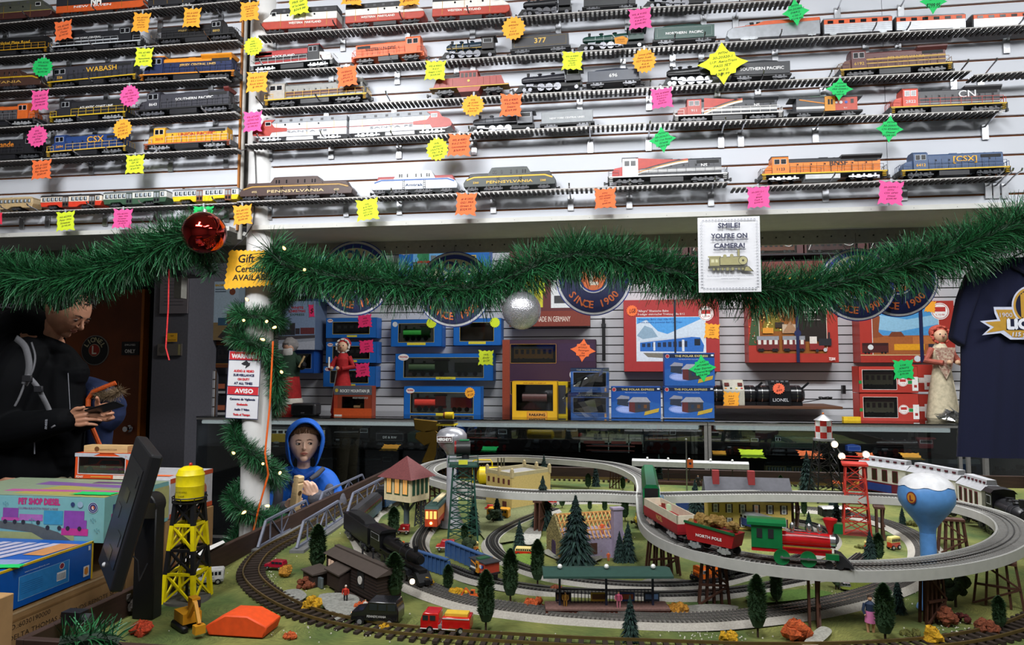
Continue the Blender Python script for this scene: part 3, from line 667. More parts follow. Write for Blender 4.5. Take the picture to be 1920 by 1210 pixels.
loco(1668,1892,216,207,164,'black diesel with an orange-red cab and big white two-letter lettering',side=-1,body='#3c3c40',cab='#d24a34',nose='#d24a34',rail='#b83828',stripe='#d8b028',text='CN',ts=.36,tx=.07,num='2822',flare=.3,nosew=.09,band=[(.38,.40,'#d8d8d8')])
loco(447,661,378,371,334,'dark brown streamlined electric locomotive with gold stripe, lowest shelf beside the pipe',fn=gg1,body='#4e3c38',stripe='#b08a48',text='PENNSYLVANIA',num='4935',tc='#d8c090')
loco(695,858,366,361,323,'white locomotive with a blue stripe and dark red ends',fn=gg1,body='#c8ccd2',roof='#9a3434',stripe='#2458a0',center='#dcdfe4',text='Amtrak',tc='#24406a',band='#dfe2e6')
loco(868,1043,361,354,316,'dark green streamlined electric locomotive with a bright yellow stripe',fn=gg1,body='#3c4240',roof='#2c2e30',stripe='#e0b020',text='PENNSYLVANIA',num='2360',tc='#e0b84c')
ns1=loco(1138,1368,347,339,296,'red, white and charcoal diesel with a swooping gold line on the lowest shelf',side=-1,body='#3c3e44',cab='#dcdcda',nose='#c03430',rail='#4a4c52',stripe='#e4e4e2',band=[(.42,.55,'#c8c8c8')],text='NS',ts=.16,tx=.2,num='911',tr='#3a3c42',nosew=.1)
loco(1425,1668,341,333,293,'bright orange diesel with a black roof and silver trucks',side=-1,body='#ee8228',roof='#2c2c30',cab='#ee8228',nose='#ee8228',rail='#3a3430',stripe='#e8c028',text='BNSF',tc='#2a2624',ts=.26,tx=.02,num='1123',tr='#e0e2e4',flare=.3,fueltank='#c8cacc',nosew=.07)
loco(1688,1898,334,326,285,'slate blue diesel with a yellow nose door and boxed yellow lettering',side=-1,body='#42587c',cab='#42587c',rail='#42587c',stripe='#e0b828',text='[CSX]',tc='#e8b030',ts=.3,num='6412',tr='#2e3238',nosew=.1)
def swoosh(x0,b0,x1,b1,lb):
 b=MB();n=9
 for cl,off in(('#b83c30',.0),('#e0902c',.2),('#e8e4dc',.32)):
  t=M(cl,.45);pv=None
  for i in range(n):
   f=i/(n-1);top=W(x0+(x1-x0)*f,b0-42+3*f,YF+.008);y=top.y
   e=W(x0+(x1-x0)*f,b0-42+(24 if cl=='#b83c30' else 24)*(1-f)**1.3+off*14,YF+.008)
   a,c=((top,e)if cl=='#b83c30' else(e,e-Vector((0,0,.007))))
   if pv:b.quad(pv[1]+Vector((0,-.0005-off*.002,0)),c+Vector((0,-.0005-off*.002,0)),a+Vector((0,-.0005-off*.002,0)),pv[0]+Vector((0,-.0005-off*.002,0)),t)
   pv=(a,c)
 attach(b.build('painted_swoosh',smooth=0),lb)
swoosh(1192,339,1290,334,ns1)
swoosh(1320,226,1392,223,ns2)
# -- track shelves
def shelf(x0,y0,x1,y1,label):
 a=W(x0,y0,YF);c=W(x1,y1,YF);L_=(c-a).length;tl=math.atan2(c.z-a.z,c.x-a.x);m=(a+c)/2;m.y=YU
 r=T('track_shelf',label,'track shelf',m,group='track shelves on the slat wall',rot=(0,-tl,0))
 b=MB();x=-L_/2;dk=M('#2a2422',.6)
 while x<L_/2-.012:b.box(x,x+.010,-.105,-.043,-.011,-.005,dk);x+=.0195
 o=b.build('sleepers',r,smooth=0)
 b=MB();rl=M('#9c9a98',.35,.6)
 for y in(-.102,-.086,-.074,-.062):b.box(-L_/2,L_/2,y-.0018,y+.0018,-.006,-.001,rl if y!=-.102 else M('#b8b4b0',.5))
 b.build('rail',r,smooth=0)
 return r
SH=[(-25,49,452,3,'topmost left track shelf, above the red-orange price star'),(-25,111,450,77,'second track shelf from the top left of the pipe'),(-25,175,428,147,'third track shelf from the top left of the pipe'),(-25,243,446,211,'fourth track shelf from the top left of the pipe'),(-25,305,448,279,'fifth track shelf from the top left of the pipe'),(-25,401,447,381,'lowest left track shelf carrying the four trolleys'),(488,68,1200,17,'topmost right track shelf with the black, white and red diesels'),(1202,17,1500,1,'short top track shelf above the silver streamlined train'),(468,138,1352,82,'second right track shelf with the orange switcher'),(1354,82,1960,46,'track shelf under the silver and orange streamlined train'),(486,206,1350,158,'third right track shelf with the brick red centre-cab engine'),(1352,158,1818,134,'third-row track shelf under the long maroon-brown diesel'),(1822,142,1960,132,'short empty track shelf at the right edge'),(463,272,1210,232,'fourth right track shelf under the silver and red twins'),(1212,233,1880,208,'fourth-row track shelf under the caboose'),(448,379,900,362,'lowest right track shelf beside the pipe'),(902,361,1364,342,'lowest track shelf above the ornament garland\'s middle'),(1373,352,1878,331,'lowest track shelf under the bright orange and slate blue diesels')]
for s_ in SH:shelf(*s_)
# -- slat wall brackets (x, y of the top of the face plate)
BR={'topmost left shelf':[(80,55),(207,46),(300,38),(414,28)],'second left shelf':[(10,57),(129,116),(202,111),(314,101),(410,93)],'third left shelf':[(116,182),(199,174),(286,168),(395,160)],'fourth left shelf':[(48,250),(100,248),(178,243),(285,238),(404,229)],'fifth left shelf':[(171,306),(232,303),(320,300),(424,292)],'trolley shelf':[(41,408),(89,405),(197,402),(292,399),(425,394)],'topmost right shelf':[(513,80),(643,74),(764,60),(886,50),(1047,44),(1177,34),(1319,28)],'second right shelf':[(509,143),(621,138),(745,136),(856,120),(887,112),(1168,114),(1261,103),(1315,100),(1379,33),(1570,18),(1689,12),(1453,96),(1623,84),(1684,84),(1887,76)],'third right shelf':[(504,212),(612,208),(739,204),(1087,190),(1217,184),(1345,174),(1421,170),(1543,168),(1788,152),(1839,150)],'fourth right shelf':[(506,280),(621,276),(748,275),(889,268),(1107,264),(1216,260),(1352,254),(1389,252),(1529,244),(1847,238)],'lowest right shelf':[(505,390),(649,384),(749,380),(925,377),(1070,372),(1180,368),(1333,363),(1548,355),(1695,352),(1853,348),(1868,348),(1884,348)]}
br0=None
for row,pts in BR.items():
 for(x,y)in pts:
  p=W(x,y+10,YU-.006)
  lb='chrome slat wall bracket holding up the '+row
  if br0 is None:
   br0=T('slat_bracket',lb,'bracket',p,group='chrome brackets under the '+row)
   b=MB();b.box(-.0125,.0125,-.0025,.0025,-.030,.030,M('#b4b6ba',.3,.85));b.cyl((0,-.003,.022),.004,.004,STEEL,'y',8);b.build('face_plate',br0,bev=.001)
   b=MB();b.tube([(0,0,.022),(0,-.02,.026),(0,-.07,.040),(0,-.112,.048),(0,-.118,.056)],.0032,CHROME,8);b.build('arm',br0)
  else:dup(br0,p,label=lb,group='chrome brackets under the '+row)
  # == PRICE STARS
TC={'o':'#f0713a','a':'#f5a62e','y':'#d6e82c','p':'#f0559a','g':'#17c060','r':'#ee3350','m':'#f03070','Y':'#e6ee28','O':'#ee6a48'}
CN_={'o':'red-orange','a':'amber','y':'lime yellow','p':'pink','g':'green','r':'hot pink','m':'hot pink','Y':'big yellow','O':'coral'}
def star_pts(kind,w,h,rnd):
 if kind=='b':
  n=16;return[(math.cos(PI*i/n)*(w/2)*(1 if i%2 else.84),math.sin(PI*i/n)*(h/2)*(1 if i%2 else.84))for i in range(2*n)]
 if kind=='g':
  out=[];n=24
  for i in range(n):
   a=2*PI*i/n;r=[.62,.72][i%2]
   if i%6==0:r=1.05
   out.append((math.cos(a)*w/2*r,math.sin(a)*h/2*r))
  return out
 out=[];per=7
 for s in range(4):
  for i in range(per):
   t=-1+2*i/per;e=(.86 if i%2 else 1.0)+rnd.uniform(-.03,.03)
   if i==0:e=1.04;t=-1.04
   out.append([(t*w/2,e*-h/2),(e*w/2,t*h/2),(-t*w/2,e*h/2),(-e*w/2,-t*h/2)][s])
 return out
def star(px,py,w,h,col,kind,lines,where,y=None,rz=None,group='price stars under the wall shelves',place=None,th=.0008,ink=None,clip=True):
 rnd=random.Random(px*7+py);y=YU-.112 if y is None else y
 c=W(px,py,y);sx=(W(px+w/2,py,y)-W(px-w/2,py,y)).x;sz=(W(px,py-h/2,y)-W(px,py+h/2,y)).z
 t=math.radians(rnd.uniform(-7,7))if rz is None else rz
 shp={'b':'round spiky price star','g':'pointed price star','s':'zigzag-edged price card'}[kind]
 b=MB();b.prism(star_pts(kind,sx,sz,rnd),0,-th,M(TC[col],.7,n=.05))
 o=b.build('price_star',smooth=0);o.location=c;o.rotation_euler=(0,t,0)
 tag(o,CN_[col]+' '+shp+' '+where,'price tag',group)
 n=len(lines)
 if n:
  b=MB();im=M(ink or{'o':'#5a1c14','a':'#7a3a10','y':'#2c3820','p':'#6a1440','g':'#0c3c28','r':'#5a1020','m':'#5a1020','Y':'#3c4020','O':'#6a1814'}[col],.8)
  hh=sz*.62/n
  for i,s in enumerate(lines):
   wd=.66*sx*(.8 if i in(0,n-1)and kind!='s' else 1)
   b.text(s,(rnd.uniform(-.03,.03)*sx,-th-.0003,sz*.31-hh*(i+.8)),hh*.82,im,fit=min(wd,twidth(s)*hh),italic=.25,bold=hh*.015,up=(0,0,1),right=(math.cos(.06),0,math.sin(.06)))
  b.build('lettering',o,smooth=0)
 if clip:
  b=MB();b.box(-.004,.004,-.0004,.0004,sz*.42,sz*.42+.018,M('#c8ccd0',.2,0,alpha=.55));b.build('clear_strip',o,smooth=0)
 return o
S_=[(119,57,32,36,'o','s',['WIL #21604','NYC Black','Diesel','$199.95'],'below the orange and black electric locomotive'),(265,42,32,36,'a','s',['WIL #22505','Southern','44 Ton','Switcher','$169.95'],'under the topmost left shelf, the middle one of three'),(360,33,32,36,'a','s',['WIL # 22502','PRR 44ton','Switcher','$169.95'],'above the plain black switcher'),(468,21,35,36,'a','s',['WIL # 22504','D&RGW','44 Ton','Switcher','$169.99'],'in the gap above the pipe at the top'),(270,107,33,35,'y','s',['WIL #21800','RS3','Pennsylvania','$199.99'],'left of the orange and dark blue diesel'),(80,126,40,38,'g','b',['WIL #2183','Wabash','Train Mstr','$299.99'],'above the charcoal diesel with gold capitals'),(75,188,32,38,'p','s',['WIL #2113','Jersey Cent','Trainmaster','$199.99'],'under the left end of the third left shelf'),(243,180,38,42,'p','b',['WIL','#21832','Jersey Central','SD90','$199.99'],'above the grey railroad diesel\'s left end'),(70,256,40,42,'p','b',['WIL','#21902','Atl. Coast','GP30','$199.99'],'under the left end of the fourth left shelf'),(230,242,37,40,'a','b',['WIL','#22210','GP38 C','$129.99'],'right of the blue diesel with yellow lettering'),(78,318,36,36,'o','s',['WIL # 2202','GP38 CSX','Rio Grande','$269.99'],'under the left end of the fifth left shelf'),(253,308,34,35,'y','s',['WIL #22211','GP 38','Union Pacific','$269.99'],'below the yellow and grey diesel'),(123,415,34,36,'y','s',['Wil #23906','Peter Witt','Streetcar','$199.99'],'under the red trolley car'),(230,410,36,36,'p','s',['WIL #23901','Peter Witt','Streetcar','Philadelphia','$149.99'],'under the dark green trolley car'),(381,397,38,20,'g','s',['WIL # 2390'],'just above the big red ball ornament'),(455,403,35,37,'a','s',['WIL #41301','PRR Red 5 stripe','GG1 w/True Blast','$299.99'],'beside the pipe above the gift certificate sign'),(475,87,37,37,'y','b',['WIL','#20911','WMD','FA1 A-A','$199.99'],'left of the red, black and white switcher'),(482,154,39,38,'a','s',['WIL # 21811','RS-1 Loco','Rock Island','$199.99'],'on the pipe left of the grey diesel with yellow sill'),(474,228,34,38,'p','s',['WIL #71490','SD90 NS','Lackawanna','$199.95'],'on the pipe beside the warbonnet twins'),(560,10,36,34,'y','s',['PRR GP','44 Ton Switcher','$269.99'],'at the top edge above the first striped diesel'),(660,-2,38,22,'a','s',['$169.99'],'cut by the top edge above the second striped diesel\'s tail'),(768,-2,38,24,'a','s',['$169.99'],'cut by the top edge above the second striped diesel\'s nose'),(963,53,46,46,'a','b',['WIL','#40604','U.P.','4-6-0','$259.99'],'above the tender numbered three seven seven'),(651,143,37,38,'o','s',['Williams','#21639','UPNW 2','$199.99'],'under the shelf left of the plain orange switcher'),(816,132,38,36,'y','s',['WIL # 40602','4-6-0','Steam CNO','$259.99'],'above the brick red centre-cab engine'),(887,198,44,42,'a','b',['WIL','# 22309','44 Tonner','Santa Fe','$309.95'],'under the brick red centre-cab engine'),(958,197,40,42,'o','s',['WIL # 40809','4-6-2 Pacific','Steam','$369.99'],'above the silver-grey steam engine'),(820,280,43,45,'y','b',['WIL','#22601','SANTA FE','PA1 A-A','$284.99'],'under the right end of the warbonnet twins'),(861,272,42,42,'o','s',['WIL # 40801','4-6-2 NYC','Locomotive','$369.99'],'under the front of the silver-grey steam engine'),(689,393,41,40,'y','s',['WIL','# 41309','AMTRAK','GG1 DC','$329.99'],'under the white locomotive with a blue stripe'),(874,383,38,42,'o','s',['# 41302','GG1 PRR','Green 5','$329.99'],'left of the dark green electric locomotive\'s shelf bracket'),(1135,372,40,38,'o','s',['MTH','#20-20593-1','NS SD60E','911','$449.99'],'under the lowest red white and charcoal diesel'),(1200,35,42,38,'p','s',['WIL # 41002','Hudson','4-6-4 Prr','$249.99'],'above the dark green steam engine\'s cab'),(1073,114,38,34,'y','s',['WIL # 40802','4-6-4','Northern','Pacific','$179.99'],'above the tender numbered six nine six'),(1208,114,46,48,'a','b',['Lionel 2799','Semi Scale','027 Hudson','4-6-4','$289.99'],'under the dark green tender'),(1241,184,40,38,'p','s',['WIL # 40604','4-6-0 Loco','Southern','Pacific','$259.99'],'under the black steam engine on the third right shelf'),(1242,262,50,48,'g','g',['MTH','30-20363-1','NS (1st Resp)','SD60E','$359.99'],'under the fourth-shelf red and charcoal diesel\'s nose'),(1355,119,92,76,'Y','g',['MTH','30-20320-1','U.P. AeroTrain','PASS SET','w/3.0','$389.99'],'in front of the black tender'),(1492,23,50,50,'g','g',['MTH','30-20380-1','D&RG','C30-7','$279.99'],'above the silver streamlined engine'),(1750,3,50,46,'g','g',['3.0','$299.95'],'cut by the top edge above the last coaches'),(1574,167,50,42,'g','g',['MTH','30-20480','PRR ES44AC','w/3.0','$299.99'],'above the caboose with a yellow bay'),(1668,242,50,50,'g','g',['MTH','30-20501','CN ES44AC','Diesel','$299.95'],'under the black diesel with orange-red cab'),(1422,370,42,40,'p','s',['30-20512-1','HT','BNSF','Dash 9','$399.95'],'under the bright orange diesel'),(1670,362,46,44,'p','s',['20-20590-1','MTH','CSX GP40','Diesel','$399.99'],'under the slate blue diesel'),(-1,410,10,22,'r','s',[],'cut by the left picture edge under the tan trolley car')]
for a in S_:star(*a)
c=W(1162,76,YU-.125);b=MB();b.prism([(-.022,.012),(.012,.018),(.034,.006),(.026,-.018),(-.018,-.012)],0,-.001,M('#d08a2c',.7))
b.text('STEAM',(.004,-.0014,.0),.009,M('#6a3a10',.8),fit=.03);b.text('LOCOMOTIVE',(.006,-.0014,-.008),.006,M('#6a3a10',.8),fit=.03)
o=b.build('string_tag',smooth=0);o.location=c;tag(o,'orange-brown paper tag hanging by a string on the dark green steam engine','tag')
b=MB();b.tube([(-.018,0,.010),(-.024,0,.022),(-.03,.01,.03)],.001,WHT,6);b.build('string',o)
# == BOXES AND PRINTED FACES
class Face:
 """prints on an upright face: origin o (lower left), right r, up u with sizes w, h"""
 def __init__(s,o,r,u,w,h,b=None,lift=.0005):
  s.o=Vector(o);s.r=Vector(r).normalized();s.u=Vector(u).normalized();s.w=w;s.h=h;s.b=b or MB();s.n=s.r.cross(s.u)*-1;s.k=0;s.l=lift
  s.n=s.r.cross(s.u)
 def p(s,x,y):return s.o+s.r*(x*s.w)+s.u*(y*s.h)+s.n*(s.l*(1+s.k*.12))
 def poly(s,pts,c,**k):s.k+=1;s.b.add([s.p(x,y)for x,y in pts],[tuple(range(len(pts)))],M(c,.5,**k));return s
 def rect(s,x0,y0,x1,y1,c,**k):return s.poly([(x0,y0),(x1,y0),(x1,y1),(x0,y1)],c,**k)
 def disc(s,x,y,r,c,n=24,sq=1):return s.poly([(x+math.cos(2*PI*i/n)*r,y+math.sin(2*PI*i/n)*r*s.w/s.h*sq)for i in range(n)],c)
 def text(s,t,x,y,size,c,al='c',fit=None,bold=0,italic=0):
  s.k+=1;s.b.text(t,s.p(x,y),size*s.h,M(c,.6),al,s.r,s.u,fit=fit*s.w if fit else None,bold=bold*s.h,italic=italic);return s
def train_print(F,x0,x1,y0,h,c,n=5,wc='#1c2430',top=None,slope=0):
 F.rect(x0,y0,x1,y0+h*.72,c);F.rect(x0,y0+h*.72,x1,y0+h,top or c)
 for i in range(n):
  a=x0+(x1-x0)*(i+.2)/n;F.rect(a,y0+h*.4,a+(x1-x0)*.55/n,y0+h*.72,wc)
 for f in(.12,.25,.75,.88):F.disc(x0+(x1-x0)*f,y0,h*.12*F.h/F.w,'#141416',10)
def engine_solid(b,x0,x1,y,z,h,c,c2='#1c1c20',w=.03,tank=True):
 """a small engine inside a box: boiler, cab, dome, wheels"""
 L_=x1-x0;m=M(c,.4);k=M(c2,.5)
 b.cyl((x0+L_*.36,y,z+h*.55),h*.27,L_*.62,m,'x',14);b.box(x0+L_*.66,x1-L_*.04,y-w/2,y+w/2,z+h*.25,z+h*.95,m);b.box(x0+L_*.62,x1,y-w/2-.002,y+w/2+.002,z+h*.92,z+h,k)
 b.box(x0+L_*.03,x1-L_*.02,y-w/2,y+w/2,z+h*.2,z+h*.34,m);b.cyl((x0+L_*.12,y,z+h*.88),h*.07,h*.3,k);b.cyl((x0+L_*.4,y,z+h*.85),h*.08,h*.14,m)
 for f in(.18,.38,.58,.82):b.cyl((x0+L_*f,y-w/2-.001,z+h*.16),h*.16,.004,k,'y',12)
def coach_solid(b,x0,x1,y,z,h,c,c2='#2a2a2e',n=6,w=.03,wc='#18181c',top=None):
 b.box(x0,x1,y-w/2,y+w/2,z+h*.2,z+h*.86,M(c,.4));b.box(x0-.002,x1+.002,y-w/2-.002,y+w/2+.002,z+h*.86,z+h,M(top or c2,.5))
 for i in range(n):a=x0+(x1-x0)*(i+.22)/n;b.box(a,a+(x1-x0)*.56/n,y-w/2-.0012,y,z+h*.5,z+h*.8,M(wc,.3))
 for f in(.12,.24,.76,.88):b.cyl((x0+(x1-x0)*f,y-w/2,z+h*.12),h*.12,.004,M('#1a1a1c',.5),'y',10)
def carton(px0,py0,px1,py1,y,dep,col,label,cat='box',group=None,name='box',win=None,trim=None,content=None,inner='#1c1c1e',prints=None,pane=True,side=None,border=.0025):
 """upright box whose front stands in the plane y; win = list of window rects (fractions, from lower left)"""
 a=W(px0,py1,y);c=W(px1,py0,y)
 x0,x1=W(px0,(py0+py1)/2,y).x,W(px1,(py0+py1)/2,y).x;z0,z1=W((px0+px1)/2,py1,y).z,W((px0+px1)/2,py0,y).z
 if y>5.68:dep=YL-y-.0005
 w,h=x1-x0,z1-z0;r=T(name,label,cat,(x0,y,z0),group=group);m=M(col,.45,n=.06,scale=20)
 b=MB()
 if not win:b.box(0,w,0,dep,0,h,m);b.build('carton',r,smooth=0)
 else:
  b.box(0,w,dep-.002,dep,0,h,m);b.box(0,.002,0,dep,0,h,M(side or col,.45));b.box(w-.002,w,0,dep,0,h,M(side or col,.45));b.box(.002,w-.002,0,dep,0,.002,m);b.box(.002,w-.002,0,dep,h-.002,h,m)
  xs_=sorted({0,1}|{v for q in win for v in(q[0],q[2])});zs=sorted({0,1}|{v for q in win for v in(q[1],q[3])})
  for i in range(len(xs_)-1):
   for j in range(len(zs)-1):
    mx,mz=(xs_[i]+xs_[i+1])/2,(zs[j]+zs[j+1])/2
    if any(q[0]<mx<q[2]and q[1]<mz<q[3]for q in win):continue
    b.box(xs_[i]*w,xs_[i+1]*w,0,.0015,zs[j]*h,zs[j+1]*h,m)
  b.build('carton',r,smooth=0)
  b=MB();di=min(dep-.003,.062);b.box(.003,w-.003,di-.003,di,.003,h-.003,M(inner,.7))
  tm=M(trim or '#d8c040',.45)
  b.build('inner_tray',r,smooth=0)
  b=MB()
  for q in win:
   X0,Z0,X1,Z1=q[0]*w,q[1]*h,q[2]*w,q[3]*h;t=border
   b.box(X0-t,X1+t,-.0008,.0006,Z0-t,Z0,tm);b.box(X0-t,X1+t,-.0008,.0006,Z1,Z1+t,tm);b.box(X0-t,X0,-.0008,.0006,Z0,Z1,tm);b.box(X1,X1+t,-.0008,.0006,Z0,Z1,tm)
  b.build('window_trim',r,smooth=0)
  if content:
   b=MB()
   for q,f in zip(win,content):
    if f:f(b,q[0]*w+.004,q[2]*w-.004,.030,q[1]*h,(q[3]-q[1])*h)
   if b.v:b.build('boxed_model',r,smooth=30)
  if pane:
   b=MB()
   for q in win:b.box(q[0]*w,q[2]*w,.0016,.0020,q[1]*h,q[3]*h,glass('#eef2f2',.04,.1))
   b.build('window_pane',r,smooth=0)
 if trim and not win:
  b=MB();t=.004;tm=M(trim,.5)
  b.box(0,w,-.0006,0,0,t,tm);b.box(0,w,-.0006,0,h-t,h,tm);b.box(0,t,-.0006,0,0,h,tm);b.box(w-t,w,-.0006,0,0,h,tm);b.build('edge_trim',r,smooth=0)
 if prints:
  F=Face((0,0,0),(1,0,0),(0,0,1),w,h,lift=.0009);prints(F);F.b.build('printing',r,smooth=0)
 return r
def eng(c,c2='#1c1c20',pad='#e8e6e0',f0=.08,f1=.92):
 def f(b,x0,x1,y,z,h):
  w=x1-x0
  if pad:b.box(x0-.003,x0+w*.12,y-.01,y+.02,z,z+h*.5,M(pad,.8));b.box(x1-w*.12,x1+.003,y-.01,y+.02,z,z+h*.5,M(pad,.8));b.box(x0,x1,y+.015,y+.02,z,z+h,M(pad,.8))
  engine_solid(b,x0+w*f0,x0+w*f1,y,z+h*.08,h*.8,c,c2)
 return f
def engten(c,c2='#1c1c20',pad='#d8d6d0'):
 def f(b,x0,x1,y,z,h):
  w=x1-x0
  if pad:b.box(x0,x1,y+.015,y+.02,z,z+h,M(pad,.8))
  engine_solid(b,x0+w*.03,x0+w*.57,y,z+h*.06,h*.84,c,c2);b.box(x0+w*.64,x0+w*.97,y-.015,y+.015,z+h*.25,z+h*.75,M(c,.4))
  for q in(.7,.78,.9):b.cyl((x0+w*q,y-.016,z+h*.18),h*.12,.004,M(c2,.5),'y',10)
 return f
def cch(c,c2='#2a2a2e',n=6,wc='#18181c',top=None):
 return lambda b,x0,x1,y,z,h:coach_solid(b,x0+(x1-x0)*.06,x1-(x1-x0)*.06,y,z+h*.08,h*.8,c,c2,n,.03,wc,top)
BG='boxed trains on the back wall'
YW=5.86
def blue_print(name=None,cloud=True):
 def f(F):
  if cloud:
   F.disc(.085,.86,.055,'#e8e4e0',sq=.6);F.text('THOMAS',.085,.84,.09,'#b83028',fit=.085,bold=.004);F.text('& FRIENDS',.085,.76,.05,'#b83028',fit=.07)
  F.rect(.42,.045,.62,.135,'#d8c838')
  if name:F.text(name,.52,.06,.06,'#4a3a10',fit=.14)
 return f
def pr_sky(F):
 F.rect(0,0,1,1,'#1e66b4');F.rect(.16,.04,.70,.96,'#6aa8d8');F.rect(.16,.04,.70,.35,'#6a7a54')
 for x,y,r in((.25,.8,.05),(.33,.84,.07),(.45,.78,.06),(.58,.86,.07)):F.disc(x,y,r,'#e4ecf2')
 F.rect(.16,.36,.70,.40,'#4a4238');F.rect(.22,.42,.34,.62,'#2f7a50');F.disc(.235,.56,.03,'#3a8a5c');F.rect(.21,.37,.35,.43,'#a03028')
 for x in(.36,.43,.50,.57):F.rect(x,.44,x+.06,.56,'#70767a')
 F.rect(.56,.1,.86,.55,'#c8a838');F.rect(.57,.12,.85,.53,'#4c4e50');F.rect(.70,.82,.82,1,'#6a6860')
 F.disc(.08,.9,.045,'#d8dce0');F.disc(.08,.25,.04,'#6a9ac8');F.text('Ages 8+',.08,.6,.05,'#e8e8e8',fit=.1)
carton(748,447,917,520,YW-.04,.1,'#1a5aa8','big blue set box with a cloudy sky picture high behind the garland',group=BG,prints=pr_sky)
carton(585,452,625,510,YW-.04,.1,'#1a5aa8','blue box edge peeking out left of the leftmost round navy sign',group=BG)
carton(532,522,572,556,YW-.04,.08,'#4a3a6a','small purple window box behind the garland above the white winter poster box',group=BG,win=[(.06,.1,.46,.9),(.54,.1,.94,.9)],trim='#8a7ac0',content=[None,None])
carton(574,536,640,566,YW-.04,.1,'#24406a','dark blue box with a black top band behind the left round navy sign',group=BG,prints=lambda F:(F.rect(0,.2,1,.9,'#16181e'),F.text('TANK',.5,.4,.3,'#c0c0c0',al='r')))
for rc,lb in(((611,596,706,634),'upper blue window box of a dark coach, left column of the back wall'),((611,641,706,681),'middle blue window box behind the red-dressed doll'),((606,687,704,726),'lower blue window box directly above the small mountain railway box')):
 carton(*rc,YW,.11,'#1c62b0',lb,group=BG,win=[(.14,.2,.86,.78)],trim='#c8b040',content=[cch('#484c56',n=5,wc='#8a8e94')],inner='#26262a',prints=blue_print())
carton(733,599,829,650,YW,.12,'#1460b0','blue window box with a green toy engine, upper left of the blue boxes',group=BG,win=[(.15,.16,.84,.84)],trim='#c8b040',content=[eng('#2c8a34')],inner='#3a3a3c',prints=lambda F:(F.disc(.08,.82,.05,'#c8ccd0'),F.rect(.32,.05,.68,.14,'#d8c838')))
carton(850,597,940,648,YW,.1,'#1460b0','blue window box with a brown freight wagon beside the silver ball',group=BG,win=[(.14,.16,.84,.84)],trim='#c8b040',content=[lambda b,x0,x1,y,z,h:b.box(x0+.02,x1-.02,y-.02,y+.02,z+h*.1,z+h*.75,M('#5a4638',.8))],inner='#3a3430',prints=lambda F:F.rect(.32,.05,.68,.14,'#d8c838'))
carton(741,663,925,714,YW,.12,'#1460b0','long blue window box with a dark green engine and tender',group=BG,win=[(.09,.12,.90,.84)],trim='#c8b040',content=[engten('#3c5036')],inner='#4a4a4c',prints=blue_print('Emily'))
carton(757,725,902,783,5.62,.12,'#1460b0','blue window box with a red engine and tender standing on the glass counter',group=BG,win=[(.09,.14,.90,.80)],trim='#c8b040',content=[engten('#c83c30')],inner='#3a3a3e',prints=blue_print('James the Red Engine'))
def pr_ger(F):
 F.rect(0,0,1,.2,'#7a3428');F.text('MADE IN GERMANY',.55,.06,.1,'#e8dcd0',fit=.42);F.rect(.2,.25,.42,.78,'#c8c030');F.rect(.52,.24,.84,.82,'#d8dadc');F.disc(.66,.62,.07,'#a0b8c8');F.disc(.66,.62,.055,'#d8dadc');F.rect(.56,.3,.8,.4,'#3a3a3e');F.rect(.86,.25,.97,.7,'#c8b8a0')
carton(955,470,1106,612,YW-.02,.12,'#5c2c30','large maroon boxed train set with a German-made line, behind the silver ball',group=BG,prints=pr_ger)
def pr_rio(F):
 F.rect(0,0,.16,1,'#7a3424');F.poly([(0,0),(.55,0),(.12,.9),(0,.9)],'#8a4424');F.rect(.16,.30,.95,.72,'#3a2848');F.rect(.62,.36,.9,.6,'#4a3858');F.disc(.80,.44,.06,'#c0c0cc');F.disc(.80,.44,.04,'#b03838')
carton(942,637,1118,784,5.70,.12,'#3a2438','big dark maroon train set box with two windows of yellow coaches',group=BG,win=[(.09,.70,.575,.94),(.09,.30,.8,.46)],trim='#b8862c',content=[cch('#dc9a24','#4a4c50',7,'#30201a','#8a8e92'),cch('#dc9a24','#4a4c50',9,'#30201a','#8a8e92')],inner='#2a2022',prints=lambda F:(F.rect(0,0,.08,1,'#8a3c28'),F.rect(.6,.72,.98,.95,'#3a2440'),F.disc(.78,.55,.06,'#c0c0cc'),F.disc(.78,.55,.04,'#b03838')))
carton(1005,716,1064,783,5.56,.1,'#d8b818','bright yellow box mostly hidden behind the amber window box',group=BG,prints=lambda F:F.rect(.7,.1,.95,.9,'#3a3c44'))
carton(960,715,1045,784,5.42,.12,'#dca81c','amber-yellow window box with a dark tank wagon on the counter',group=BG,win=[(.10,.20,.90,.90)],trim='#2a2420',content=[lambda b,x0,x1,y,z,h:(b.cyl(((x0+x1)/2,y,z+h*.5),h*.2,(x1-x0)*.7,M('#4a2c28',.5),'x',14),b.box(x0+.01,x1-.01,y-.012,y+.012,z+h*.12,z+h*.3,BLK))],inner='#24221e',prints=lambda F:(F.rect(.33,.02,.78,.17,'#c87a20'),F.rect(.345,.035,.765,.155,'#d89838'),F.text('RAILKING',.555,.055,.09,'#3a1c10',fit=.36,bold=.006),F.text('FOR AGES 14 AND UP',.5,.93,.045,'#8a2418',fit=.5,italic=.2)))
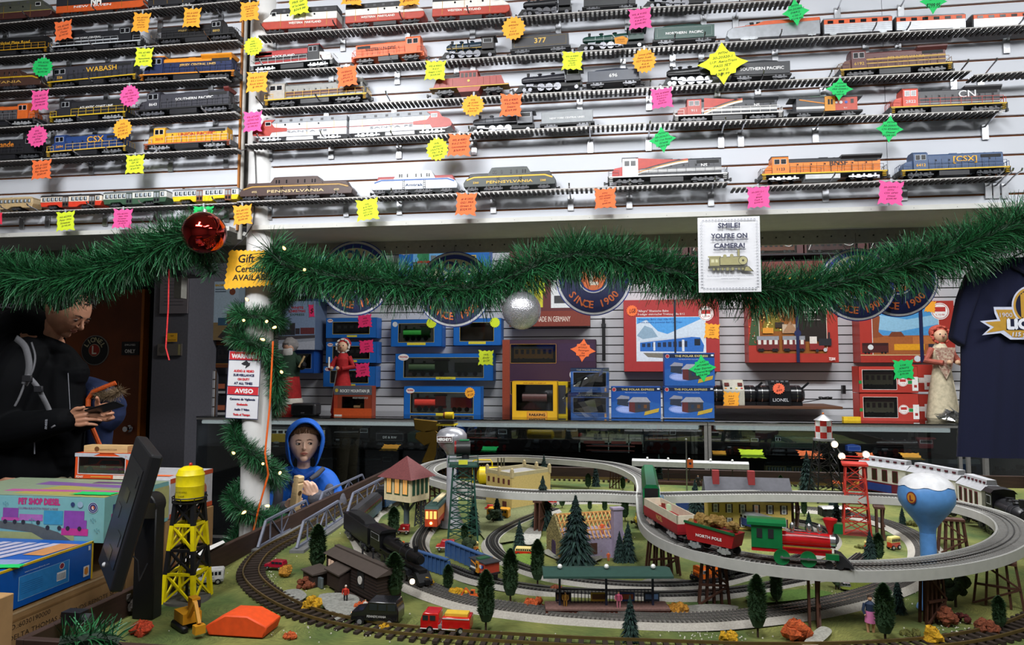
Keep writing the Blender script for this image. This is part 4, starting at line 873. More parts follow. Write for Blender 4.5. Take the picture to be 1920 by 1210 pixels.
def pr_polar(F):
 F.poly([(0,0),(1,0),(1,.45),(.6,.6),(0,.5)],'#2458a0');F.disc(.35,.28,.26,'#7088c8',sq=.35);F.disc(.32,.27,.2,'#98a8dc',sq=.3)
 F.rect(0,.86,1,.97,'#14203c');F.text('THE POLAR EXPRESS',.54,.875,.085,'#c8b878',fit=.66,bold=.002);F.text('THE POLAR EXPRESS Covered Bridge',.5,.79,.04,'#b8c4dc',fit=.44);F.disc(.06,.90,.042,'#b8b8c0');F.disc(.06,.90,.034,'#a82c30')
 F.poly([(.12,.42),(.35,.36),(.35,.62),(.13,.6)],'#2c3444');F.poly([(.10,.6),(.20,.72),(.37,.68),(.37,.6)],'#8a8c9c')
 F.poly([(.36,.2),(.48,.17),(.48,.5),(.36,.5)],'#5a2a2c');F.poly([(.48,.17),(.78,.24),(.78,.5),(.48,.5)],'#34343c');F.poly([(.33,.5),(.44,.66),(.72,.66),(.80,.5)],'#9a9ca8');F.rect(.54,.3,.60,.42,'#22344c');F.rect(.66,.31,.72,.42,'#6a4424')
 F.poly([(.66,.08),(.95,.2),(.97,.32),(.68,.2)],'#b89a38');F.rect(.93,.9,.98,.95,'#d8dce0')
PG='blue covered bridge boxes on the counter'
carton(1245,725,1339,784,5.40,.14,'#1c4c98','blue covered bridge box on the counter, right one, supporting a second box',group=PG,prints=pr_polar)
carton(1246,662,1340,724,5.40,.14,'#1c4c98','blue covered bridge box stacked on top of another, with a green price star',group=PG,prints=pr_polar)
carton(1146,725,1239,784,5.40,.14,'#1c4c98','blue covered bridge box on the counter, left one, nothing stacked on it',group=PG,prints=pr_polar)
def pr_pol2(F):F.rect(0,.86,1,.99,'#20304c');F.text('THE POLAR EXPRESS',.48,.88,.09,'#a8a890',fit=.66);F.rect(.1,.12,.7,.18,'#6078a8');F.rect(.05,.02,.8,.08,'#4868a0');F.rect(.88,.05,.93,.2,'#c89868')
for z,lb in((690,'upper of two small grey-blue window boxes wrapped in clear film'),(738,'lower of two small grey-blue window boxes wrapped in clear film')):
 carton(1070,z,1142,z+47,5.38,.1,'#3460a4',lb,group='film-wrapped small blue boxes',win=[(.07,.24,.92,.82)],trim='#8a94b0',content=[lambda b,x0,x1,y,z_,h:(b.box(x0+(x1-x0)*.1,x0+(x1-x0)*.9,y-.02,y+.02,z_+h*.1,z_+h*.55,M('#484c54',.6)),b.prism([(x0+(x1-x0)*.06,z_+h*.55),(x0+(x1-x0)*.94,z_+h*.55),(x0+(x1-x0)*.5,z_+h*.9)],y-.02,y+.02,M('#5c6068',.6)))],inner='#34383e',prints=pr_pol2)
rf=random.Random(4);b=MB();g0=glass('#e8eaec',.12,.9);ring=[]
for k in range(9):
 f=k/8;row=[]
 for j in range(7):
  t=j/6;p=W(1142-90*t*(.6+.4*math.sin(f*PI))+rf.uniform(-3,3),784-96*f*(1-.25*t)+rf.uniform(-3,3),5.30-.02*math.sin(t*9+f*7));row.append(p)
 ring.append(row)
for k in range(8):
 for j in range(6):b.quad(ring[k][j],ring[k][j+1],ring[k+1][j+1],ring[k+1][j],g0)
tag(b.build('plastic_film',smooth=180),'crumpled clear plastic film wrapped around the two small grey-blue boxes','film',kind='stuff')
def lgb(F,x,y,r=.06):F.disc(x,y,r,'#f0ece8');F.disc(x,y,r*.9,'#b83430');F.disc(x,y,r*.84,'#f0ece8');F.rect(x-r*.6,y-r*.05*F.w/F.h,x+r*.6,y+r*.5*F.w/F.h,'#b83430');F.text('LGB',x,y-r*.5*F.w/F.h,.035,'#b83430',fit=r)
def pr_alleg(F):
 F.rect(.13,.14,.86,.76,'#d8dce0');F.rect(.137,.147,.853,.753,'#4c98d8');F.poly([(.137,.4),(.137,.66),(.24,.72),(.36,.56),(.46,.52),(.853,.75),(.853,.4)],'#c8d4e0')
 F.poly([(.137,.5),(.22,.64),(.30,.6),(.36,.48),(.2,.45)],'#8aa4b8');F.rect(.137,.147,.853,.42,'#d4dae4');F.poly([(.2,.26),(.25,.2),(.6,.17),(.6,.25)],'#7a7468')
 F.poly([(.17,.28),(.83,.27),(.84,.36),(.80,.47),(.70,.48),(.17,.41)],'#2c68b8');F.poly([(.17,.40),(.70,.475),(.70,.495),(.17,.42)],'#c0c8d4')
 for i in range(9):F.rect(.19+.055*i,.34,.225+.055*i,.39+.004*i,'#1c2c48')
 F.rect(.74,.36,.80,.45,'#16202e');F.rect(.61,.28,.635,.44,'#d8dce0');F.rect(.31,.29,.33,.41,'#d8dce0')
 F.text('„Allegra" Rhätische Bahn'.replace('ä','a').replace('„','"'),.145,.83,.042,'#f0e4e0',al='l',fit=.33);F.text('3-teiliger elektrischer Triebzug ABe 8/12',.145,.785,.04,'#f0e4e0',al='l',fit=.5)
 F.text('Rhatische Bahn class ABe 4/12',.155,.715,.034,'#2a5ca0',al='l',fit=.38);F.text('3-unit electric powered Rail Car Train',.155,.675,.034,'#2a5ca0',al='l',fit=.46);lgb(F,.865,.80,.078);F.rect(.53,.15,.55,1,'#1c2030')
carton(1170,562,1349,697,YW-.03,.1,'#a43434','large red box with a picture of a blue train in snow',group=BG,prints=pr_alleg)
def pr_xmas(F):
 F.rect(.12,.2,.88,.88,'#d8c8b8');F.rect(.127,.13,.873,.88,'#8a5018');F.rect(.127,.6,.5,.88,'#6a4414');F.rect(.56,.3,.873,.84,'#1e1410');F.rect(.127,.83,.873,.90,'#2c4c34')
 rr=random.Random(3)
 F.poly([(.14,.45),(.28,.85),(.42,.45)],'#7a6a1c');F.poly([(0,.25),(.05,.75),(.12,.8),(.12,.25)],'#3c5030')
 for i in range(46):F.disc(rr.uniform(.15,.42),rr.uniform(.46,.82),rr.uniform(.004,.010),rr.choice(['#f0c040','#f8e088','#d87828']),6)
 for i in range(26):F.disc(rr.uniform(.01,.12),rr.uniform(.28,.8),rr.uniform(.004,.007),rr.choice(['#d83828','#e8e4d8','#f0a040']),6)
 for i in range(5):F.disc(.25+.13*i,.88,.012,'#f8e8a0',10)
 F.rect(.30,.5,.40,.58,'#34261c');F.rect(.16,.42,.28,.5,'#d89030');F.rect(.38,.42,.56,.55,'#b8a088');F.poly([(.38,.42),(.56,.42),(.47,.6)],'#a07858')
 for x in(.09,.38):train_print(F,x,x+.25,.18,.2,'#6c2424',4,'#d8d4cc','#8a8c94')
 F.rect(.68,.18,.84,.27,'#8a2828');F.rect(.68,.27,.76,.37,'#d8d0c8');F.rect(.78,.24,.92,.34,'#22242a');F.rect(.885,.34,.905,.43,'#22242a');F.disc(.85,.18,.022,'#c0c0c4',12);F.disc(.76,.17,.018,'#2a2a2e',12)
 F.text('Christmas Train',.62,.76,.045,'#f0ece4',al='l',fit=.20,bold=.002);F.text('Starter Set',.62,.71,.045,'#f0ece4',al='l',fit=.15,bold=.002);F.text('- complete',.63,.665,.03,'#d8d4cc',al='l',fit=.09);F.text('- ready to roll',.63,.635,.03,'#d8d4cc',al='l',fit=.11);F.text('for outdoors and indoors',.63,.605,.028,'#d8d4cc',al='l',fit=.18)
 lgb(F,.84,.88,.07);F.text('72304',.92,.03,.06,'#f0dcd8',fit=.07,bold=.002);F.rect(.53,0,.565,1,'#141c44');F.disc(.55,.42,.04,'#1c2450',10)
carton(1403,550,1571,680,YW-.03,.12,'#a8342a','red starter set box with a lit Christmas tree picture and blue ribbon',group=BG,prints=pr_xmas)
def pr_desert(F):
 F.rect(.13,.12,.84,.9,'#d8dcd8');F.rect(.137,.12,.833,.9,'#4a94cc');F.poly([(.137,.55),(.4,.5),(.833,.62),(.833,.78),(.5,.70),(.137,.8)],'#8cbcd8')
 F.rect(.137,.12,.833,.44,'#a05c30');F.poly([(.137,.4),(.137,.85),(.22,.75),(.20,.5),(.26,.42)],'#8a4828');F.poly([(.30,.42),(.34,.5),(.44,.5),(.48,.42)],'#743c24');F.rect(.56,.3,.82,.42,'#b87038')
 F.rect(.0,.0,1,.12,'#a8342a');train_print(F,.02,.30,.16,.16,'#4a2020',0,'#2a1414','#34181a');F.disc(.11,.25,.03,'#d8e0e0');F.rect(.36,.2,.68,.3,'#e0a020');F.rect(.72,.2,.9,.3,'#2a2c3c');F.rect(.0,.115,.97,.13,'#c8b080')
 F.disc(.60,.06,.035,'#cfd8dc');lgb(F,.855,.83,.095);F.rect(.63,0,.67,1,'#141c44');F.text('"Santa Fe" Freight Starter Set',.25,.84,.03,'#e0e4e8',al='l',fit=.3)
carton(1612,565,1790,680,YW-.03,.12,'#a8342a','red starter set box with a desert picture and a yellow wagon, behind the mob-capped doll',group=BG,prints=pr_desert,side='#6a2620')
def pr_lgb(F):
 F.rect(0,.33,1,.47,'#eee8e4');F.rect(0,.34,.05,.46,'#1c8a44');F.rect(.83,.34,.9,.46,'#1c8a44');F.rect(.045,.10,.70,.9,'#eee8e4');lgb(F,.745,.42,.085)
 F.rect(.9,.08,1,.6,'#e8e4e0');F.rect(.93,.2,.98,.3,'#a83430');F.text('for outdoors and indoors',.78,.13,.06,'#f0d8d4',fit=.2)
for x0,y0,y1,lb in((1696,684,735,'upper red coach box at the back of the red pile'),(1697,740,787,'lower red coach box at the back of the red pile')):
 carton(x0,y0,x0+59,y1,5.62,.12,'#b23a30',lb,group='red boxed coaches on the counter',prints=lambda F:(F.rect(0,.33,1,.52,'#eee8e4'),F.rect(.3,.34,.45,.5,'#1c8a44'),lgb(F,.2,.45,.2),F.rect(.62,.08,.95,.62,'#e8e4e0'),F.rect(.7,.2,.88,.34,'#a83430')))
for y0,y1,lb,dx in((687,737,'upper red window box of a cream and red coach, green price star on it',0),(738,790,'lower red window box of a cream and red coach',2)):
 carton(1610+dx,y0,1721+dx,y1,5.42,.14,'#b23a30',lb,group='red boxed coaches on the counter',win=[(.065,.13,.64,.86)],trim='#eee8e4',content=[cch('#c0ac90','#8a3a44',5,'#5a2c34','#6a3038')],inner='#1e1a1c',prints=lambda F:(F.rect(.66,.33,1,.47,'#eee8e4'),F.rect(0,.34,.05,.46,'#1c8a44'),F.rect(.83,.34,.9,.46,'#1c8a44'),lgb(F,.745,.42,.085),F.rect(.9,.08,1,.6,'#e8e4e0'),F.rect(.93,.2,.98,.3,'#a83430')))
b=MB();sf=W(1190,481,YW-.02).z
for(x0,x1,y0,y1,cl)in((1190,1290,440,480,'#6a2c28'),(1292,1398,440,480,'#7a3228'),(1405,1506,441,479,'#8a4428'),(1508,1622,438,478,'#5a3030'),(1624,1745,436,476,'#54383a')):
 k=['first','second','third','fourth','fifth'][[1190,1292,1405,1508,1624].index(x0)]
 def cont(b,xa,xb,y,z,h,cl=cl):
  coach_solid(b,xa+.01,xb-.01,y,z+h*.05,h*.7,cl,'#c0b8b0',8)
  b.tube(spline([(xa+.01,y-.035,z+h*.2),(xa+.06,y-.035,z+h*.8),(xa+.16,y-.035,z+h*.5),((xa+xb)/2,y-.035,z+h*.75),(xb-.06,y-.035,z+h*.4),(xb-.01,y-.035,z+h*.7)],5),.0022,M('#e8e6e2',.3),5)
 carton(x0,y0,x1,y1,YW-.08,.1,'#4c2a2a',k+' of the maroon coach boxes with clear windows in the row under the soffit',group='maroon coach boxes under the soffit',win=[(.04,.1,.88,.92)],trim='#3a2420',content=[cont],inner='#2c2020')
q0,q1=W(1180,483,YW-.1),W(1760,483,YW-.1)
bb=MB();bb.box(q0.x,q1.x,YW-.12,YL,q0.z-.012,q0.z,DK);tag(bb.build('wall_shelf',smooth=0),'thin dark shelf carrying the maroon coach boxes under the soffit','shelf')
for(x0,x1,y0,y1,k)in((1292,1400,492,524,'left'),(1428,1545,490,524,'middle'),(1765,1800,440,470,'highest, by the shirt')):
 carton(x0,y0,x1,y1,YW-.08,.1,'#6a2a26','maroon box with a yellow lower edge behind the garland, '+k,group='maroon boxes behind the garland',prints=lambda F:F.rect(0,0,1,.12,'#c8a030'))
def pr_snow(F):
 F.rect(0,0,1,1,'#8296b4');F.rect(0,0,1,.28,'#9aa0ac');F.text('WHITE',.5,.84,.07,'#a82c34',fit=.34,bold=.004);F.text('CHRISTMAS',.5,.77,.07,'#a82c34',fit=.46,bold=.004);F.text('EXPRESS',.5,.70,.06,'#3c5a50',fit=.4,bold=.003)
 F.poly([(0,.3),(.08,.62),(.16,.3)],'#5a6474');F.rect(.05,.3,.45,.42,'#2e2e34');F.rect(.3,.4,.45,.55,'#383234');F.rect(.1,.42,.14,.56,'#2e2e34');F.rect(.6,.32,.98,.45,'#6a3438');F.rect(.46,.32,.58,.44,'#3a3034');F.poly([(0,.2),(1,.24),(1,.3),(0,.28)],'#4a4448');F.poly([(0,0),(1,0),(1,.18),(0,.12)],'#b8bcc8')
carton(523,565,591,656,5.75,.1,'#5a6a84','winter picture box with a steam train in snow, right of the column',group=BG,prints=pr_snow)
carton(540,655,588,700,5.80,.08,'#1c4c98','dark blue window box below the winter picture box',group=BG,win=[(.1,.2,.9,.8)],trim='#8a94b0',content=[None])
def pr_bach(F):
 F.rect(0,0,1,1,'#a8bccc');F.rect(0,0,1,.3,'#8a7450');F.poly([(.2,.05),(.9,.4),(.9,.3),(.5,0)],'#3a3434');F.rect(.2,.25,.6,.38,'#3a5a74');F.rect(.55,.28,.95,.5,'#6a3a34');F.disc(.75,.82,.12,'#7a4430');F.text('BACHMANN',.06,.92,.05,'#c8a030',al='l',fit=.6,bold=.003)
 for y in(.86,.82):F.rect(.06,y,.5,y+.015,'#4a5868')
carton(400,528,447,638,5.35,.1,'#7a8a94','tall picture box of a train beside a station, left of the column',group=BG,prints=pr_bach)
def pr_wood(F):
 F.rect(.02,.01,.98,.99,'#5a3420');F.rect(.06,.02,.94,.98,'#6a3e26');F.disc(.45,.84,.2,'#8a7a60',sq=.9);F.disc(.45,.84,.17,'#30343c',sq=.9)
 for x,y in((.3,.32),(.3,.22),(.62,.22),(.3,.10),(.62,.10)):F.disc(x,y,.12,'#6c6c70',14)
 F.rect(.3,.45,.5,.7,'#7a4c34')
carton(355,526,399,690,5.35,.12,'#5e3822','tall narrow wood-toned box with an oval picture, at the left of the slat wall',group=BG,prints=pr_wood)
carton(398,640,446,690,5.40,.1,'#6a3c20','brown window box beside the tall narrow wood-toned box',group=BG,win=[(.12,.16,.95,.86)],trim='#c89038',content=[cch('#4a3c38',n=4)])
for y0,lb in((702,'upper'),(742,'lower')):
 carton(402,y0,424,y0+36,5.45,.1,'#26262a',lb+' small dark box with an orange patch left of the warning sign',group='small dark boxes left of the column',prints=lambda F:(F.rect(.1,.25,.9,.5,'#c87050'),F.rect(.05,0,.95,.12,'#c8c8c8')))
slatwall('wall_panel',W(348,740,5.36).x,W(401,740,5.36).x,5.36,W(375,786,5.36).z,W(375,695,5.36).z,0,M('#b8b8bc',.5),M('#4a3420',.8))
# == GLASS COUNTERS
zC=W(960,787,YC).z
FR=M('#a6a49f',.35,.6)
TUBE=M('#f0f2f4',.4,emit=.75)
def counter(x0,x1,label,lit,sh):
 r=T('display_counter',label,'display counter',(x0,YC,0));w=x1-x0;d=YL-.03-YC
 b=MB();b.box(0,w,0,d,0,.12,DK);b.box(0,w,d-.02,d,.12,zC-.02,M('#4e4e50',.8))
 for x in(0,w-.02):b.box(x,x+.02,.02,d-.02,.12,.14,FR)
 b.build('base',r,smooth=0)
 b=MB()
 for x in(0,w-.022):b.box(x,x+.022,0,.022,.12,zC-.022,FR);b.box(x,x+.022,d-.022,d,.12,zC-.022,FR)
 b.box(0,w,-.002,.024,zC-.026,zC-.008,FR);b.box(0,w,0,.02,.12,.14,FR);b.box(0,.02,.02,d,zC-.026,zC-.008,FR);b.box(w-.02,w,.02,d,zC-.026,zC-.008,FR)
 b.build('frame',r,smooth=0)
 b=MB();b.box(-.002,w+.002,-.004,d,zC-.008,zC,glass('#cfd8d6',.03,.5));b.build('glass_top',r,smooth=0)
 b=MB();b.box(.02,w-.02,.006,.010,.14,zC-.03,glass('#cdd4d4',.02,.25));b.build('front_pane',r,smooth=0)
 for z in sh:b=MB();b.box(.02,w-.02,.04,d-.04,z-.008,z,glass('#b8cac4',.03,.5));b.build('glass_shelf',r,smooth=0)
 if lit:b=MB();b.cyl((w*.5,.035,zC-.048),.013,w-.12,TUBE,'x',12);b.box(.05,w-.05,.045,.075,zC-.06,zC-.03,M('#d0d2d4',.4));b.build('light_tube',r)
 if lit:area('counter_light',(x0+w/2,YC+.09,zC-.05),w-.2,.04,5,CW)
 return r
cxa,cxb,cxc=W(362,800,YC).x,W(1326,800,YC).x,W(1802,800,YC).x
sh1=W(960,846,YC+.04).z;sh2=W(960,905,YC+.04).z
counter(cxa,cxb,'long glass display counter with dark engines inside, behind the boy',True,(sh1,sh2))
counter(cxb+.006,cxc,'shorter glass display counter holding a green streetcar, behind the right half of the layout',True,(sh1,sh2))
counter(cxc+.03,cxc+1.1,'dark unlit glass case beyond the shirt at the right edge',False,(sh2,))
b=MB();p=W(1852,900,4.75);b.box(p.x-.012,p.x+.012,4.75,4.78,0,1.08,FR);tag(b.build('metal_post'),'upright metal post of a case at the right edge below the shirt','post')
CG='models inside the glass counters'
def inside(px0,px1,pb,pt,fn,name,label,cat,y=YC+.24,base=None,rz=0,**k):
 z=base if base is not None else sh1;a,c=W(px0,pb,y),W(px1,pb,y);h=W(px0,pt,y).z-W(px0,pb,y).z
 r=T(name,label,cat,((a.x+c.x)/2,y,z+.001),group=CG,rz=rz);fn(r,c.x-a.x,h,**k);return r
inside(506,612,842,810,coach,'model_coach','white and yellow coach in the counter left of the boy\'s hood','model coach',lower='#d8b020',upper='#c8c8c4',roofc='#6a6a6c',n=8)
inside(620,700,842,803,steam,'model_steam_engine','black steam engine on the counter\'s upper shelf just right of the boy','model steam engine',body='#1c1c20',rod='#55565a')
inside(703,762,842,812,tender,'model_tender','black tender with a small white framed plate in the counter','model tender',body='#1c1c20',text='DE & RW',border='#b8b8b8',ts=.2)
inside(765,800,842,812,tender,'model_tender','dark green tender in the counter behind the gold bow','model tender',body='#1c2c24')
inside(868,962,842,800,steam,'model_steam_engine','black steam engine with red frame line in the counter, right of the silver water tower','model steam engine',body='#1a1a1e',trim='#7a2424',rod='#6a2424')
inside(985,1095,848,794,steam,'model_steam_engine','big black steam engine in the middle of the long counter','model steam engine',body='#161618',rod='#2c2c30')
inside(1208,1275,846,798,steam,'model_steam_engine','black engine with a dark red running board near the counter\'s right end','model steam engine',body='#18181a',trim='#7a2020',rod='#4a2020',big=2)
inside(505,640,905,872,hood,'model_locomotive','dark diesel on the counter\'s lower shelf behind the boy','model locomotive',base=sh2,body='#1a1a1e',rail='#2a2a2e')
inside(655,745,905,862,steam,'model_steam_engine','dark steam engine on the counter\'s lower shelf right of the boy','model steam engine',base=sh2,body='#16161a',rod='#3a3a3e')
inside(1350,1430,832,800,steam,'model_steam_engine','dark steam engine at the left of the right-hand counter','model steam engine',body='#201a1a',rod='#5a2c28')
inside(1440,1535,834,802,hood,'model_locomotive','dark green diesel on the right-hand counter\'s upper shelf','model locomotive',body='#1c2c24',rail='#3a2a28')
inside(1585,1612,812,795,tender,'model_wagon','small blue and white wagon in the right-hand counter behind the red floodlight tower','model wagon',body='#2c4a9a',border='#d8d8d8')
inside(1630,1760,834,800,steam,'model_steam_engine','dark red and black steam engine on the right-hand counter\'s upper shelf','model steam engine',body='#241c1e',cabc='#5a2024',rod='#5a3030')
inside(1433,1540,888,845,trolley,'model_streetcar','large dark green streetcar with cream window frames on the lower shelf','model streetcar',base=sh2,y=YC+.2,lower='#1c3a28',upper='#b0a070',roof='#24282a',door='#22382c',pole=False)
inside(1665,1838,905,850,coach,'model_coach','large dark blue coach with pale square windows on the lower shelf','model coach',base=sh2,y=YC+.2,lower='#22304a',upper='#2c3c5a',n=6,roofc='#7a8088')
inside(1856,1935,905,855,steam,'model_steam_engine','big black steam engine in the dark case under the shirt','model steam engine',base=sh2,y=YC+.2,body='#141416',rod='#2a2a2e')
for i,(x0,x1,y0,y1,cl,lb)in enumerate(((1088,1140,812,838,'#8a8478','left pale printed carton'),(1142,1178,812,838,'#94907e','middle pale printed carton'),(1180,1206,812,838,'#8a8a80','right pale printed carton'),(1085,1205,838,846,'#9aa49c','flat pale tray of small parts'),(728,762,848,868,'#9a9c9e','pale blue printed carton on the lower shelf'),(870,905,868,880,'#7a6c50','tan carton on the lower shelf'))):
 y=YC+.32 if i<4 else YC+.3;a=W(x0,y1,y);c=W(x1,y0,y);z=sh1 if i<4 else sh2
 b=MB();b.box(0,c.x-a.x,0,.14,0,c.z-a.z,M(cl,.6))
 o=b.build('carton',smooth=0);o.location=(a.x,y,z+.001);tag(o,lb+' inside the long glass counter','carton',CG)
 F=Face((0,0,0),(1,0,0),(0,0,1),c.x-a.x,c.z-a.z);F.rect(.12,.3,.88,.5,'#7a3c34');F.rect(.2,.6,.8,.7,'#5a5c60');F.b.build('printing',o,smooth=0)
for(x,y,w,c,lb)in((1349,838,24,'a','lying on the right-hand counter\'s shelf edge, leftmost'),(1410,838,42,'y','lying on the right-hand counter\'s shelf edge, second'),(1520,840,40,'o','lying on the right-hand counter\'s shelf edge, beside the black tower'),(1624,842,28,'o','lying on the right-hand counter\'s shelf, left of the white passenger train'),(1710,843,32,'a','lying on the right-hand counter\'s shelf above the big dark blue coach'),(731,844,34,'a','lying in the long counter behind the signal house'),(917,855,30,'g','lying in the long counter right of the silver tower')):
 p=W(x,y,YC+.08);s=w/FPX*5.3/2;bb=MB();bb.prism(star_pts('s',2*s,s*1.6,random.Random(x)),0,.0006,M(TC[c],.7),'z')
 o=bb.build('price_star',smooth=0);o.location=(p.x,YC+.09,sh1+.004);o.rotation_euler=(.35,0,0);tag(o,CN_[c]+' price card '+lb,'price tag','price cards in the counters')
for a in[(684,602,26,24,'m','s',['WIL','coach','$79'],'on the upper left window box',5.857),(687,650,26,24,'m','s',['WIL','coach','$79'],'on the middle left window box',5.857),(680,694,26,26,'m','s',['WIL','coach','$79'],'on the lower left window box',5.857),(584,583,10,24,'m','s',['$'],'at the edge of the winter picture box',5.747),(809,606,20,20,'y','b',[],'on the green toy engine\'s box',5.857),(928,605,20,20,'y','b',[],'on the brown wagon\'s box',5.857),(911,671,28,28,'y','s',['WIL','Emily','$129'],'on the long blue window box',5.857),(881,737,20,22,'a','b',['James','$129'],'on the red engine\'s box',5.617),(1093,657,46,42,'o','g',['LGB','#72323','Passenger','Set','$399'],'on the big dark maroon set box',5.697),(898,454,28,12,'y','s',['Set'],'at the top of the sky picture box',5.817),(1016,540,12,20,'Y','s',[],'behind the garland above the silver ball',5.837),(1185,583,22,22,'o','b',['LGB'],'cornering the blue train in snow box',5.827),(1335,621,28,28,'a','s',['LGB','Allegra','train','$699'],'at the right of the box with a blue train in snow',5.827),(1317,691,50,50,'g','g',['LIO','#714409','Polar Express','Covered Bridge','$54.99'],'on the stacked blue covered bridge box',5.397),(1371,750,30,30,'a','s',['4-6-0','used','Z4000','$299'],'on the grey control unit',5.53),(1460,729,24,22,'O','b',['Z','$99'],'on the black twin-barrel transformer',5.53),(1694,693,38,36,'g','s',['LGB','#36072','Christmas','$79.99'],'on the upper red coach box',5.417),(1281,453,20,18,'o','b',[],'on the first maroon coach box',5.777),(1489,447,18,18,'p','b',[],'on the third maroon coach box',5.777),(1610,442,22,20,'o','b',[],'on the fourth maroon coach box',5.777),(1736,437,22,20,'p','b',[],'on the fifth maroon coach box',5.777),(1744,575,20,22,'a','s',[],'on the desert picture box',5.827)]:
 star(*a[:8],y=a[8],group='price stars on the back wall boxes',clip=False)
p0,p1=W(1338,760,5.6),W(1572,760,5.6)
b=MB();b.box(p0.x,p1.x,5.5,5.97,p0.z-.02,p0.z,M('#5c3a26',.6,n=.2,kind='wood',scale=10));tag(b.build('wooden_shelf',bev=.002),'small brown wooden shelf under the two black transformers','shelf')
def transformer(px,label,pale):
 p=W(px,757,5.6);r=T('transformer',label,'transformer',(p.x,5.62,p0.z));k=M('#17171a',.22)
 b=MB();b.tube([(-.2,0,.085),(-.19,0,.085),(-.16,0,.085),(.16,0,.085),(.19,0,.085),(.2,0,.085)],[.01,.045,.072,.072,.045,.01],k,20);b.box(-.17,.17,-.05,.05,0,.03,k)
 for x in(-.13,.13):b.cyl((x,0,.085),.0745,.004,CHROME,'x',20)
 b.build('body',r,smooth=40)
 b=MB();b.prism([(-.085,0),(.07,0),(.07,.20),(-.02,.20),(-.085,.12)],-.08,.08,M('#b0ac9e',.5)if pale else k,'x');b.build('housing',r,smooth=0,bev=.004)
 b=MB()
 if pale:
  for x in(-.05,.05):b.cb((x,-.058,.165),(.035,.004,.03),M('#5a1c14',.3),Matrix.Rotation(-.68,3,'X'))
  for i,c in enumerate(('#d88830','#1c3c28','#d8c060','#b83028')):b.cb((-.06+.04*i,-.075,.135),(.014,.006,.012),M(c,.4),Matrix.Rotation(-.68,3,'X'))
 else:b.text('LIONEL',(0,-.087,.035),.035,M('#c8c8cc',.4),fit=.12);[b.box(-.06+.035*i,-.04+.035*i,-.062,-.056,.185,.195,M('#6a6c70',.4))for i in range(4)]
 b.build('control_panel',r,smooth=0)
 for s in(1,):b=MB();b.bar((s*.17,-.03,.13),(s*.22,-.05,.18),.016,k);b.build('handle',r)
transformer(1374,'black transformer with a pale grey panel of red displays',True)
transformer(1460,'black twin-barrel transformer with white lettering on its front',False)
b=MB();ct=W(1548,752,5.6);b.tube([ct+Vector((math.cos(i*.55)*.05*(1+.2*math.sin(i)),math.sin(i*.9)*.02,.012+.018*abs(math.sin(i*.7))))for i in range(34)]+[W(1500,756,5.6)],.003,BLK,6);tag(b.build('coiled_cord'),'coiled black power cord beside the transformer','cord')
b=MB();q=W(1583,731,5.93);b.box(q.x-.012,q.x+.012,5.93,5.97,q.z-.035,q.z+.035,BLK);tag(b.build('wall_hook',smooth=0),'small black hook block on the back slat wall','hook')
b=MB();q=W(1606,737,5.98);b.box(q.x-.02,q.x+.03,5.985,5.999,q.z-.045,q.z+.04,M('#d8d8d4',.6));tag(b.build('paper_tag',smooth=0),'white paper tag left of the red coach boxes','tag')
b=MB();q0,q1=W(1580,780,5.4),W(1612,780,5.4);b.box(q0.x,q1.x,5.38,5.42,zC,zC+.028,M('#e0b820',.5));tag(b.build('yellow_box',smooth=0),'little flat yellow box on the glass counter','box')
b=MB();q=W(1132,640,5.95);b.box(q.x-.014,q.x+.014,5.93,5.97,q.z-.17,q.z+.2,BLK);b.box(q.x-.02,q.x+.02,5.925,5.965,q.z+.12,q.z+.15,DK);tag(b.build('black_strap',smooth=0),'long narrow black clip strip on the back slat wall','strip')
b=MB();q=W(571,767,5.35);b.box(q.x-.11,q.x+.11,5.32,5.44,zC,zC+.1,M('#2a2a2c',.4));o=b.build('speaker_box',bev=.02,seg=3);tag(o,'small black boxed speaker with a rounded front on the counter, right of the column','speaker')
b=MB();b.box(q.x-.085,q.x+.085,5.315,5.32,zC+.015,zC+.085,M('#0c0c0e',.25));b.text('SONY',(q.x,5.3145,zC+.02),.012,M('#8a8a8e',.5));o2=b.build('grille',o,smooth=0)
def pr_rock(F):
 F.rect(0,.72,1,1,'#5a5c64');F.text('ROCKY MOUNTAIN JR',.55,.80,.13,'#e0e0dc',fit=.78,bold=.004);F.disc(.07,.86,.045,'#c8b040');F.rect(0,0,1,.3,'#c85020');F.rect(0,.3,.1,.7,'#a83c24');F.text('ROCKY MOUNTAIN JR',.7,.60,.08,'#d8d4cc',fit=.4);F.rect(.02,.03,.22,.1,'#e8e4dc')
carton(626,724,697,784,5.38,.1,'#8a3a24','small mountain railway set box with an orange foot, in front of the red-dressed doll',group=BG,win=[(.22,.16,.8,.66)],trim='#3a2a20',content=[lambda b,x0,x1,y,z,h:(engine_solid(b,x0,x0+(x1-x0)*.5,y,z+h*.1,h*.7,'#3a3430'),engine_solid(b,x0+(x1-x0)*.5,x1,y-.01,z+h*.05,h*.6,'#8a6a48'))],inner='#7a5038',prints=pr_rock)
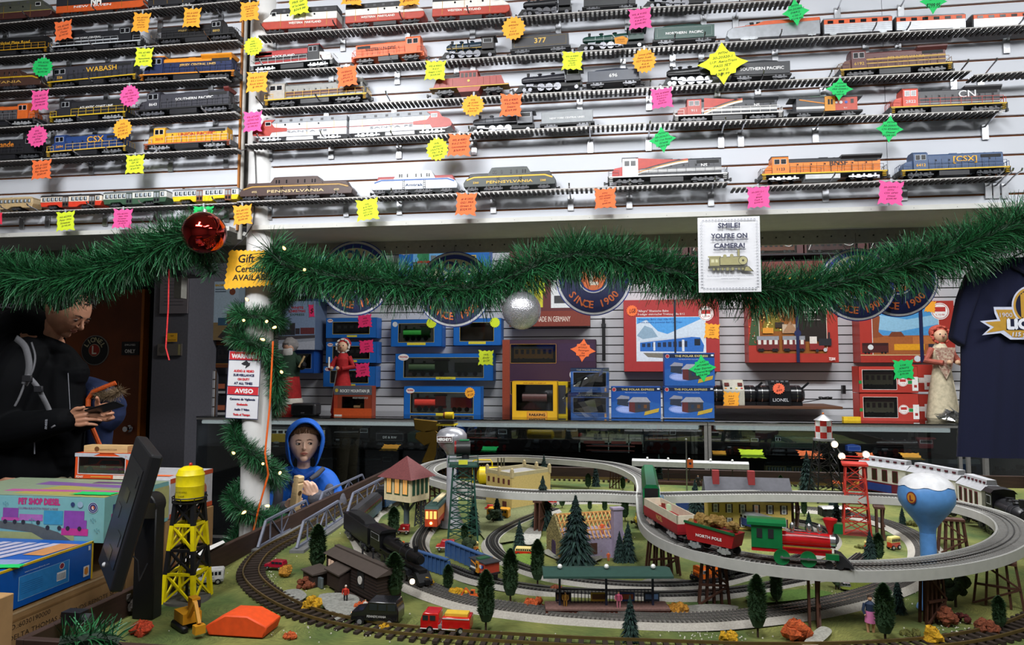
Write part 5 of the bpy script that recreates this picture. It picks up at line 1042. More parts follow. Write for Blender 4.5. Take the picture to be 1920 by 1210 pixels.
# == DOLLS
def doll(px,pb,y,h,label,dress,apron,cap,shawl=None,face='#d0a888',side=1,candle=False,skirt=None):
 p=W(px,pb,y);r=T('doll',label,'doll',(p.x,y,zC));D=M(dress,.8,n=.25,scale=40,bump=.4);A=M(apron,.85,n=.2,scale=60,bump=.4);Fc=M(face,.5)
 b=MB();b.lathe([(.14*h*1.0,0),(.155*h,.03*h),(.12*h,.3*h),(.075*h,.55*h),(.085*h,.66*h),(.09*h,.72*h),(.05*h,.80*h),(.03*h,.82*h)],(0,0,0),M(skirt or dress,.8,n=.25,scale=40,bump=.4)if skirt else D,22);b.build('gown',r)
 b=MB();b.prism([(-.10*h,.06*h),(.10*h,.06*h),(.065*h,.55*h),(-.065*h,.55*h)],-.155*h,-.135*h,A);o=b.build('apron',r,bev=.004,seg=2);o.location=(side*-.02,.035,0);o.rotation_euler=(-.16,0,0)
 b=MB()
 for s in(-1,1):b.tube([(s*.08*h,0,.75*h),(s*.15*h,-.03*h,.62*h),(s*.08*h-.05*h*side,-.13*h,.60*h)],[.035*h,.038*h,.028*h],D,10)
 b.build('sleeve',r)
 b=MB()
 for s in(-1,1):b.ball((s*.04*h-.06*h*side,-.145*h,.605*h),.026*h,Fc,10)
 b.build('hand',r)
 b=MB();b.ball((0,-.01*h,.885*h),.07*h,Fc,16,(1,1,1.12));b.ball((0,-.082*h,.88*h),.014*h,M('#b87868',.5),8)
 for s in(-1,1):b.ball((s*.026*h,-.072*h,.9*h),.008*h,BLK,8)
 b.cyl((0,0,.81*h),.024*h,.05*h,Fc);b.build('head',r)
 b=MB();b.ball((0,.03*h,.925*h),.085*h,M(cap,.8,n=.3,scale=90,bump=.5),18,(1.05,.95,.95),jit=.03,rnd=random.Random(2));b.build('cap',r)
 rg=[(math.cos(2*PI*i/40)*(.088*h)*(1+.07*math.sin(i*2.5)),-.03*h+.012*h*math.sin(i*1.6),.895*h+math.sin(2*PI*i/40)*.088*h)for i in range(40)]
 b=MB();b.tube(rg,.013*h,M(apron if not shawl else cap,.8),6,closed=True);b.build('cap_frill',r)
 if candle:b=MB();b.cyl((-.13*h,-.16*h,.68*h),.012*h,.14*h,M('#e8e0d8',.4));b.build('candle',r)
 if shawl:b=MB();b.prism([(-.10*h,.76*h),(.10*h,.76*h),(.06*h,.55*h),(0,.42*h),(-.06*h,.55*h)],-.115*h,-.10*h,M(shawl,.8,h2='#c8b8a0',scale=80));b.build('shawl',r,bev=.003)
 return r
doll(642,784,5.5,.64,'old woman doll in a red dress and white frilled bonnet holding a candle','#a81c20','#c8c4bc','#b42028',side=1,candle=True)
doll(1768,786,5.5,.71,'cloth doll in a coral mob cap, shawl and long cream apron','#a85848','#c8bca4','#b85040',shawl='#8a5048',side=-1,skirt='#c4b89c',candle=False)
def santa():
 h=.66;p=W(541,784,5.55);r=T('santa_figure','bearded winter figure in a dark green coat and red robe half hidden behind the column','figurine',(p.x,5.55,zC))
 b=MB();b.lathe([(.16*h,0),(.17*h,.04*h),(.15*h,.3*h),(.12*h,.52*h),(.1*h,.56*h)],(0,0,0),M('#a01c1c',.85,n=.3,bump=.4),20);b.build('robe',r)
 b=MB();b.lathe([(.175*h,.0),(.18*h,.03*h),(.165*h,.07*h)],(0,0,.13*h),M('#d0c8bc',.9,bump=.6),20);b.build('fur_hem',r)
 b=MB();b.lathe([(.13*h,.48*h),(.135*h,.6*h),(.12*h,.72*h),(.06*h,.8*h)],(0,0,0),M('#1c3424',.85,bump=.4),20);b.tube([(.10*h,0,.72*h),(.2*h,-.05*h,.6*h),(.22*h,-.1*h,.62*h)],[.05*h,.045*h,.04*h],M('#1c3424',.85),10);b.build('coat',r)
 b=MB();b.ball((0,-.02*h,.86*h),.075*h,M('#c89880',.5),14);b.build('head',r)
 b=MB();b.ball((0,.01*h,.89*h),.1*h,M('#8a8684',.9,bump=.6),14,jit=.08);b.ball((0,-.06*h,.79*h),.07*h,M('#c8c4c0',.9,bump=.6),12,(1,.6,1.2),jit=.08);b.build('hair_and_beard',r)
 b=MB();b.ball((.24*h,-.11*h,.63*h),.04*h,BLK,10);b.build('glove',r);b=MB();b.tube([(.19*h,-.13*h,.60*h),(.26*h,-.13*h,.74*h)],.014*h,M('#c8a878',.6),8);b.build('scroll',r)
santa()
b=MB();rnd=random.Random(5);c=W(1778,784,5.35);g=glass('#e4e6ea',.15,1.2)
for i in range(26):
 a=[c+Vector((rnd.uniform(-.09,.1),rnd.uniform(-.04,.05),0))for _ in range(3)]
 for q in a:q.z=zC+rnd.uniform(.002,.12)*(1-abs(q.x-c.x)*6 if abs(q.x-c.x)*6<1 else.1)+.002
 b.add(a,[(0,1,2)],g)
tag(b.build('plastic_bag',smooth=0),'crumpled clear plastic bag on the counter beside the mob-capped doll','plastic bag',kind='stuff')
# == ROUND SIGNS UNDER THE SOFFIT
def round_sign(px,py,r_px,y,label,rz=0):
 c=W(px,py,y);R=(W(px+r_px,py,y)-W(px-r_px,py,y)).x/2
 g=T('round_sign',label,'sign',c,group='round navy railroad signs under the soffit',rz=rz)
 b=MB();nv,wh,cr,bl,og=M('#1c2450',.45),M('#d8d8dc',.5),M('#d8d0b4',.5),M('#2a3c94',.5),M('#d8703c',.5)
 b.cyl((0,0,0),R,.006,bl,'y',64);b.cyl((0,-.0035,0),R*.975,.003,wh,'y',64);b.cyl((0,-.0055,0),R*.915,.003,nv,'y',64);b.cyl((0,R*0,R*.0),0.001,.001,nv)
 def sector(r0,r1,a0,a1,m,y_,n=28):
  for i in range(n):
   p=[math.radians(a0+(a1-a0)*(i+k)/n)for k in(0,1)]
   q=[(math.cos(t)*rr,y_,math.sin(t)*rr)for t,rr in((p[0],r0),(p[0],r1),(p[1],r1),(p[1],r0))]
   b.quad(*q,m)
 sector(R*.44,R*.80,172,8,cr,-.0085);sector(R*.80,R*.915,190,-10,bl,-.0083)
 b.build('disc',g,smooth=20)
 t=MB()
 def arc(s,r0,sz,a0,a1,m,inner=False,bold=.002):
  n=len(s)
  for i,ch in enumerate(s):
   a=math.radians(a0+(a1-a0)*i/(n-1));d=Vector((math.cos(a),0,math.sin(a)))
   if not inner:rv=Vector((d.z,0,-d.x));up=d
   else:rv=Vector((-d.z,0,d.x));up=-d
   t.text(ch,Vector((0,-.0095,0))+d*r0,sz,m,right=rv,up=up,bold=bold)
 arc('LIONEL',R*.47,R*.40,152,28,bl,bold=R*.018);arc('SINCE 1900',R*.80,R*.27,218,322,og,True,bold=R*.006)
 t.build('lettering',g,smooth=0)
 k=MB();k.cyl((0,-.009,0),R*.40,.003,wh,'y',40);k.cyl((0,-.011,0),R*.37,.003,bl,'y',40);k.cyl((0,-.013,0),R*.33,.003,og,'y',40);k.text('L',(0,-.0155,-R*.17),R*.5,M('#e8e0d0',.5),bold=.004);k.build('centre_badge',g,smooth=20)
 h=zl-.03-c.z;k=MB();k.tube([(0,0,R*.93),(0,0,h)],.0008,DK,4);k.build('hanging_thread',g)
YS=YU+.28
for a in((666,522,68,YS,'leftmost round navy railroad sign hanging behind the garland'),(852,543,70,YS,'second round navy railroad sign from the left, above the blue boxes'),(1113,522,71,YS,'middle round navy railroad sign, right of the silver ball'),(1607,534,73,YS-.04,'front one of the two overlapping round navy signs at the right'),(1683,525,75,YS,'rear one of the two overlapping round navy signs at the right')):round_sign(*a)
def sheet(px0,py0,px1,py1,y,label,name,col,fn,cat='sign',th=.002,tilt=0,parent=None):
 xm,ym=(px0+px1)/2,(py0+py1)/2;x0,x1=W(px0,ym,y).x,W(px1,ym,y).x;z0,z1=W(xm,py1,y).z,W(xm,py0,y).z
 r=T(name,label,cat,((x0+x1)/2,y,z0),rot=(0,tilt,0));w,h=x1-x0,z1-z0;b=MB();b.box(-w/2,w/2,0,th,0,h,M(col,.5,n=.03));b.build('panel',r,smooth=0)
 F=Face((-w/2,0,0),(1,0,0),(0,0,1),w,h,lift=.0006);fn(F);F.b.build('printing',r,smooth=0);return r
def f_smile(F):
 for i in range(17):
  for y in(.045,.955):F.disc(.09+.0513*i,y,.017,'#8a8c96',10);F.disc(.09+.0513*i,y-.004,.009,'#e8e8ea',8)
 for i in range(22):
  for x in(.055,.945):F.disc(x,.08+.04*i,.017,'#b0b2ba',10);F.disc(x,.08+.04*i,.009,'#e8e8ea',8)
 c='#3a3c54'
 for t,y,f in(('SMILE!',.85,.36),("YOU'RE ON",.71,.58),('CAMERA!',.58,.5)):
  F.text(t,.5,y,.088,c,fit=f,bold=.004)
 F.rect(.20,.685,.80,.693,c);F.rect(.24,.555,.76,.563,c)
 o='#9a9468';k='#4a483c'
 F.rect(.17,.34,.34,.46,k);F.rect(.178,.345,.332,.452,o);F.rect(.15,.455,.36,.475,o);F.rect(.2,.39,.25,.43,'#c8c4a0');F.rect(.27,.39,.31,.43,'#c8c4a0')
 F.poly([(.34,.35),(.70,.35),(.70,.47),(.34,.46)],k);F.poly([(.345,.355),(.70,.355),(.70,.463),(.345,.452)],o);F.disc(.71,.41,.075,k);F.disc(.71,.41,.066,'#aaa478');F.disc(.71,.41,.02,k)
 F.rect(.62,.47,.66,.56,k);F.rect(.626,.47,.654,.553,o);F.rect(.60,.552,.68,.562,k);F.disc(.42,.47,.03,o);F.disc(.53,.475,.03,o);F.rect(.15,.31,.78,.34,k)
 F.poly([(.74,.33),(.80,.33),(.88,.26),(.70,.27)],k);F.poly([(.75,.325),(.79,.325),(.85,.27),(.73,.275)],o)
 for x,r in((.24,.028),(.31,.028),(.38,.028),(.46,.036),(.54,.036),(.64,.028),(.70,.028)):F.disc(x,.30,r,k);F.disc(x,.30,r*.7,'#8a865e')
 F.text('Store equipped with video surveillance, audited',.5,.20,.026,'#7a7c88',fit=.74);F.text('remote monitoring!',.5,.165,.026,'#7a7c88',fit=.3)
sheet(1309,407,1426,548,YU-.262,'white paper notice with an old steam engine drawing and lace border','paper_sign','#d6d6da',f_smile)
def f_warn(F):
 nv,rd='#2a2c50','#c82c34'
 for q in((0,0,1,.01),(0,.99,1,1),(0,0,.016,1),(.984,0,1,1)):F.rect(*q,nv)
 F.rect(.03,.865,.97,.985,rd);F.rect(.016,.855,.984,.865,nv);F.text('WARNING',.5,.89,.085,'#e8e4e4',fit=.80,bold=.006)
 F.poly([(.40,.81),(.56,.86),(.68,.80),(.62,.77),(.46,.79)],'#2a2a30');F.poly([(.50,.775),(.62,.80),(.66,.77),(.54,.75)],'#e8e8e8');F.poly([(.53,.74),(.66,.78),(.68,.83),(.56,.80)],'#2a2a30')
 for t,y,c,f in(('AUDIO & VIDEO',.685,rd,.62),('SURVEILLANCE',.625,nv,.64),('ON DUTY',.565,rd,.36),('AT ALL TIMES',.505,nv,.56)):F.text(t,.5,y,.046,c,fit=f,bold=.003)
 F.rect(.016,.47,.984,.48,nv);F.rect(.03,.355,.97,.47,rd);F.rect(.016,.345,.984,.355,nv);F.text('AVISO',.54,.38,.085,'#e8e4e4',fit=.56,bold=.005)
 for t,y,c,f in(('Camaras de Vigilancia',.275,nv,.78),('Grabando',.20,rd,.34),('Audio Y Video',.125,nv,.46),('Todo el Tiempo',.05,rd,.52)):F.text(t,.5,y,.04,c,fit=f,bold=.003)
sheet(424,658,485,786,YU-.042,'white and red bilingual surveillance warning board fixed to the column','warning_sign','#d6d6da',f_warn,th=.003,tilt=math.radians(1.8))
c=W(473,505,YU-.075);w=.235;h=.155;b=MB();out=[]
def zig(ax,ay,bx,by,n,a):
 for i in range(n):
  t=i/n;nx,ny=by-ay,ax-bx;L_=math.hypot(nx,ny);s=a if i%2 else 0;out.append((ax+(bx-ax)*t+nx/L_*s,ay+(by-ay)*t+ny/L_*s))
zig(-.125,-.082,.122,-.064,26,.007);zig(.122,-.064,.10,.075,12,.006);zig(.10,.075,-.105,.082,20,.006);zig(-.105,.082,-.125,-.082,14,.007)
b.prism(out,0,-.001,M('#eeb022',.6));o=b.build('gift_sign',smooth=0);o.location=c;tag(o,'amber zigzag-edged card with handwriting on the column above the warning board','sign')
b=MB();k=M('#1c1814',.8)
b.text('Gift',(-.03,-.0016,.03),.05,k,bold=.0012,italic=.1);b.text('Certificate',(.005,-.0016,-.012),.042,k,fit=.17,bold=.001,italic=.1);b.text('AVAiLABLE',(.005,-.0016,-.048),.036,k,fit=.19,bold=.001,italic=.1);b.build('handwriting',o,smooth=0)
# -- the shirt
def shirt():
 y=2.80;r=T('t_shirt','navy short-sleeved shirt with a gold ribbon emblem hanging at the right edge','t-shirt',W(1925,500,y))
 o=W(1925,500,y);S=lambda px,py:((W(px,py,y)-o).x,(W(px,py,y)-o).z)
 left=[(1880,478),(1842,492),(1812,515),(1796,560),(1786,605),(1781,636),(1792,645),(1804,652),(1806,620),(1806,700),(1802,780),(1797,857)]
 def grid(rows,m,name,ph=0,dep=.012):
  b=MB();n=28;V_=[]
  for ri,(zl_,xl_,xr_)in enumerate(rows):
   for i in range(n+1):
    t=i/n;x=xl_+(xr_-xl_)*t;f=dep*math.sin(t*17+ph+ri*.25)*(.3+.7*ri/len(rows))+.006*math.sin(t*41+ri*.6);V_.append((x,f-.035*math.sin(PI*t),zl_))
  k=len(V_);vs=V_+[(x,max(yy+.012,.045*math.sin(PI*((i%(n+1))/n))-.002),z)for i,(x,yy,z)in enumerate(V_)]
  fs=[]
  for ri in range(len(rows)-1):
   for i in range(n):
    a=ri*(n+1)+i;fs.append((a,a+n+1,a+n+2,a+1));fs.append((k+a,k+a+1,k+a+n+2,k+a+n+1))
  for ri in range(len(rows)-1):
   a=ri*(n+1);fs.append((a,k+a,k+a+n+1,a+n+1));a+=n;fs.append((a,a+n+1,k+a+n+1,k+a))
  b.add(vs,fs,m);return b.build(name,r,smooth=180)
 m=M('#0e1330',.95,n=.15,scale=300,bump=.2)
 rows=[];xr=S(2044,600)[0]
 for py,pl in((486,1846),(500,1828),(530,1816),(580,1809),(640,1806),(700,1806),(760,1803),(810,1800),(857,1797)):
  x,z=S(pl,py);rows.append((z,x,-x if py<857 else-x))
 grid(rows,m,'body_cloth')
 for sg in(-1,1):
  b=MB();pts=[S(1846,488),S(1812,515),S(1796,560),S(1781,636),S(1804,652),S(1812,610),S(1830,560)]
  pts=[(-sg*x,z)for x,z in pts];b.prism(pts,-.028,.028,m);b.build('sleeve',r,bev=.012,seg=3,smooth=60)
 b=MB();b.tube([(-.07,-.03,0),(-.03,-.04,-.03),(.03,-.04,-.03),(.07,-.03,0)],.008,M('#0c1028',.9),8);b.build('collar',r)
 def sq(px,py,d=-.052):x,z=S(px,py);return Vector((x,d,z))
 b=MB();g=M('#b88c2c',.6);wt=M('#c8cce0',.6);nv=M('#0e1330',.9)
 def pl(pts,m,d):b.add([sq(x,y_,d)for x,y_ in pts],[tuple(range(len(pts)))],m)
 pl([(1824,604),(1856,601),(1851,590),(1849,578),(1995,578),(1993,601),(2022,604),(2000,618),(2015,630),(1985,626),(1970,638),(1880,638),(1862,626),(1828,630),(1843,616)],wt,-.0500)
 pl([(1833,606),(1862,604),(1853,583),(1990,583),(1985,604),(2012,606),(1990,618),(2000,625),(1975,622),(1965,634),(1885,634),(1868,621),(1835,626),(1850,615)],g,-.0508)
 for rr,mm,d in((37,wt,-.0514),(34,g,-.052),(30,nv,-.0526)):
  pl([(1919+math.cos(2*PI*i/36)*rr,575+math.sin(2*PI*i/36)*rr)for i in range(36)],mm,d)
 pl([(1872,600),(1967,600),(1967,620),(1872,620)],nv,-.0532)
 b.text('L',sq(1914,597,-.0536),.125,g,bold=.006);b.text('LIONEL',sq(1919,618,-.054),.052,M('#e0e2ea',.6),fit=.17,bold=.0035);b.text('1900',sq(1870,597,-.054),.024,wt);b.text('115 years of',sq(1910,632,-.054),.022,wt,fit=.11,italic=.2,bold=.0008)
 b.text('1900',sq(1870,593,-.0545),.001,wt);b.build('emblem',r,smooth=0)
 b=MB();b.tube([(-.16,0,-.02),(0,0,.06),(.16,0,-.02)],.004,BLK,6);b.tube([(0,0,.06),(0,0,zl-o.z)],.002,STEEL,6);b.build('hanger',r)
shirt()
# -- garlands, bulbs, ornaments
GM=[M('#1c4a27',.45,n=.3,scale=30),M('#286a3c',.4,n=.3,scale=30),M('#102e19',.55,n=.3,scale=30),M('#3f8558',.4,n=.3,scale=30)]
def garland(path,label,r0=.085,dens=5200,w=.0021,name='pine_garland',seed=1,droop=.25,back=None):
 rn=random.Random(seed);pts=spline(path,12);b=MB();b.tube(pts,r0*.22,GM[2],6)
 tot=sum((q-p).length for p,q in zip(pts,pts[1:]));cum=[0]
 for p,q in zip(pts,pts[1:]):cum.append(cum[-1]+(q-p).length)
 n=int(tot*dens);j=0
 V_=b.v;F_=b.f;Mi=b.m;ids=[b.mi(m)for m in GM]
 for i in range(n):
  s=(i+rn.random())/n*tot
  while j<len(cum)-2 and cum[j+1]<s:j+=1
  p,q=pts[j],pts[j+1];t=(q-p).normalized();c=p+(q-p)*((s-cum[j])/max(cum[j+1]-cum[j],1e-6))
  u=t.orthogonal().normalized();v=t.cross(u);a=rn.uniform(0,2*PI);d=(u*math.cos(a)+v*math.sin(a))
  L_=r0*rn.uniform(.75,1.12)*(1+.12*math.sin(s*34));e=(d+t*rn.uniform(-.5,.8)).normalized();k=Vector((0,0,-droop*rn.random()))
  m1=c+e*L_*.5;tip=c+(e+k).normalized()*L_
  sd=e.cross(Vector((rn.uniform(-1,1),rn.uniform(-1,1),rn.uniform(-1,1))));sd=sd.normalized()*w/2 if sd.length>1e-4 else u*w/2
  o=len(V_);V_+=[c-sd*.6,c+sd*.6,m1+sd,m1-sd,tip+sd*.5,tip-sd*.5];mm=ids[rn.choice((0,0,1,1,2,3))]
  F_.append((o,o+1,o+2,o+3));F_.append((o+3,o+2,o+4,o+5));Mi.append(mm);Mi.append(mm)
 g=b.build(name,smooth=0);return tag(g,label,'garland')
yg=YU-.115
garland([W(x,y,yg)for x,y in((-40,508),(20,520),(90,527),(160,520),(230,497),(290,470),(340,452),(385,440))],'thick green artificial pine garland hanging from the left ledge above the man',r0=.135,seed=2,w=.003,dens=6000,name='pine_garland')
garland([W(x,y,yg+.05)for x,y in((385,452),(372,478),(392,500),(400,512))],'short loose green garland end hanging below the red ball',r0=.075,dens=2200,seed=3)
RG=[(505,474),(545,504),(620,520),(700,530),(790,538),(870,545),(950,527),(1020,496),(1085,482),(1150,487),(1230,508),(1320,528),(1420,545),(1520,545),(1600,527),(1680,506),(1750,486),(1820,464),(1890,432),(1960,415),(2080,412),(2220,440)]
garland([W(x,y,yg-.01*math.sin(x/90))for x,y in RG],'long thick green artificial pine garland swagging along the right ledge',r0=.122,seed=4,w=.0028,dens=6000)
hel=[W(505,470,yg+.01),W(528,520,YU-.10),W(533,565,YU-.03)]
def hpt(a,pz):rr=.088;z=W(479,pz,cy).z;return Vector((cx+math.cos(a)*rr,cy-math.sin(a)*rr,z))
for i in range(70):
 a=-.3+i*.33;pz=575+i*7.1-3*math.sin(a);hel.append(hpt(a,pz+(0 if i<28 else 6)))
hel=[W(505,470,yg+.01),W(530,520,YU-.10),W(532,556,YU-.0)]
turns=[(-.2,565),(-1.2,572),(-2.4,580),(2.9,590),(2.0,596),(1.2,598),(.4,600),(-.7,606),(-2.0,614),(2.9,628),(2.1,640),(1.2,648),(.5,668),(.1,700),(-.1,735),(-.9,762),(-2.2,778),(3.0,800),(2.4,822),(1.6,838),(.9,860),(.3,880),(-.5,900),(-1.8,915),(2.9,925),(2.3,938),(1.5,952),(.8,962),(.1,972),(-1,985),(-2.2,1000),(3.0,1015),(2.2,1040)]
for a,pz in turns:hel.append(hpt(a,pz))
garland(hel,'thin green garland with small warm lights wound around the white column',r0=.062,dens=6000,w=.002,seed=6)
def bulb(px,py,y,i,where):
 p=W(px,py,y);r=T('light_bulb','tiny warm glowing fairy light '+where,'fairy light',p,group='fairy lights '+where)
 b=MB();b.lathe([(.003,-.008),(.0055,-.004),(.0055,.004),(.001,.014)],(0,0,0),M('#ffbe6c',.3,emit=5),8);o=b.build('glass_tip',r);o.rotation_euler=(1.1,i*1.3,0)
 b=MB();b.cyl((0,.008,-.002),.004,.012,M('#1c4a30',.5),'y',8);b.build('socket',r)
for i,(x,y)in enumerate(((533,466),(571,506))):bulb(x,y,YU-.20,i,'on the right garland beside the column')
for i,(x,y)in enumerate(((463,562),(457,601),(500,603),(515,614),(493,637),(528,698))):bulb(x,y,YU-.11,i,'on the column garland above the warning board')
for i,(x,y)in enumerate(((438,850),(493,870),(525,887),(458,961),(502,949))):bulb(x,y,YU-.10,i,'on the column garland below the warning board')
def ornament(px,py,rp,y,label,m,top,string):
 p=W(px,py,y);R=(W(px+rp,py,y)-W(px-rp,py,y)).length/2;r=T('ball_ornament',label,'ornament',p)
 b=MB();b.ball((0,0,0),R,m,48);b.build('ball',r,smooth=180)
 b=MB();b.cyl((0,0,R*1.04),R*.1,R*.14,SILV,'z',16);b.tube([(0,0,R*1.1),(R*.06,0,R*1.2),(0,0,R*1.25),(-R*.06,0,R*1.2),(0,0,R*1.1)],.001,SILV,6);b.build('cap',r)
 b=MB();b.tube([(0,0,R*1.22),(string,.04,R*1.22+.07)],.0006,DK,4);b.build('hanging_thread',r)
ornament(383,437,37,YU-.19,'large shiny red ball ornament on the left garland',M('#c01c12',.08,1,n=.25,scale=6,h2='#8a1008',coat=.6),0,0)
gl=M('#dcdce2',.2,.75,n=.35,scale=260,bump=.5,kind='voronoi');ornament(978,582,36,YU-.115,'glittering silver ball ornament hanging below the right garland',gl,0,0)
b=MB();q0,q1=W(317,505,YU-.10),W(311,652,YU-.10);b.tube([q0,q0*.5+q1*.5+Vector((.004,0,0)),q1,q1+Vector((.018,0,-.055))],.0032,M('#d8282c',.5,n=.4,scale=200),6);tag(b.build('red_string'),'red string dangling from the left garland','string')
r=T('security_camera','dark security camera on a bracket under the soffit, behind the left garland\'s end','camera',W(345,500,4.1))
b=MB();b.cb((0,0,0),(.2,.16,.14),M('#1c1c1e',.4));b.cyl((.06,-.1,-.04),.04,.1,M('#2a2a2e',.3),'y',20);b.build('housing',r,bev=.01);b=MB();b.cb((-.02,0,-.14),(.05,.06,.14),M('#8a8880',.5));b.build('mount',r)
b=MB();b.bar((0,0,.05),(0,0,3.6-r.location.z),.03,M('#3a3a3c',.5));b.build('drop_rod',r)
yq=4.985
def note(px0,py0,px1,py1,col,name,label,fn=None,cat='notice',y=yq):return sheet(px0,py0,px1,py1,y,label,name,col,fn or(lambda F:None),cat,th=.012 if col!='#d8a020' else.002)
note(300,518,352,588,'#6a6468','framed_paper','framed printed sheet on the grey pillar behind the red string',lambda F:[F.rect(.15,.85-.09*i,.85,.865-.09*i,'#4a464c')for i in range(8)])
note(313,625,332,641,'#d8a020','sticky_note','small amber note on the grey pillar',lambda F:(F.text('TEST',.5,.6,.22,'#3a2a10'),F.text('Section',.5,.15,.22,'#3a2a10',fit=.8)))
note(295,645,340,667,'#5c5650','switch_plate','switch plate and alarm panel on the grey pillar',lambda F:(F.disc(.2,.5,.14,'#4a443e'),F.rect(.86,.05,.96,.95,'#8a8258')),'switch')
struct(MB().box(W(-60,700,5.2).x,W(55,700,5.2).x,5.15,5.3,W(0,590,5.2).z,W(0,585,5.2).z+.02,M('#4a4a4e',.7)).build('trim_shelf'))
sheet(-20,562,30,582,5.1,'dark board with pale letters at the left edge above the man\'s shoulder','letter_board','#141416',lambda F:F.text('LEGACY',.97,.2,.6,'#9aa0a8',al='r',bold=.02))
b=MB();q=W(8,600,5.1);[b.ball((q.x-.05+.05*i,5.1,q.z+.01*i),.035,M(c,.6),10,jit=.1)for i,c in enumerate(('#a02020','#c8a020','#a82828'))];tag(b.build('red_yellow_toys'),'small red and yellow toys on the shelf at the left edge','toys',kind='stuff')
# == THE LAYOUT TABLE
XL,XR,Y0,Y1=-1.33,2.35,1.455,4.32
tb=T('layout_table','large brown-edged model railway table filling the foreground','table',((XL+XR)/2,(Y0+Y1)/2,0))
hx,hy=(XR-XL)/2,(Y1-Y0)/2;WD=M('#3a2820',.6,n=.3,kind='wood',scale=12)
b=MB();b.box(-hx,hx,-hy,hy,.70,TZ-.014,M('#2c2018',.8));b.build('deck',tb,smooth=0)
for nm,q in(('rim_left',(-hx-.02,-hx,-hy-.02,hy+.02)),('rim_right',(hx,hx+.02,-hy-.02,hy+.02)),('rim_front',(-hx,hx,-hy-.02,-hy)),('rim_back',(-hx,hx,hy,hy+.02))):
 b=MB();b.box(*q,.62,.85,WD);b.build('rim_board',tb,smooth=0,bev=.002)
for x in(-hx+.1,hx-.1):
 for y in(-hy+.1,hy-.1):b=MB();b.box(x-.04,x+.04,y-.04,y+.04,0,.70,WD);b.build('leg',tb,smooth=0)
GR=M('#7c7c40',.95,n=.5,scale=5,bump=0,h2='#40562a');rn=random.Random(11)
nt=GR.node_tree
t2=nt.nodes.new('ShaderNodeTexNoise');t2.inputs['Scale'].default_value=160;mx=nt.nodes.new('ShaderNodeMixRGB');mx.blend_type='OVERLAY';mx.inputs[0].default_value=.8
bs=nt.nodes['Principled BSDF'];src=bs.inputs['Base Color'].links[0].from_socket
nt.links.new(src,mx.inputs[1]);nt.links.new(t2.outputs['Fac'],mx.inputs[2]);nt.links.new(mx.outputs[0],bs.inputs['Base Color'])
b=MB();nx,ny=110,86
def gz(x,y):return TZ+.002+.0025*(math.sin(x*9+y*4)+math.sin(y*13-x*5))
vs=[(XL+(XR-XL)*i/nx,Y0+(Y1-Y0)*j/ny,gz(XL+(XR-XL)*i/nx,Y0+(Y1-Y0)*j/ny)-.002)for j in range(ny+1)for i in range(nx+1)]
b.add(vs,[(j*(nx+1)+i,j*(nx+1)+i+1,(j+1)*(nx+1)+i+1,(j+1)*(nx+1)+i)for j in range(ny)for i in range(nx)],GR)
tag(b.build('grass_scatter',smooth=180),'green and brown scatter grass covering the whole layout','grass',kind='stuff')
G=lambda px,py,dz=.003:P(px,py,TZ+dz)
def dep(p):return(p-CAM).dot(FW)
PN=[0]
def patch(pts,col,label,name='gravel_patch',z=.009):
 PN[0]+=1;z+=PN[0]*.0003;q=spline([G(x,y,z)for x,y in pts],5,True);b=MB();b.add([(v.x,v.y,TZ+z)for v in q],[tuple(range(len(q)-1,-1,-1))if sum((q[i].x*q[(i+1)%len(q)].y-q[(i+1)%len(q)].x*q[i].y)for i in range(len(q)))<0 else tuple(range(len(q)))],M(col,.95,n=.35,scale=120));return tag(b.build(name,smooth=0),label,'ground patch','ground patches on the layout')
patch([(600,1115),(640,1112),(672,1120),(668,1140),(640,1165),(622,1155),(602,1130)],'#8f8f88','pale grey gravel yard before the brown wooden railway hut')
patch([(530,1110),(560,1105),(575,1118),(550,1130)],'#8a8a84','small grey gravel patch beside the yellow bush at the big curve')
patch([(885,905),(980,905),(1010,985),(960,1015),(900,1000)],'#6a6e48','olive ground around the cream mill')
patch([(976,1012),(992,990),(1014,994),(1010,1014),(990,1022)],'#9c9a92','pale concrete pad under the edge-on brown pier')
patch([(1270,1140),(1330,1133),(1385,1138),(1350,1152),(1285,1156)],'#85827a','grey gravel pad under the middle brown pier')
patch([(1195,1095),(1230,1083),(1300,1090),(1250,1098)],'#85827a','grey gravel pad behind the platform\'s right end')
patch([(1020,1032),(1080,1025),(1130,1045),(1080,1058),(1035,1045)],'#8f8d80','stony yard around the unfinished lilac house')
patch([(1515,1195),(1540,1175),(1560,1185),(1530,1212),(1505,1212)],'#a5a398','pale stony ground at the foot of the front brown pier')
patch([(1400,1118),(1500,1105),(1560,1112),(1520,1122),(1430,1130)],'#52702e','bright green meadow strip between two tracks','meadow_patch')
patch([(1590,1090),(1680,1078),(1700,1088),(1640,1105),(1580,1105)],'#6f7a28','yellow-green meadow under the near elevated curve','meadow_patch')
patch([(960,1042),(1000,1040),(1005,1060),(975,1064)],'#6d8a34','small yellow-green lawn beside the little red and cream bus','meadow_patch')
b=MB();wm=M('#d8d4c4',.9)
for i in range(520):
 cl=rn.choice([(620,1110,120,60),(1340,1195,90,18),(1800,1180,90,30),(700,1190,250,16),(1000,1000,500,60),(1650,1100,200,40),(500,1080,30,40)])
 p=G(cl[0]+rn.gauss(0,.5)*cl[2],min(1206,cl[1]+rn.gauss(0,.5)*cl[3]));s=rn.uniform(.0012,.003)
 if XL+.02<p.x<XR-.02 and Y0+.02<p.y<Y1-.02:b.cb((p.x,p.y,gz(p.x,p.y)+s*.6),(s,s,s),wm,Matrix.Rotation(rn.random()*3,3,'Z'))
tag(b.build('white_flecks',smooth=0),'tiny white flecks scattered over the layout grass','flecks',kind='stuff')
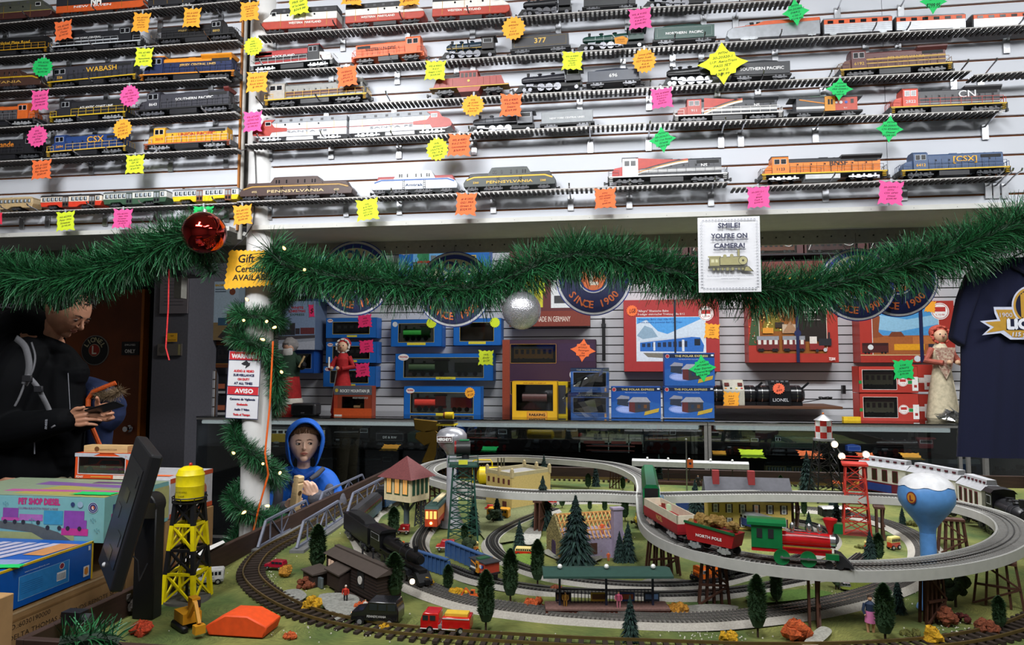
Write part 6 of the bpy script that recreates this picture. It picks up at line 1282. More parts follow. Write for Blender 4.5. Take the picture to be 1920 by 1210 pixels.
# -- tracks
def frame_path(pts):
 out=[]
 for i,p in enumerate(pts):
  a=pts[max(i-1,0)];c=pts[min(i+1,len(pts)-1)];t=(c-a);t.z=0;t.normalize();out.append((p,Vector((-t.y,t.x,0))))
 return out
def sweep(b,fr,sec,m,closed=False):
 n=len(sec);vs=[];fs=[]
 for p,s in fr:vs+=[p+s*u+Vector((0,0,z))for u,z in sec]
 k=len(fr)
 for i in range(k if closed else k-1):
  j=(i+1)%k
  for q in range(n):fs.append((i*n+q,i*n+(q+1)%n,j*n+(q+1)%n,j*n+q))
 if not closed:fs+=[tuple(range(n-1,-1,-1)),tuple(range((k-1)*n,k*n))]
 b.add(vs,fs,m)
def track(label,pix,z=.0,kind='bed',closed=False,bed='#98948c',dark='#2e2c2b',group='model railway tracks on the layout',pts3=None,w=1,tie_c='#1c1a18'):
 pts=pts3 or[P(x,y,TZ+z)for x,y in pix];sp=spline(pts,10,closed);fr=frame_path(sp)
 if closed:
  n=len(sp);fr=[]
  for i in range(n):
   t=sp[(i+1)%n]-sp[i-1];t.z=0;t.normalize();fr.append((sp[i],Vector((-t.y,t.x,0))))
 c=sum(sp,Vector())/len(sp);c.z=TZ;r=T('railway_track',label,'railway track',c,group=group)
 sp=[p-c for p in sp];fr=[(p-c,s)for p,s in fr]
 rs=resample(sp,.0125 if kind!='g' else.030,closed)
 tie=MB();rail=MB();gm={'bed':.016,'elev':.016,'g':.0245}[kind]*w
 if kind=='g':
  for p,t in rs:tie.cb(p+Vector((0,0,.006)),(.013,.092,.008),M('#2e231c',.8),Matrix.Rotation(math.atan2(t.y,t.x),3,'Z'))
  for s in(-1,1):sweep(rail,fr,[(s*gm-.002,.010),(s*gm+.002,.010),(s*gm+.002,.0175),(s*gm-.002,.0175)],M('#8a7448',.35,.7),closed)
 else:
  z0=.0 if kind=='bed' else.0
  bm=MB()
  if kind=='bed':sweep(bm,fr,[(-.052*w,-.002),(-.034*w,.010),(.034*w,.010),(.052*w,-.002)],M(bed,.85,n=.2,scale=200),closed);sweep(bm,fr,[(-.031*w,.0095),(-.031*w,.0108),(.031*w,.0108),(.031*w,.0095)],M(dark,.8),closed);zt=.011
  else:sweep(bm,fr,[(-.050,-.022),(-.050,.008),(-.044,.008),(-.044,.001),(.044,.001),(.044,.008),(.050,.008),(.050,-.022)],M('#b4b3ae',.6,n=.08,scale=40),closed);sweep(bm,fr,[(-.036,.001),(-.036,.003),(.036,.003),(.036,.001)],M('#6a6866',.8),closed);zt=.0035
  bm.build('roadbed',r,smooth=25)
  for p,t in rs:tie.cb(p+Vector((0,0,zt+.001)),(.005,.062*w if kind=='bed' else.082,.003),M(tie_c if kind=='bed' else '#8c8a86',.8),Matrix.Rotation(math.atan2(t.y,t.x),3,'Z'))
  for s in(-1,0,1):sweep(rail,fr,[(s*gm-.0012,zt),(s*gm+.0012,zt),(s*gm+.0012,zt+.0055),(s*gm-.0012,zt+.0055)],M('#a4a29e' if s or dark=='#6c6862' else '#3a3836',.3,.8),closed)
 tie.build('sleepers',r,smooth=0);rail.build('rail',r,smooth=0);return r
track('outer brass-railed track running round the whole edge of the layout',[(1960,1160),(1900,1185),(1800,1208),(1650,1222),(1450,1226),(1250,1220),(1050,1212),(850,1199),(700,1184),(583,1158),(510,1124),(472,1088),(478,1060),(505,1034),(568,1000),(643,955),(700,922),(745,905),(800,899),(900,899),(1100,901),(1350,907),(1560,914),(1660,926),(1770,950),(1870,990),(1960,1040)],kind='g')
track('grey-bedded track carrying the black steam engine and curving across the front',[(800,899),(760,925),(722,948),(690,972),(676,1000),(698,1035),(740,1072),(790,1102),(880,1132),(1000,1150),(1150,1162),(1300,1166),(1430,1156),(1540,1140),(1640,1114),(1705,1085),(1738,1050),(1722,1015),(1665,985),(1580,965),(1480,955)],z=.002,bed='#a8a298',dark='#6c6862',tie_c='#504c48',w=1.2)
track('dark tram track passing under the two blue girder bridges',[(850,925),(838,955),(818,975),(795,1000),(785,1025),(800,1050),(850,1072),(900,1090),(1000,1108),(1100,1116),(1250,1121),(1380,1113),(1500,1092),(1580,1072),(1620,1045)],z=.001,w=.8)
track('inner oval track around the unfinished lilac house',[(1040,958),(990,975),(940,1000),(922,1022),(940,1048),(990,1072),(1080,1092),(1200,1102),(1320,1098),(1420,1075),(1500,1050),(1560,1020),(1530,990),(1450,975),(1350,962),(1200,950)],z=.001,w=.8)
track('dark siding behind the cream mill and the twin-chimney house',[(850,925),(900,938),(1000,942),(1150,946),(1300,958),(1450,985),(1545,1020)],z=.0005,w=.8)
ZE=.155
EP=[(1215,930),(1120,926),(1000,925),(900,917),(830,902),(797,886),(815,871),(870,861),(960,858),(1060,863),(1150,873),(1200,892),(1214,912),(1216,940),(1228,985),(1275,1018),(1370,1044),(1500,1062),(1640,1066),(1770,1056),(1866,1032),(1902,1003),(1880,974),(1810,951),(1720,937),(1600,930),(1450,927),(1330,928)]
track('elevated grey track looping in a figure of eight over the layout',EP,z=ZE,kind='elev',closed=True)
BR_=M('#4a2a1c',.7,n=.25,scale=60)
def pier(px,py,wpx,ang,label,ztop=None,n=5):
 p=G(px,py);w=wpx*dep(p)/FPX;r=T('trestle_pier',label,'bridge pier',(p.x,p.y,TZ),rz=ang,group='brown timber piers of the elevated track');H=(ztop or ZE)-.023;b=MB()
 for i in range(n):
  f=-1+2*i/(n-1);b.bar((f*w/2,0,0),(f*w*.36,0,H),.006,BR_)
  if n>3:b.bar((f*w/2,.02,0),(f*w*.36,.02,H),.006,BR_)
 b.build('post',r,smooth=0)
 b=MB();b.bar((-w*.45,-.005,H*.45),(w*.45,-.005,H*.45),.006,BR_);b.bar((-w*.5,-.006,H*.02),(w*.4,-.006,H*.43),.005,BR_);b.bar((w*.43,-.006,H*.47),(-w*.36,-.006,H*.95),.005,BR_);b.box(-w*.4,w*.4,-.01,.03,H-.008,H,BR_)
 b.build('brace',r,smooth=0);return r
for a in((1340,1134,56,0,'brown timber pier right of the green-roofed platform, facing the viewer'),(1245,1080,66,.35,'wide brown timber pier behind the platform\'s right end'),(1533,1172,42,1.35,'edge-on brown pier below the front of the red and green engine'),(1756,1166,52,.5,'brown timber pier in front of the blue water tower'),(1872,1137,78,-.5,'wide brown timber pier at the right edge'),(1788,1040,50,-.2,'brown timber pier right of the blue water tower\'s shaft'),(1655,1010,40,1.3,'edge-on brown pier beside the red floodlight tower'),(1016,996,34,1.35,'edge-on brown pier in front of the big dark spruce beside the mill'),(806,952,44,.4,'brown timber pier behind the orange tram'),(897,905,26,.1,'brown timber pier left of the cream mill'),(1155,916,24,0,'brown timber pier under the far curve, right part'),(1200,940,18,1.2,'thin brown pier beside the crossing, left of the green wagon'),(1495,985,34,1.2,'edge-on brown pier right of the yellow apartment house'),(1347,962,16,1.2,'thin dark pier in front of the silver subway train'),(830,915,30,.3,'brown timber pier behind the silver tower\'s shaft')):pier(*a)
# -- bridges
def truss(p0,p1,h,n,label,off):
 a,c=G(*p0,.012),G(*p1,.012);L_=(c-a).length;rz=math.atan2(c.y-a.y,c.x-a.x);r=T('truss_bridge',label,'bridge',(a+c)/2,rz=rz,group='grey truss bridges by the left rim');m=M('#6c7080',.5)
 for y in(-off,off):
  b=MB();x0,x1=-L_/2,L_/2;s=L_/n
  b.bar((x0,y,0),(x1,y,0),.008,m);b.bar((x0+s*.6,y,h),(x1-s*.6,y,h),.009,m);b.bar((x0,y,0),(x0+s*.6,y,h),.009,m);b.bar((x1,y,0),(x1-s*.6,y,h),.009,m)
  for i in range(1,n):
   x=x0+s*i;b.bar((x,y,0),(x,y,h),.005,m);b.bar((x,y,h if i%2 else 0),(x+(s if i<n-1 else 0),y,0 if i%2 else h),.005,m)
  b.build('truss_side',r,smooth=0)
 b=MB();b.box(-L_/2-.02,L_/2+.02,off-.02,off+.035,-.014,-.002,M('#6c6c6c',.8));b.box(-L_/2-.02,L_/2+.02,-off-.035,-off+.02,-.014,-.002,M('#6c6c6c',.8));b.build('abutment_walk',r,smooth=0)
 return r
truss((520,1028),(612,970),.085,5,'nearer grey truss bridge on the outer track by the left rim',.075)
truss((620,966),(712,915),.085,5,'farther grey truss bridge on the outer track in front of the boy',.075)
def girder(p0,p1,h,label):
 a,c=G(*p0),G(*p1);L_=(c-a).length;rz=math.atan2(c.y-a.y,c.x-a.x);r=T('girder_bridge',label,'bridge',(a+c)/2,rz=rz,group='blue girder bridge sides');m=M('#3c5c8c',.5);b=MB()
 b.prism([(-L_/2,0),(L_/2,0),(L_/2,h*.55),(L_/2-.02,h),(-L_/2+.02,h),(-L_/2,h*.55)],-.002,.002,m);b.box(-L_/2+.015,L_/2-.015,-.008,.008,h-.003,h+.001,m)
 n=9
 for i in range(n+1):x=-L_/2+.006+(L_-.012)*i/n;b.box(x-.0015,x+.0015,-.007,.002,0,h*.95,m)
 b.build('girder',r,smooth=0)
girder((773,1060),(845,1083),.055,'left blue ribbed girder side near the black engine\'s nose');girder((836,1043),(926,1082),.058,'right blue ribbed girder side in front of the round dark bush')
# -- trees and bushes
def blades(b,c,r,h,n,m,dr,rn,w,kind):
 for i in range(n):
  f=i/n;z=h*f;a=rn.uniform(0,2*PI)
  if kind=='s':R_=r*(1-f)**.85*(1+.16*math.sin(f*58))*rn.uniform(.75,1.1)+.003;dz=-R_*dr
  else:R_=r*min(1,(f*5+.35),((1-f)*2.6)**.7+.08)*rn.uniform(.8,1.08);dz=R_*.55
  d=Vector((math.cos(a),math.sin(a),0));q=Vector((-d.y,d.x,0))*w*rn.uniform(.7,1.3);o=Vector(c)+Vector((0,0,z))
  p0=o+d*R_*.15;p1=o+d*R_+Vector((0,0,dz));mid=(p0+p1)/2+Vector((0,0,R_*.12));b.add([p0,mid+q,p1,mid-q],[(0,1,2,3)],m[rn.randrange(len(m))])
SG=[M('#1f3630',.9),M('#2a443c',.9),M('#16292a',.9)];CGm=[M('#33502e',.9),M('#2a4428',.9),M('#42603a',.9)]
def mk_tree(kind,label,seed):
 r=T('conifer_tree' if kind=='s' else 'cypress_tree',label,'model tree',group='model trees on the layout');rn=random.Random(seed);b=MB()
 if kind=='s':b.tube([(0,0,.02),(0,0,.9)],[.16,.02],SG[2],8);blades(b,(0,0,.06),.30,.93,1500,SG,.38,rn,.020,'s')
 else:b.tube([(0,0,.17),(0,0,.3),(0,0,.7),(0,0,.97)],[.08,.13,.12,.02],CGm[1],8);blades(b,(0,0,.14),.165,.86,1500,CGm,.3,rn,.018,'c')
 b.build('foliage',r,smooth=0);b=MB();b.tube([(0,0,0),(0,0,.25)],[.02,.015],M('#3a2a20',.9),6);b.build('trunk',r);return r
TP={}
def tree(px,pb,pt,kind,label,wide=1):
 p=G(px,pb);h=(pb-pt)*dep(p)/FPX*1.02
 if kind not in TP:TP[kind]=mk_tree(kind,label,5 if kind=='s' else 8);r=TP[kind];r.location=(p.x,p.y,TZ);r.scale=(h*wide,h*wide,h);r.rotation_euler=(0,0,px)
 else:r=dup(TP[kind],(p.x,p.y,TZ),rz=px*1.0,label=label,scale=(h*wide,h*wide,h))
 r['label']=label;return r
TR=[(595,1078,985,'c','beside the nearer truss bridge',1.15),(739,1128,1038,'c','hiding the right end of the brown railway hut',1.3),(738,1008,951,'c','below the cream signal house',1.3),(748,1048,1012,'c','small, behind the black engine\'s boiler',1.3),(840,1110,1059,'c','left of the right blue girder',1.3),(911,1182,1071,'c','in front, right of the fire engine',1.0),(957,1131,1031,'c','left of the little bus',1.0),(1008,1100,1013,'c','right of the little bus',1.0),(1421,1193,1080,'c','in front, below the gold-loaded wagon',1.0),(1456,1133,1070,'c','under the track below the red and green engine',1.2),(1660,1203,1096,'c','right of the figure in a pink apron',1.1),(1875,1183,1118,'c','at the right edge near the front',1.2),(1182,1199,1117,'s','in front of the brick platform',.9),(1080,1056,930,'s','biggest, in front of the unfinished house',1.15),(1018,990,893,'s','large, in front of the mill\'s right side',1.0),(974,1031,975,'s','greyish, left of the edge-on pier pad',.95),(932,978,928,'s','in front of the mill and the school bus',.95),(888,1002,930,'s','right of the green beacon tower',.8),(871,1018,982,'c','small, at the foot of the green beacon tower',1.3),(1043,1012,962,'s','left of the unfinished house, half hidden',.8),(1162,1052,996,'s','left of the twin trees beside the lilac house',.9),(1178,1050,979,'s','right of the twin trees beside the lilac house',.9),(1172,976,935,'c','behind the lilac chimney',1.2),(1106,957,938,'c','tiny, behind the bare rafters',1.5),(1134,960,936,'c','small, behind the lilac chimney',1.4),(1054,952,925,'c','small, right of the red van behind the track',1.4),(1020,916,853,'s','tall, behind the cream mill',.85),(1117,912,868,'s','far, in the middle of the left loop',.8),(1103,917,888,'c','round-topped, beside the far dark spruce',1.4),(1168,919,894,'c','far, left of the green wagon',1.3),(1236,905,852,'s','behind the green wagon',.7),(1304,972,900,'s','behind the presents, before the subway train',.95),(1464,915,891,'c','right of the grey-roofed house',1.3),(1514,922,846,'s','tall, left of the checkered water tower',.85),(1508,968,936,'c','small, left of the white freight wagon',1.2),(1517,996,958,'s','under the track, right of the yellow house',.9),(1569,986,930,'s','between the white freight wagon and the red tower',.8),(1692,981,950,'s','alone on the grass, left of the blue tower',.9),(1632,1054,993,'s','left of the pair by the cream and red bus',.9),(1648,1054,1000,'c','right of the pair by the cream and red bus',1.2),(1684,1146,1083,'s','behind the figure\'s cypress, near the front',.9),(1560,955,920,'s','at the foot of the checkered tower',.9)]
for(x,pb,pt,k,w,wd)in TR:tree(x,pb,pt,k,('dark model spruce ' if k=='s' else 'green model cypress ')+w,wd)
def leafy(px,pb,pt,label):
 p=G(px,pb);h=(pb-pt)*dep(p)/FPX;r=T('broadleaf_tree',label,'model tree',(p.x,p.y,TZ),group='broadleaf model trees');rn=random.Random(px);b=MB()
 for i in range(9):b.ball((rn.uniform(-.3,.3)*h,rn.uniform(-.2,.2)*h,h*rn.uniform(.45,.85)),h*rn.uniform(.14,.24),M('#26361e',.95,n=.6,scale=90,bump=1),12,jit=.12,rnd=rn)
 b.build('foliage',r,smooth=0);b=MB();b.tube([(0,0,0),(0,0,h*.5)],h*.04,M('#3a2c20',.9),6);b.build('trunk',r)
leafy(1792,1137,1078,'large dark broadleaf tree right of the blue tower\'s pier');leafy(1567,1106,1078,'small broadleaf tree beside the silver pickup');leafy(879,1040,1008,'round dark bushy tree behind the right blue girder');leafy(925,982,955,'dark bushy tree in front of the school bus')
BC={'y':('#c8981c','yellow'),'o':('#c0582a','orange'),'a':('#b07a28','amber'),'r':('#7a4028','rust brown'),'v':('#6a6a34','olive'),'d':('#5a2420','dark red'),'c':('#c84a2c','coral')}
BU=[(538,1080,42,26,'a','inside the big left curve'),(573,1102,36,22,'r','left of the gravel yard'),(585,1143,34,34,'y','at the gravel yard\'s edge'),(680,1142,44,18,'o','behind the black car\'s bonnet'),(722,1178,34,14,'y','in front of the black car'),(797,1102,34,36,'y','in front of the black engine\'s nose'),(697,916,16,10,'a','far, at the end of the farther truss bridge'),(666,932,16,8,'a','beside the farther truss bridge'),(862,1118,44,24,'y','left of the orange digger'),(1002,1140,38,28,'o','at the left end of the platform'),(1041,1110,32,18,'r','behind the platform\'s left post'),(1099,1089,30,12,'v','behind the platform roof'),(1274,1152,42,28,'a','at the right end of the platform'),(1367,1202,36,26,'y','in front, between two piers'),(1497,1200,62,46,'o','largest one, at the front pier'),(1751,1207,42,38,'y','in front of the blue tower\'s pier'),(1708,1192,46,18,'v','low, left of the bright yellow one'),(1803,1165,50,20,'d','low, right of the blue tower\'s pier'),(1848,1185,56,30,'r','at the foot of the right edge cypress'),(1776,1172,34,40,'r','against the blue tower\'s pier'),(1611,1028,26,10,'v','left of the cream and red bus'),(1712,984,28,12,'v','on the grass left of the blue shaft'),(1622,1052,20,8,'a','low, below the pair of trees'),(1795,1060,44,26,'y','under the right end of the elevated loop'),(1600,905,40,12,'a','far, behind the white passenger train'),(1560,906,30,12,'o','far, at the checkered tower\'s foot'),(265,1190,50,34,'c','at the foot of the screen\'s black post'),(540,1196,40,16,'o','at the front rim right of the orange roof'),(876,1008,26,14,'v','at the green beacon tower\'s base'),(500,1100,22,8,'v','by the red pickup')]
for(x,yb,w,h,c,wh)in BU:
 p=G(x,min(yb,1207));p.y=min(max(p.y,Y0+.04),Y1-.04);k=dep(p)/FPX;w*=k;h*=k;rb=random.Random(x*3+yb);b=MB();m=M(BC[c][0],.95,n=.5,scale=200,bump=.8)
 for i in range(16):
  a=rb.uniform(0,6.28);q=rb.random()**.5;b.ball((math.cos(a)*q*w*.36,math.sin(a)*q*w*.25,h*rb.uniform(.2,.78)*(1-.45*q)),min(w,h)*rb.uniform(.2,.3),m,8,jit=.25,rnd=rb)
 o=b.build('model_bush',smooth=0);o.location=(p.x,p.y,TZ);tag(o,BC[c][1]+' model bush '+wh,'bush','coloured model bushes')
 # == TOWERS AND BUILDINGS
def root_at(px,py,name,label,cat,rz=0,group=None,scale=1):p=G(px,py);return T(name,label,cat,(p.x,p.y,TZ),rz,group,scale=scale)
def hpx(px,py,n):return n*dep(G(px,py))/FPX
def lattice(b,w0,w1,z0,z1,lv,m,t=.004):
 for i in range(lv):
  a,c=i/lv,(i+1)/lv;wa,wc=(w0+(w1-w0)*a)/2,(w0+(w1-w0)*c)/2;za,zc=z0+(z1-z0)*a,z0+(z1-z0)*c
  q=[(-1,-1),(1,-1),(1,1),(-1,1)]
  for k in range(4):
   (x,y),(u,v)=q[k],q[(k+1)%4]
   b.bar((x*wa,y*wa,za),(x*wc,y*wc,zc),t*1.5,m);b.bar((x*wc,y*wc,zc),(u*wc,v*wc,zc),t,m)
   b.bar((x*wa,y*wa,za),(u*wc,v*wc,zc),t*.7,m);b.bar((u*wa,v*wa,za),(x*wc,y*wc,zc),t*.7,m)
h=hpx(1745,1140,250);r=root_at(1745,1140,'water_tower','sky blue bulb water tower with a snowy white cap at the right','water tower');bl=M('#5a90cc',.35);R=h*.235
b=MB();b.lathe([(.095*h,0),(.09*h,.02*h),(.062*h,.06*h),(.055*h,.15*h),(.055*h,.56*h)],(0,0,0),bl,28);b.build('shaft',r)
b=MB();b.lathe([(.05*h,.54*h),(.06*h,.60*h),(.10*h,.66*h),(.155*h,.73*h),(.188*h,.79*h),(.194*h,.84*h),(.182*h,.91*h),(.14*h,.96*h),(.085*h,.99*h),(.001,1.0*h)],(0,0,0),bl,40);b.build('tank',r,smooth=60)
b=MB();n=40;ring=[[((.239-.0*k)*h*math.sin(PI/2*(1-(k/5)))*(1)*(.98)if k else.232*h,0)for k in range(6)]]
pr=[(.178,.925),(.162,.948),(.138,.968),(.09,.993),(.04,1.005),(.001,1.008)];vs=[]
for k,(rr,zz)in enumerate(pr):
 for j in range(n):
  a=2*PI*j/n;jz=-.020*abs(math.sin(a*3.5+.6))if k==0 else 0;vs.append(((rr+.004-jz*.25)*h*math.cos(a),(rr+.004-jz*.25)*h*math.sin(a),(zz+jz)*h))
b.add(vs,[(k*n+j,k*n+(j+1)%n,(k+1)*n+(j+1)%n,(k+1)*n+j)for k in range(5)for j in range(n)],M('#e6e6e8',.7));b.build('snow_cap',r,smooth=60)
b=MB();e=Vector((-.152*h,-.121*h,.84*h));nn=Vector((-.78,-.62,-.05)).normalized();uu=nn.cross(Vector((0,0,1))).normalized()*-1;vv=Vector((0,0,1))
for k,(q,c)in enumerate(((.045*h,'#7a2c28'),(.036*h,'#c8882c'))):b.add([e+nn*(.002+.001*k)+uu*math.cos(2*PI*i/24)*q*.8+vv*math.sin(2*PI*i/24)*q for i in range(24)],[tuple(range(24))],M(c,.5))
b.text('L',e+nn*.004-vv*.02*h,.055*h,M('#7a2c28',.5),right=-uu if(-uu).x>0 else uu,up=(0,0,1),bold=.001);b.build('badge',r,smooth=0)
h=hpx(846,985,183);r=root_at(846,985,'water_tower','silver bulb water tower with a brown name plate, behind the green beacon tower','water tower');sv=M('#a4a4aa',.3,.5)
b=MB();b.lathe([(.14*h,0),(.11*h,.06*h),(.065*h,.2*h),(.05*h,.3*h),(.05*h,.74*h)],(0,0,0),M('#b0b0b8',.4,.2),24);b.build('shaft',r)
b=MB();b.lathe([(.05*h,.72*h),(.08*h,.77*h),(.13*h,.82*h),(.158*h,.88*h),(.155*h,.93*h),(.12*h,.975*h),(.06*h,.998*h),(.001,1.0*h)],(0,0,0),sv,36);b.build('tank',r,smooth=60)
b=MB();b.box(-.115*h,.045*h,-.166*h,-.16*h,.865*h,.925*h,M('#c8c4c4',.5));b.box(-.110*h,.040*h,-.168*h,-.166*h,.870*h,.920*h,M('#3a1c1c',.5));b.text("HERSHEY'S",(-.035*h,-.170*h,.880*h),.04*h,WHT,fit=.14*h,bold=.0007);b.build('name_plate',r,smooth=0)
h=hpx(868,1015,140);r=root_at(868,1012,'beacon_tower','dark green lattice tower with a red and black lamp on top','tower',.2);gm=M('#1c4438',.5)
b=MB();lattice(b,.40*h,.27*h,0,h,6,gm,.0045);b.bar((.02,-.01,0),(.02,-.01,h),.003,gm);b.bar((.035,-.01,0),(.035,-.01,h),.003,gm);b.build('lattice',r,smooth=0)
b=MB();b.box(-.19*h,.19*h,-.19*h,.19*h,h,h*1.02,gm)
for z in(1.07,1.11):
 for s in(-1,1):b.bar((-.2*h,s*.2*h,z*h),(.2*h,s*.2*h,z*h),.0025,gm);b.bar((s*.2*h,-.2*h,z*h),(s*.2*h,.2*h,z*h),.0025,gm)
for x in(-1,1):
 for y in(-1,1):b.bar((x*.2*h,y*.2*h,h),(x*.2*h,y*.2*h,1.11*h),.003,gm)
b.box(-.06*h,.06*h,-.205*h,-.2*h,1.04*h,1.1*h,M('#c8c838',.5));b.build('platform',r,smooth=0)
b=MB();b.cyl((.03*h,0,1.12*h),.05*h,.06*h,DK);b.cyl((.0,0,1.24*h),.10*h,.19*h,M('#222',.4),'x',20);b.cyl((-.1*h,0,1.24*h),.092*h,.012,M('#7a1c1c',.3),'x',20);b.box(-.05*h,.08*h,-.04*h,.04*h,1.335*h,1.35*h,M('#2c7a4a',.4));b.build('lamp',r)
h=hpx(1548,938,162);r=root_at(1548,938,'water_tower','black lattice water tower with a red and white checkered tank','water tower',.1);k=M('#1a1a1c',.5)
b=MB();lattice(b,.30*h,.16*h,0,.69*h,5,k,.004);b.build('lattice',r,smooth=0)
b=MB();n=24;zz=[.72*h+.07*h*i for i in range(4)];R=.092*h
for i in range(3):
 for j in range(n):
  a,c=2*PI*j/n,2*PI*(j+1)/n;m=M('#c02c24',.5)if((j//3)+i)%2 else M('#e4e4e4',.5)
  b.quad((R*math.cos(a),R*math.sin(a),zz[i]),(R*math.cos(c),R*math.sin(c),zz[i]),(R*math.cos(c),R*math.sin(c),zz[i+1]),(R*math.cos(a),R*math.sin(a),zz[i+1]),m)
b.build('tank',r,smooth=0)
b=MB();b.lathe([(.115*h,.69*h),(.115*h,.715*h),(.095*h,.72*h)],(0,0,0),SILV,24);b.lathe([(.105*h,.925*h),(.02*h,.985*h),(.012*h,.99*h)],(0,0,0),SILV,24);b.build('roof',r);b=MB();b.ball((0,0,h),.014*h,M('#d8742c',.4),8);b.build('finial',r)
h=hpx(1606,1000,128);r=root_at(1606,1000,'floodlight_tower','red lattice tower with glowing floodlights on top','tower',-.25);k=M('#b83024',.5)
b=MB();lattice(b,.36*h,.24*h,.01*h,h,5,k,.0045);b.box(-.2*h,.2*h,-.2*h,.2*h,0,.015*h,M('#8a3a30',.6));b.build('lattice',r,smooth=0)
b=MB();b.box(-.17*h,.17*h,-.17*h,.17*h,h,1.03*h,k)
for s in(-1,1):b.bar((-.18*h,s*.18*h,1.1*h),(.18*h,s*.18*h,1.1*h),.004,k);b.bar((s*.18*h,-.18*h,1.1*h),(s*.18*h,.18*h,1.1*h),.004,k)
b.build('platform',r,smooth=0)
for(x,z)in((-.26,1.3),(-.17,1.13),(.15,1.17)):
 b=MB();b.cyl((x*h,-.1*h,z*h),.05*h,.07*h,SILV,'y',14);b.bar((x*h,-.08*h,z*h),(x*.5*h,-.05*h,1.08*h),.004,STEEL);o=b.build('floodlight',r);b=MB();b.ball((x*h,-.14*h,z*h),.042*h,M('#ffc890',.3,emit=14),12);b.build('lens',o)
h=hpx(762,985,118);r=root_at(762,985,'signal_house','cream signal house with a maroon roof and lit windows on a grey post','building',-.45);cm=M('#d8c8a0',.6)
b=MB();b.cyl((0,0,.2*h),.045*h,.4*h,M('#4c585e',.5));b.bar((0,0,.2*h),(.2*h,0,.42*h),.008,M('#4c585e',.5));b.bar((0,0,.2*h),(-.2*h,0,.42*h),.008,M('#4c585e',.5));b.build('post',r)
b=MB();b.box(-.28*h,.28*h,-.22*h,.22*h,.42*h,.80*h,cm);o=b.build('wall',r,smooth=0)
b=MB()
for i in range(3):
 x=(-.17+.17*i)*h;b.box(x-.06*h,x+.06*h,-.226*h,-.22*h,.52*h,.78*h,M('#1f4a34',.6));b.box(x-.045*h,x+.045*h,-.230*h,-.22*h,.54*h,.76*h,M('#e8a85c',.5,emit=.3));b.box(x-.003*h,x+.003*h,-.233*h,-.22*h,.54*h,.76*h,cm);b.cut()
for i in range(4):y=(-.15+.1*i)*h;b.box(.28*h,.286*h,y-.03*h,y+.03*h,.52*h,.78*h,M('#1f4a34',.6));b.cut()
each(b,'window',o,1,smooth=0)
b=MB();q=[(-.36*h,-.30*h,.78*h),(.36*h,-.30*h,.78*h),(.36*h,.30*h,.78*h),(-.36*h,.30*h,.78*h),(0,0,1.10*h)];b.add(q,[(0,1,4),(1,2,4),(2,3,4),(3,0,4),(3,2,1,0)],M('#6a3434',.7,n=.3,scale=200));b.build('roof',r,smooth=0)
b=MB();lattice(b,.14*h,.1*h,0,.40*h,4,M('#3a3e40',.5),.003);o=b.build('stair_tower',r,smooth=0);o.location=(.2*h,.12*h,0)
def block(px,py,w,d,h,rz,name,label,wall,cat='building'):r=root_at(px,py,name,label,cat,rz);b=MB();b.box(-w/2,w/2,-d/2,d/2,0,h,M(wall,.7,n=.12,scale=120));return r,b.build('wall',r,smooth=0)
w=.20;h=.16;r,o=block(972,944,w,.26,h,-.72,'mill_building','cream flat-roofed mill building with corner pillars and brown windows','#c0a868')
b=MB();dk=M('#5a2c24',.6)
for z in(.3,.62,):
 for i in range(5):x=-.078+.039*i;b.box(x-.007,x+.007,-.132,-.13,z*h+.02,z*h+.045,dk);b.cut()
each(b,'window',o,1,smooth=0);b=MB();b.box(.03,.06,-.132,-.13,0,.036,dk);b.build('door',o,smooth=0)
b=MB();b.box(-.09,.09,-.12,.12,h,h+.002,M('#8c8a88',.8))
for q in((-.1,.1,-.13,-.122),(-.1,.1,.122,.13),(-.1,-.092,-.13,.13),(.092,.1,-.13,.13)):b.box(*q,h,h+.018,M('#a89c78',.7))
for x in(-.096,.0,.096):
 for y in(-.126,.126):b.cb((x,y,h+.012),(.014,.014,.036),M('#b0a078',.7));b.ball((x,y,h+.034),.008,M('#b0a078',.7),8)
b.build('parapet',r,smooth=0)
r=root_at(940,914,'storage_tank','bright yellow tank with a yellow hand rail behind the cream mill','tank',.1);ym=M('#e0c010',.4)
b=MB();b.tube([(-.14,0,.07),(-.125,0,.07),(.1,0,.07),(.115,0,.07)],[.02,.05,.05,.02],ym,20);b.build('tank',r);b=MB();b.tube([(-.16,-.05,0),(-.16,-.05,.155),(-.15,-.05,.165),(-.06,-.05,.165),(-.05,-.05,.15),(-.05,-.05,.125)],.004,ym,8);[b.cyl((x,0,.14),.004,.06,STEEL)for x in(-.02,0,.015)];b.build('pipe',r)
b=MB();b.box(-.11,.1,-.02,.02,0,.03,DK);b.build('base',r)
w=.34;h=.125;r,o=block(1400,985,w,.15,h,-.02,'apartment_house','yellow house with a grey roof, red chimneys and dark shutters','#c8ac5c')
b=MB()
for z in(.012,.07):
 for i in range(6):
  x=-.14+.056*i;b.box(x-.015,x+.015,-.0775,-.075,z,z+.036,M('#341c1c',.6));b.box(x-.0085,x+.0085,-.079,-.075,z,z+.036,M('#dcdcd8',.6));b.box(x-.006,x+.006,-.0795,-.075,z+.003,z+.033,M('#6a7078' if i!=3 else '#e8b090',.3));b.box(x-.0085,x+.0085,-.0805,-.075,z+.017,z+.019,WHT);b.cut()
each(b,'window',o,1,smooth=0)
b=MB();rm=M('#4e4e54',.8)
b.prism([(-.092,h-.004),(.092,h-.004),(0,h+.085)],-w/2-.01,w/2+.012,rm,'x');b.build('roof',r,smooth=0);b=MB();b.prism([(-.074,h-.003),(.074,h-.003),(0,h+.072)],w/2+.012,w/2+.014,M('#c8ac5c',.7),'x');b.build('gable',r,smooth=0)
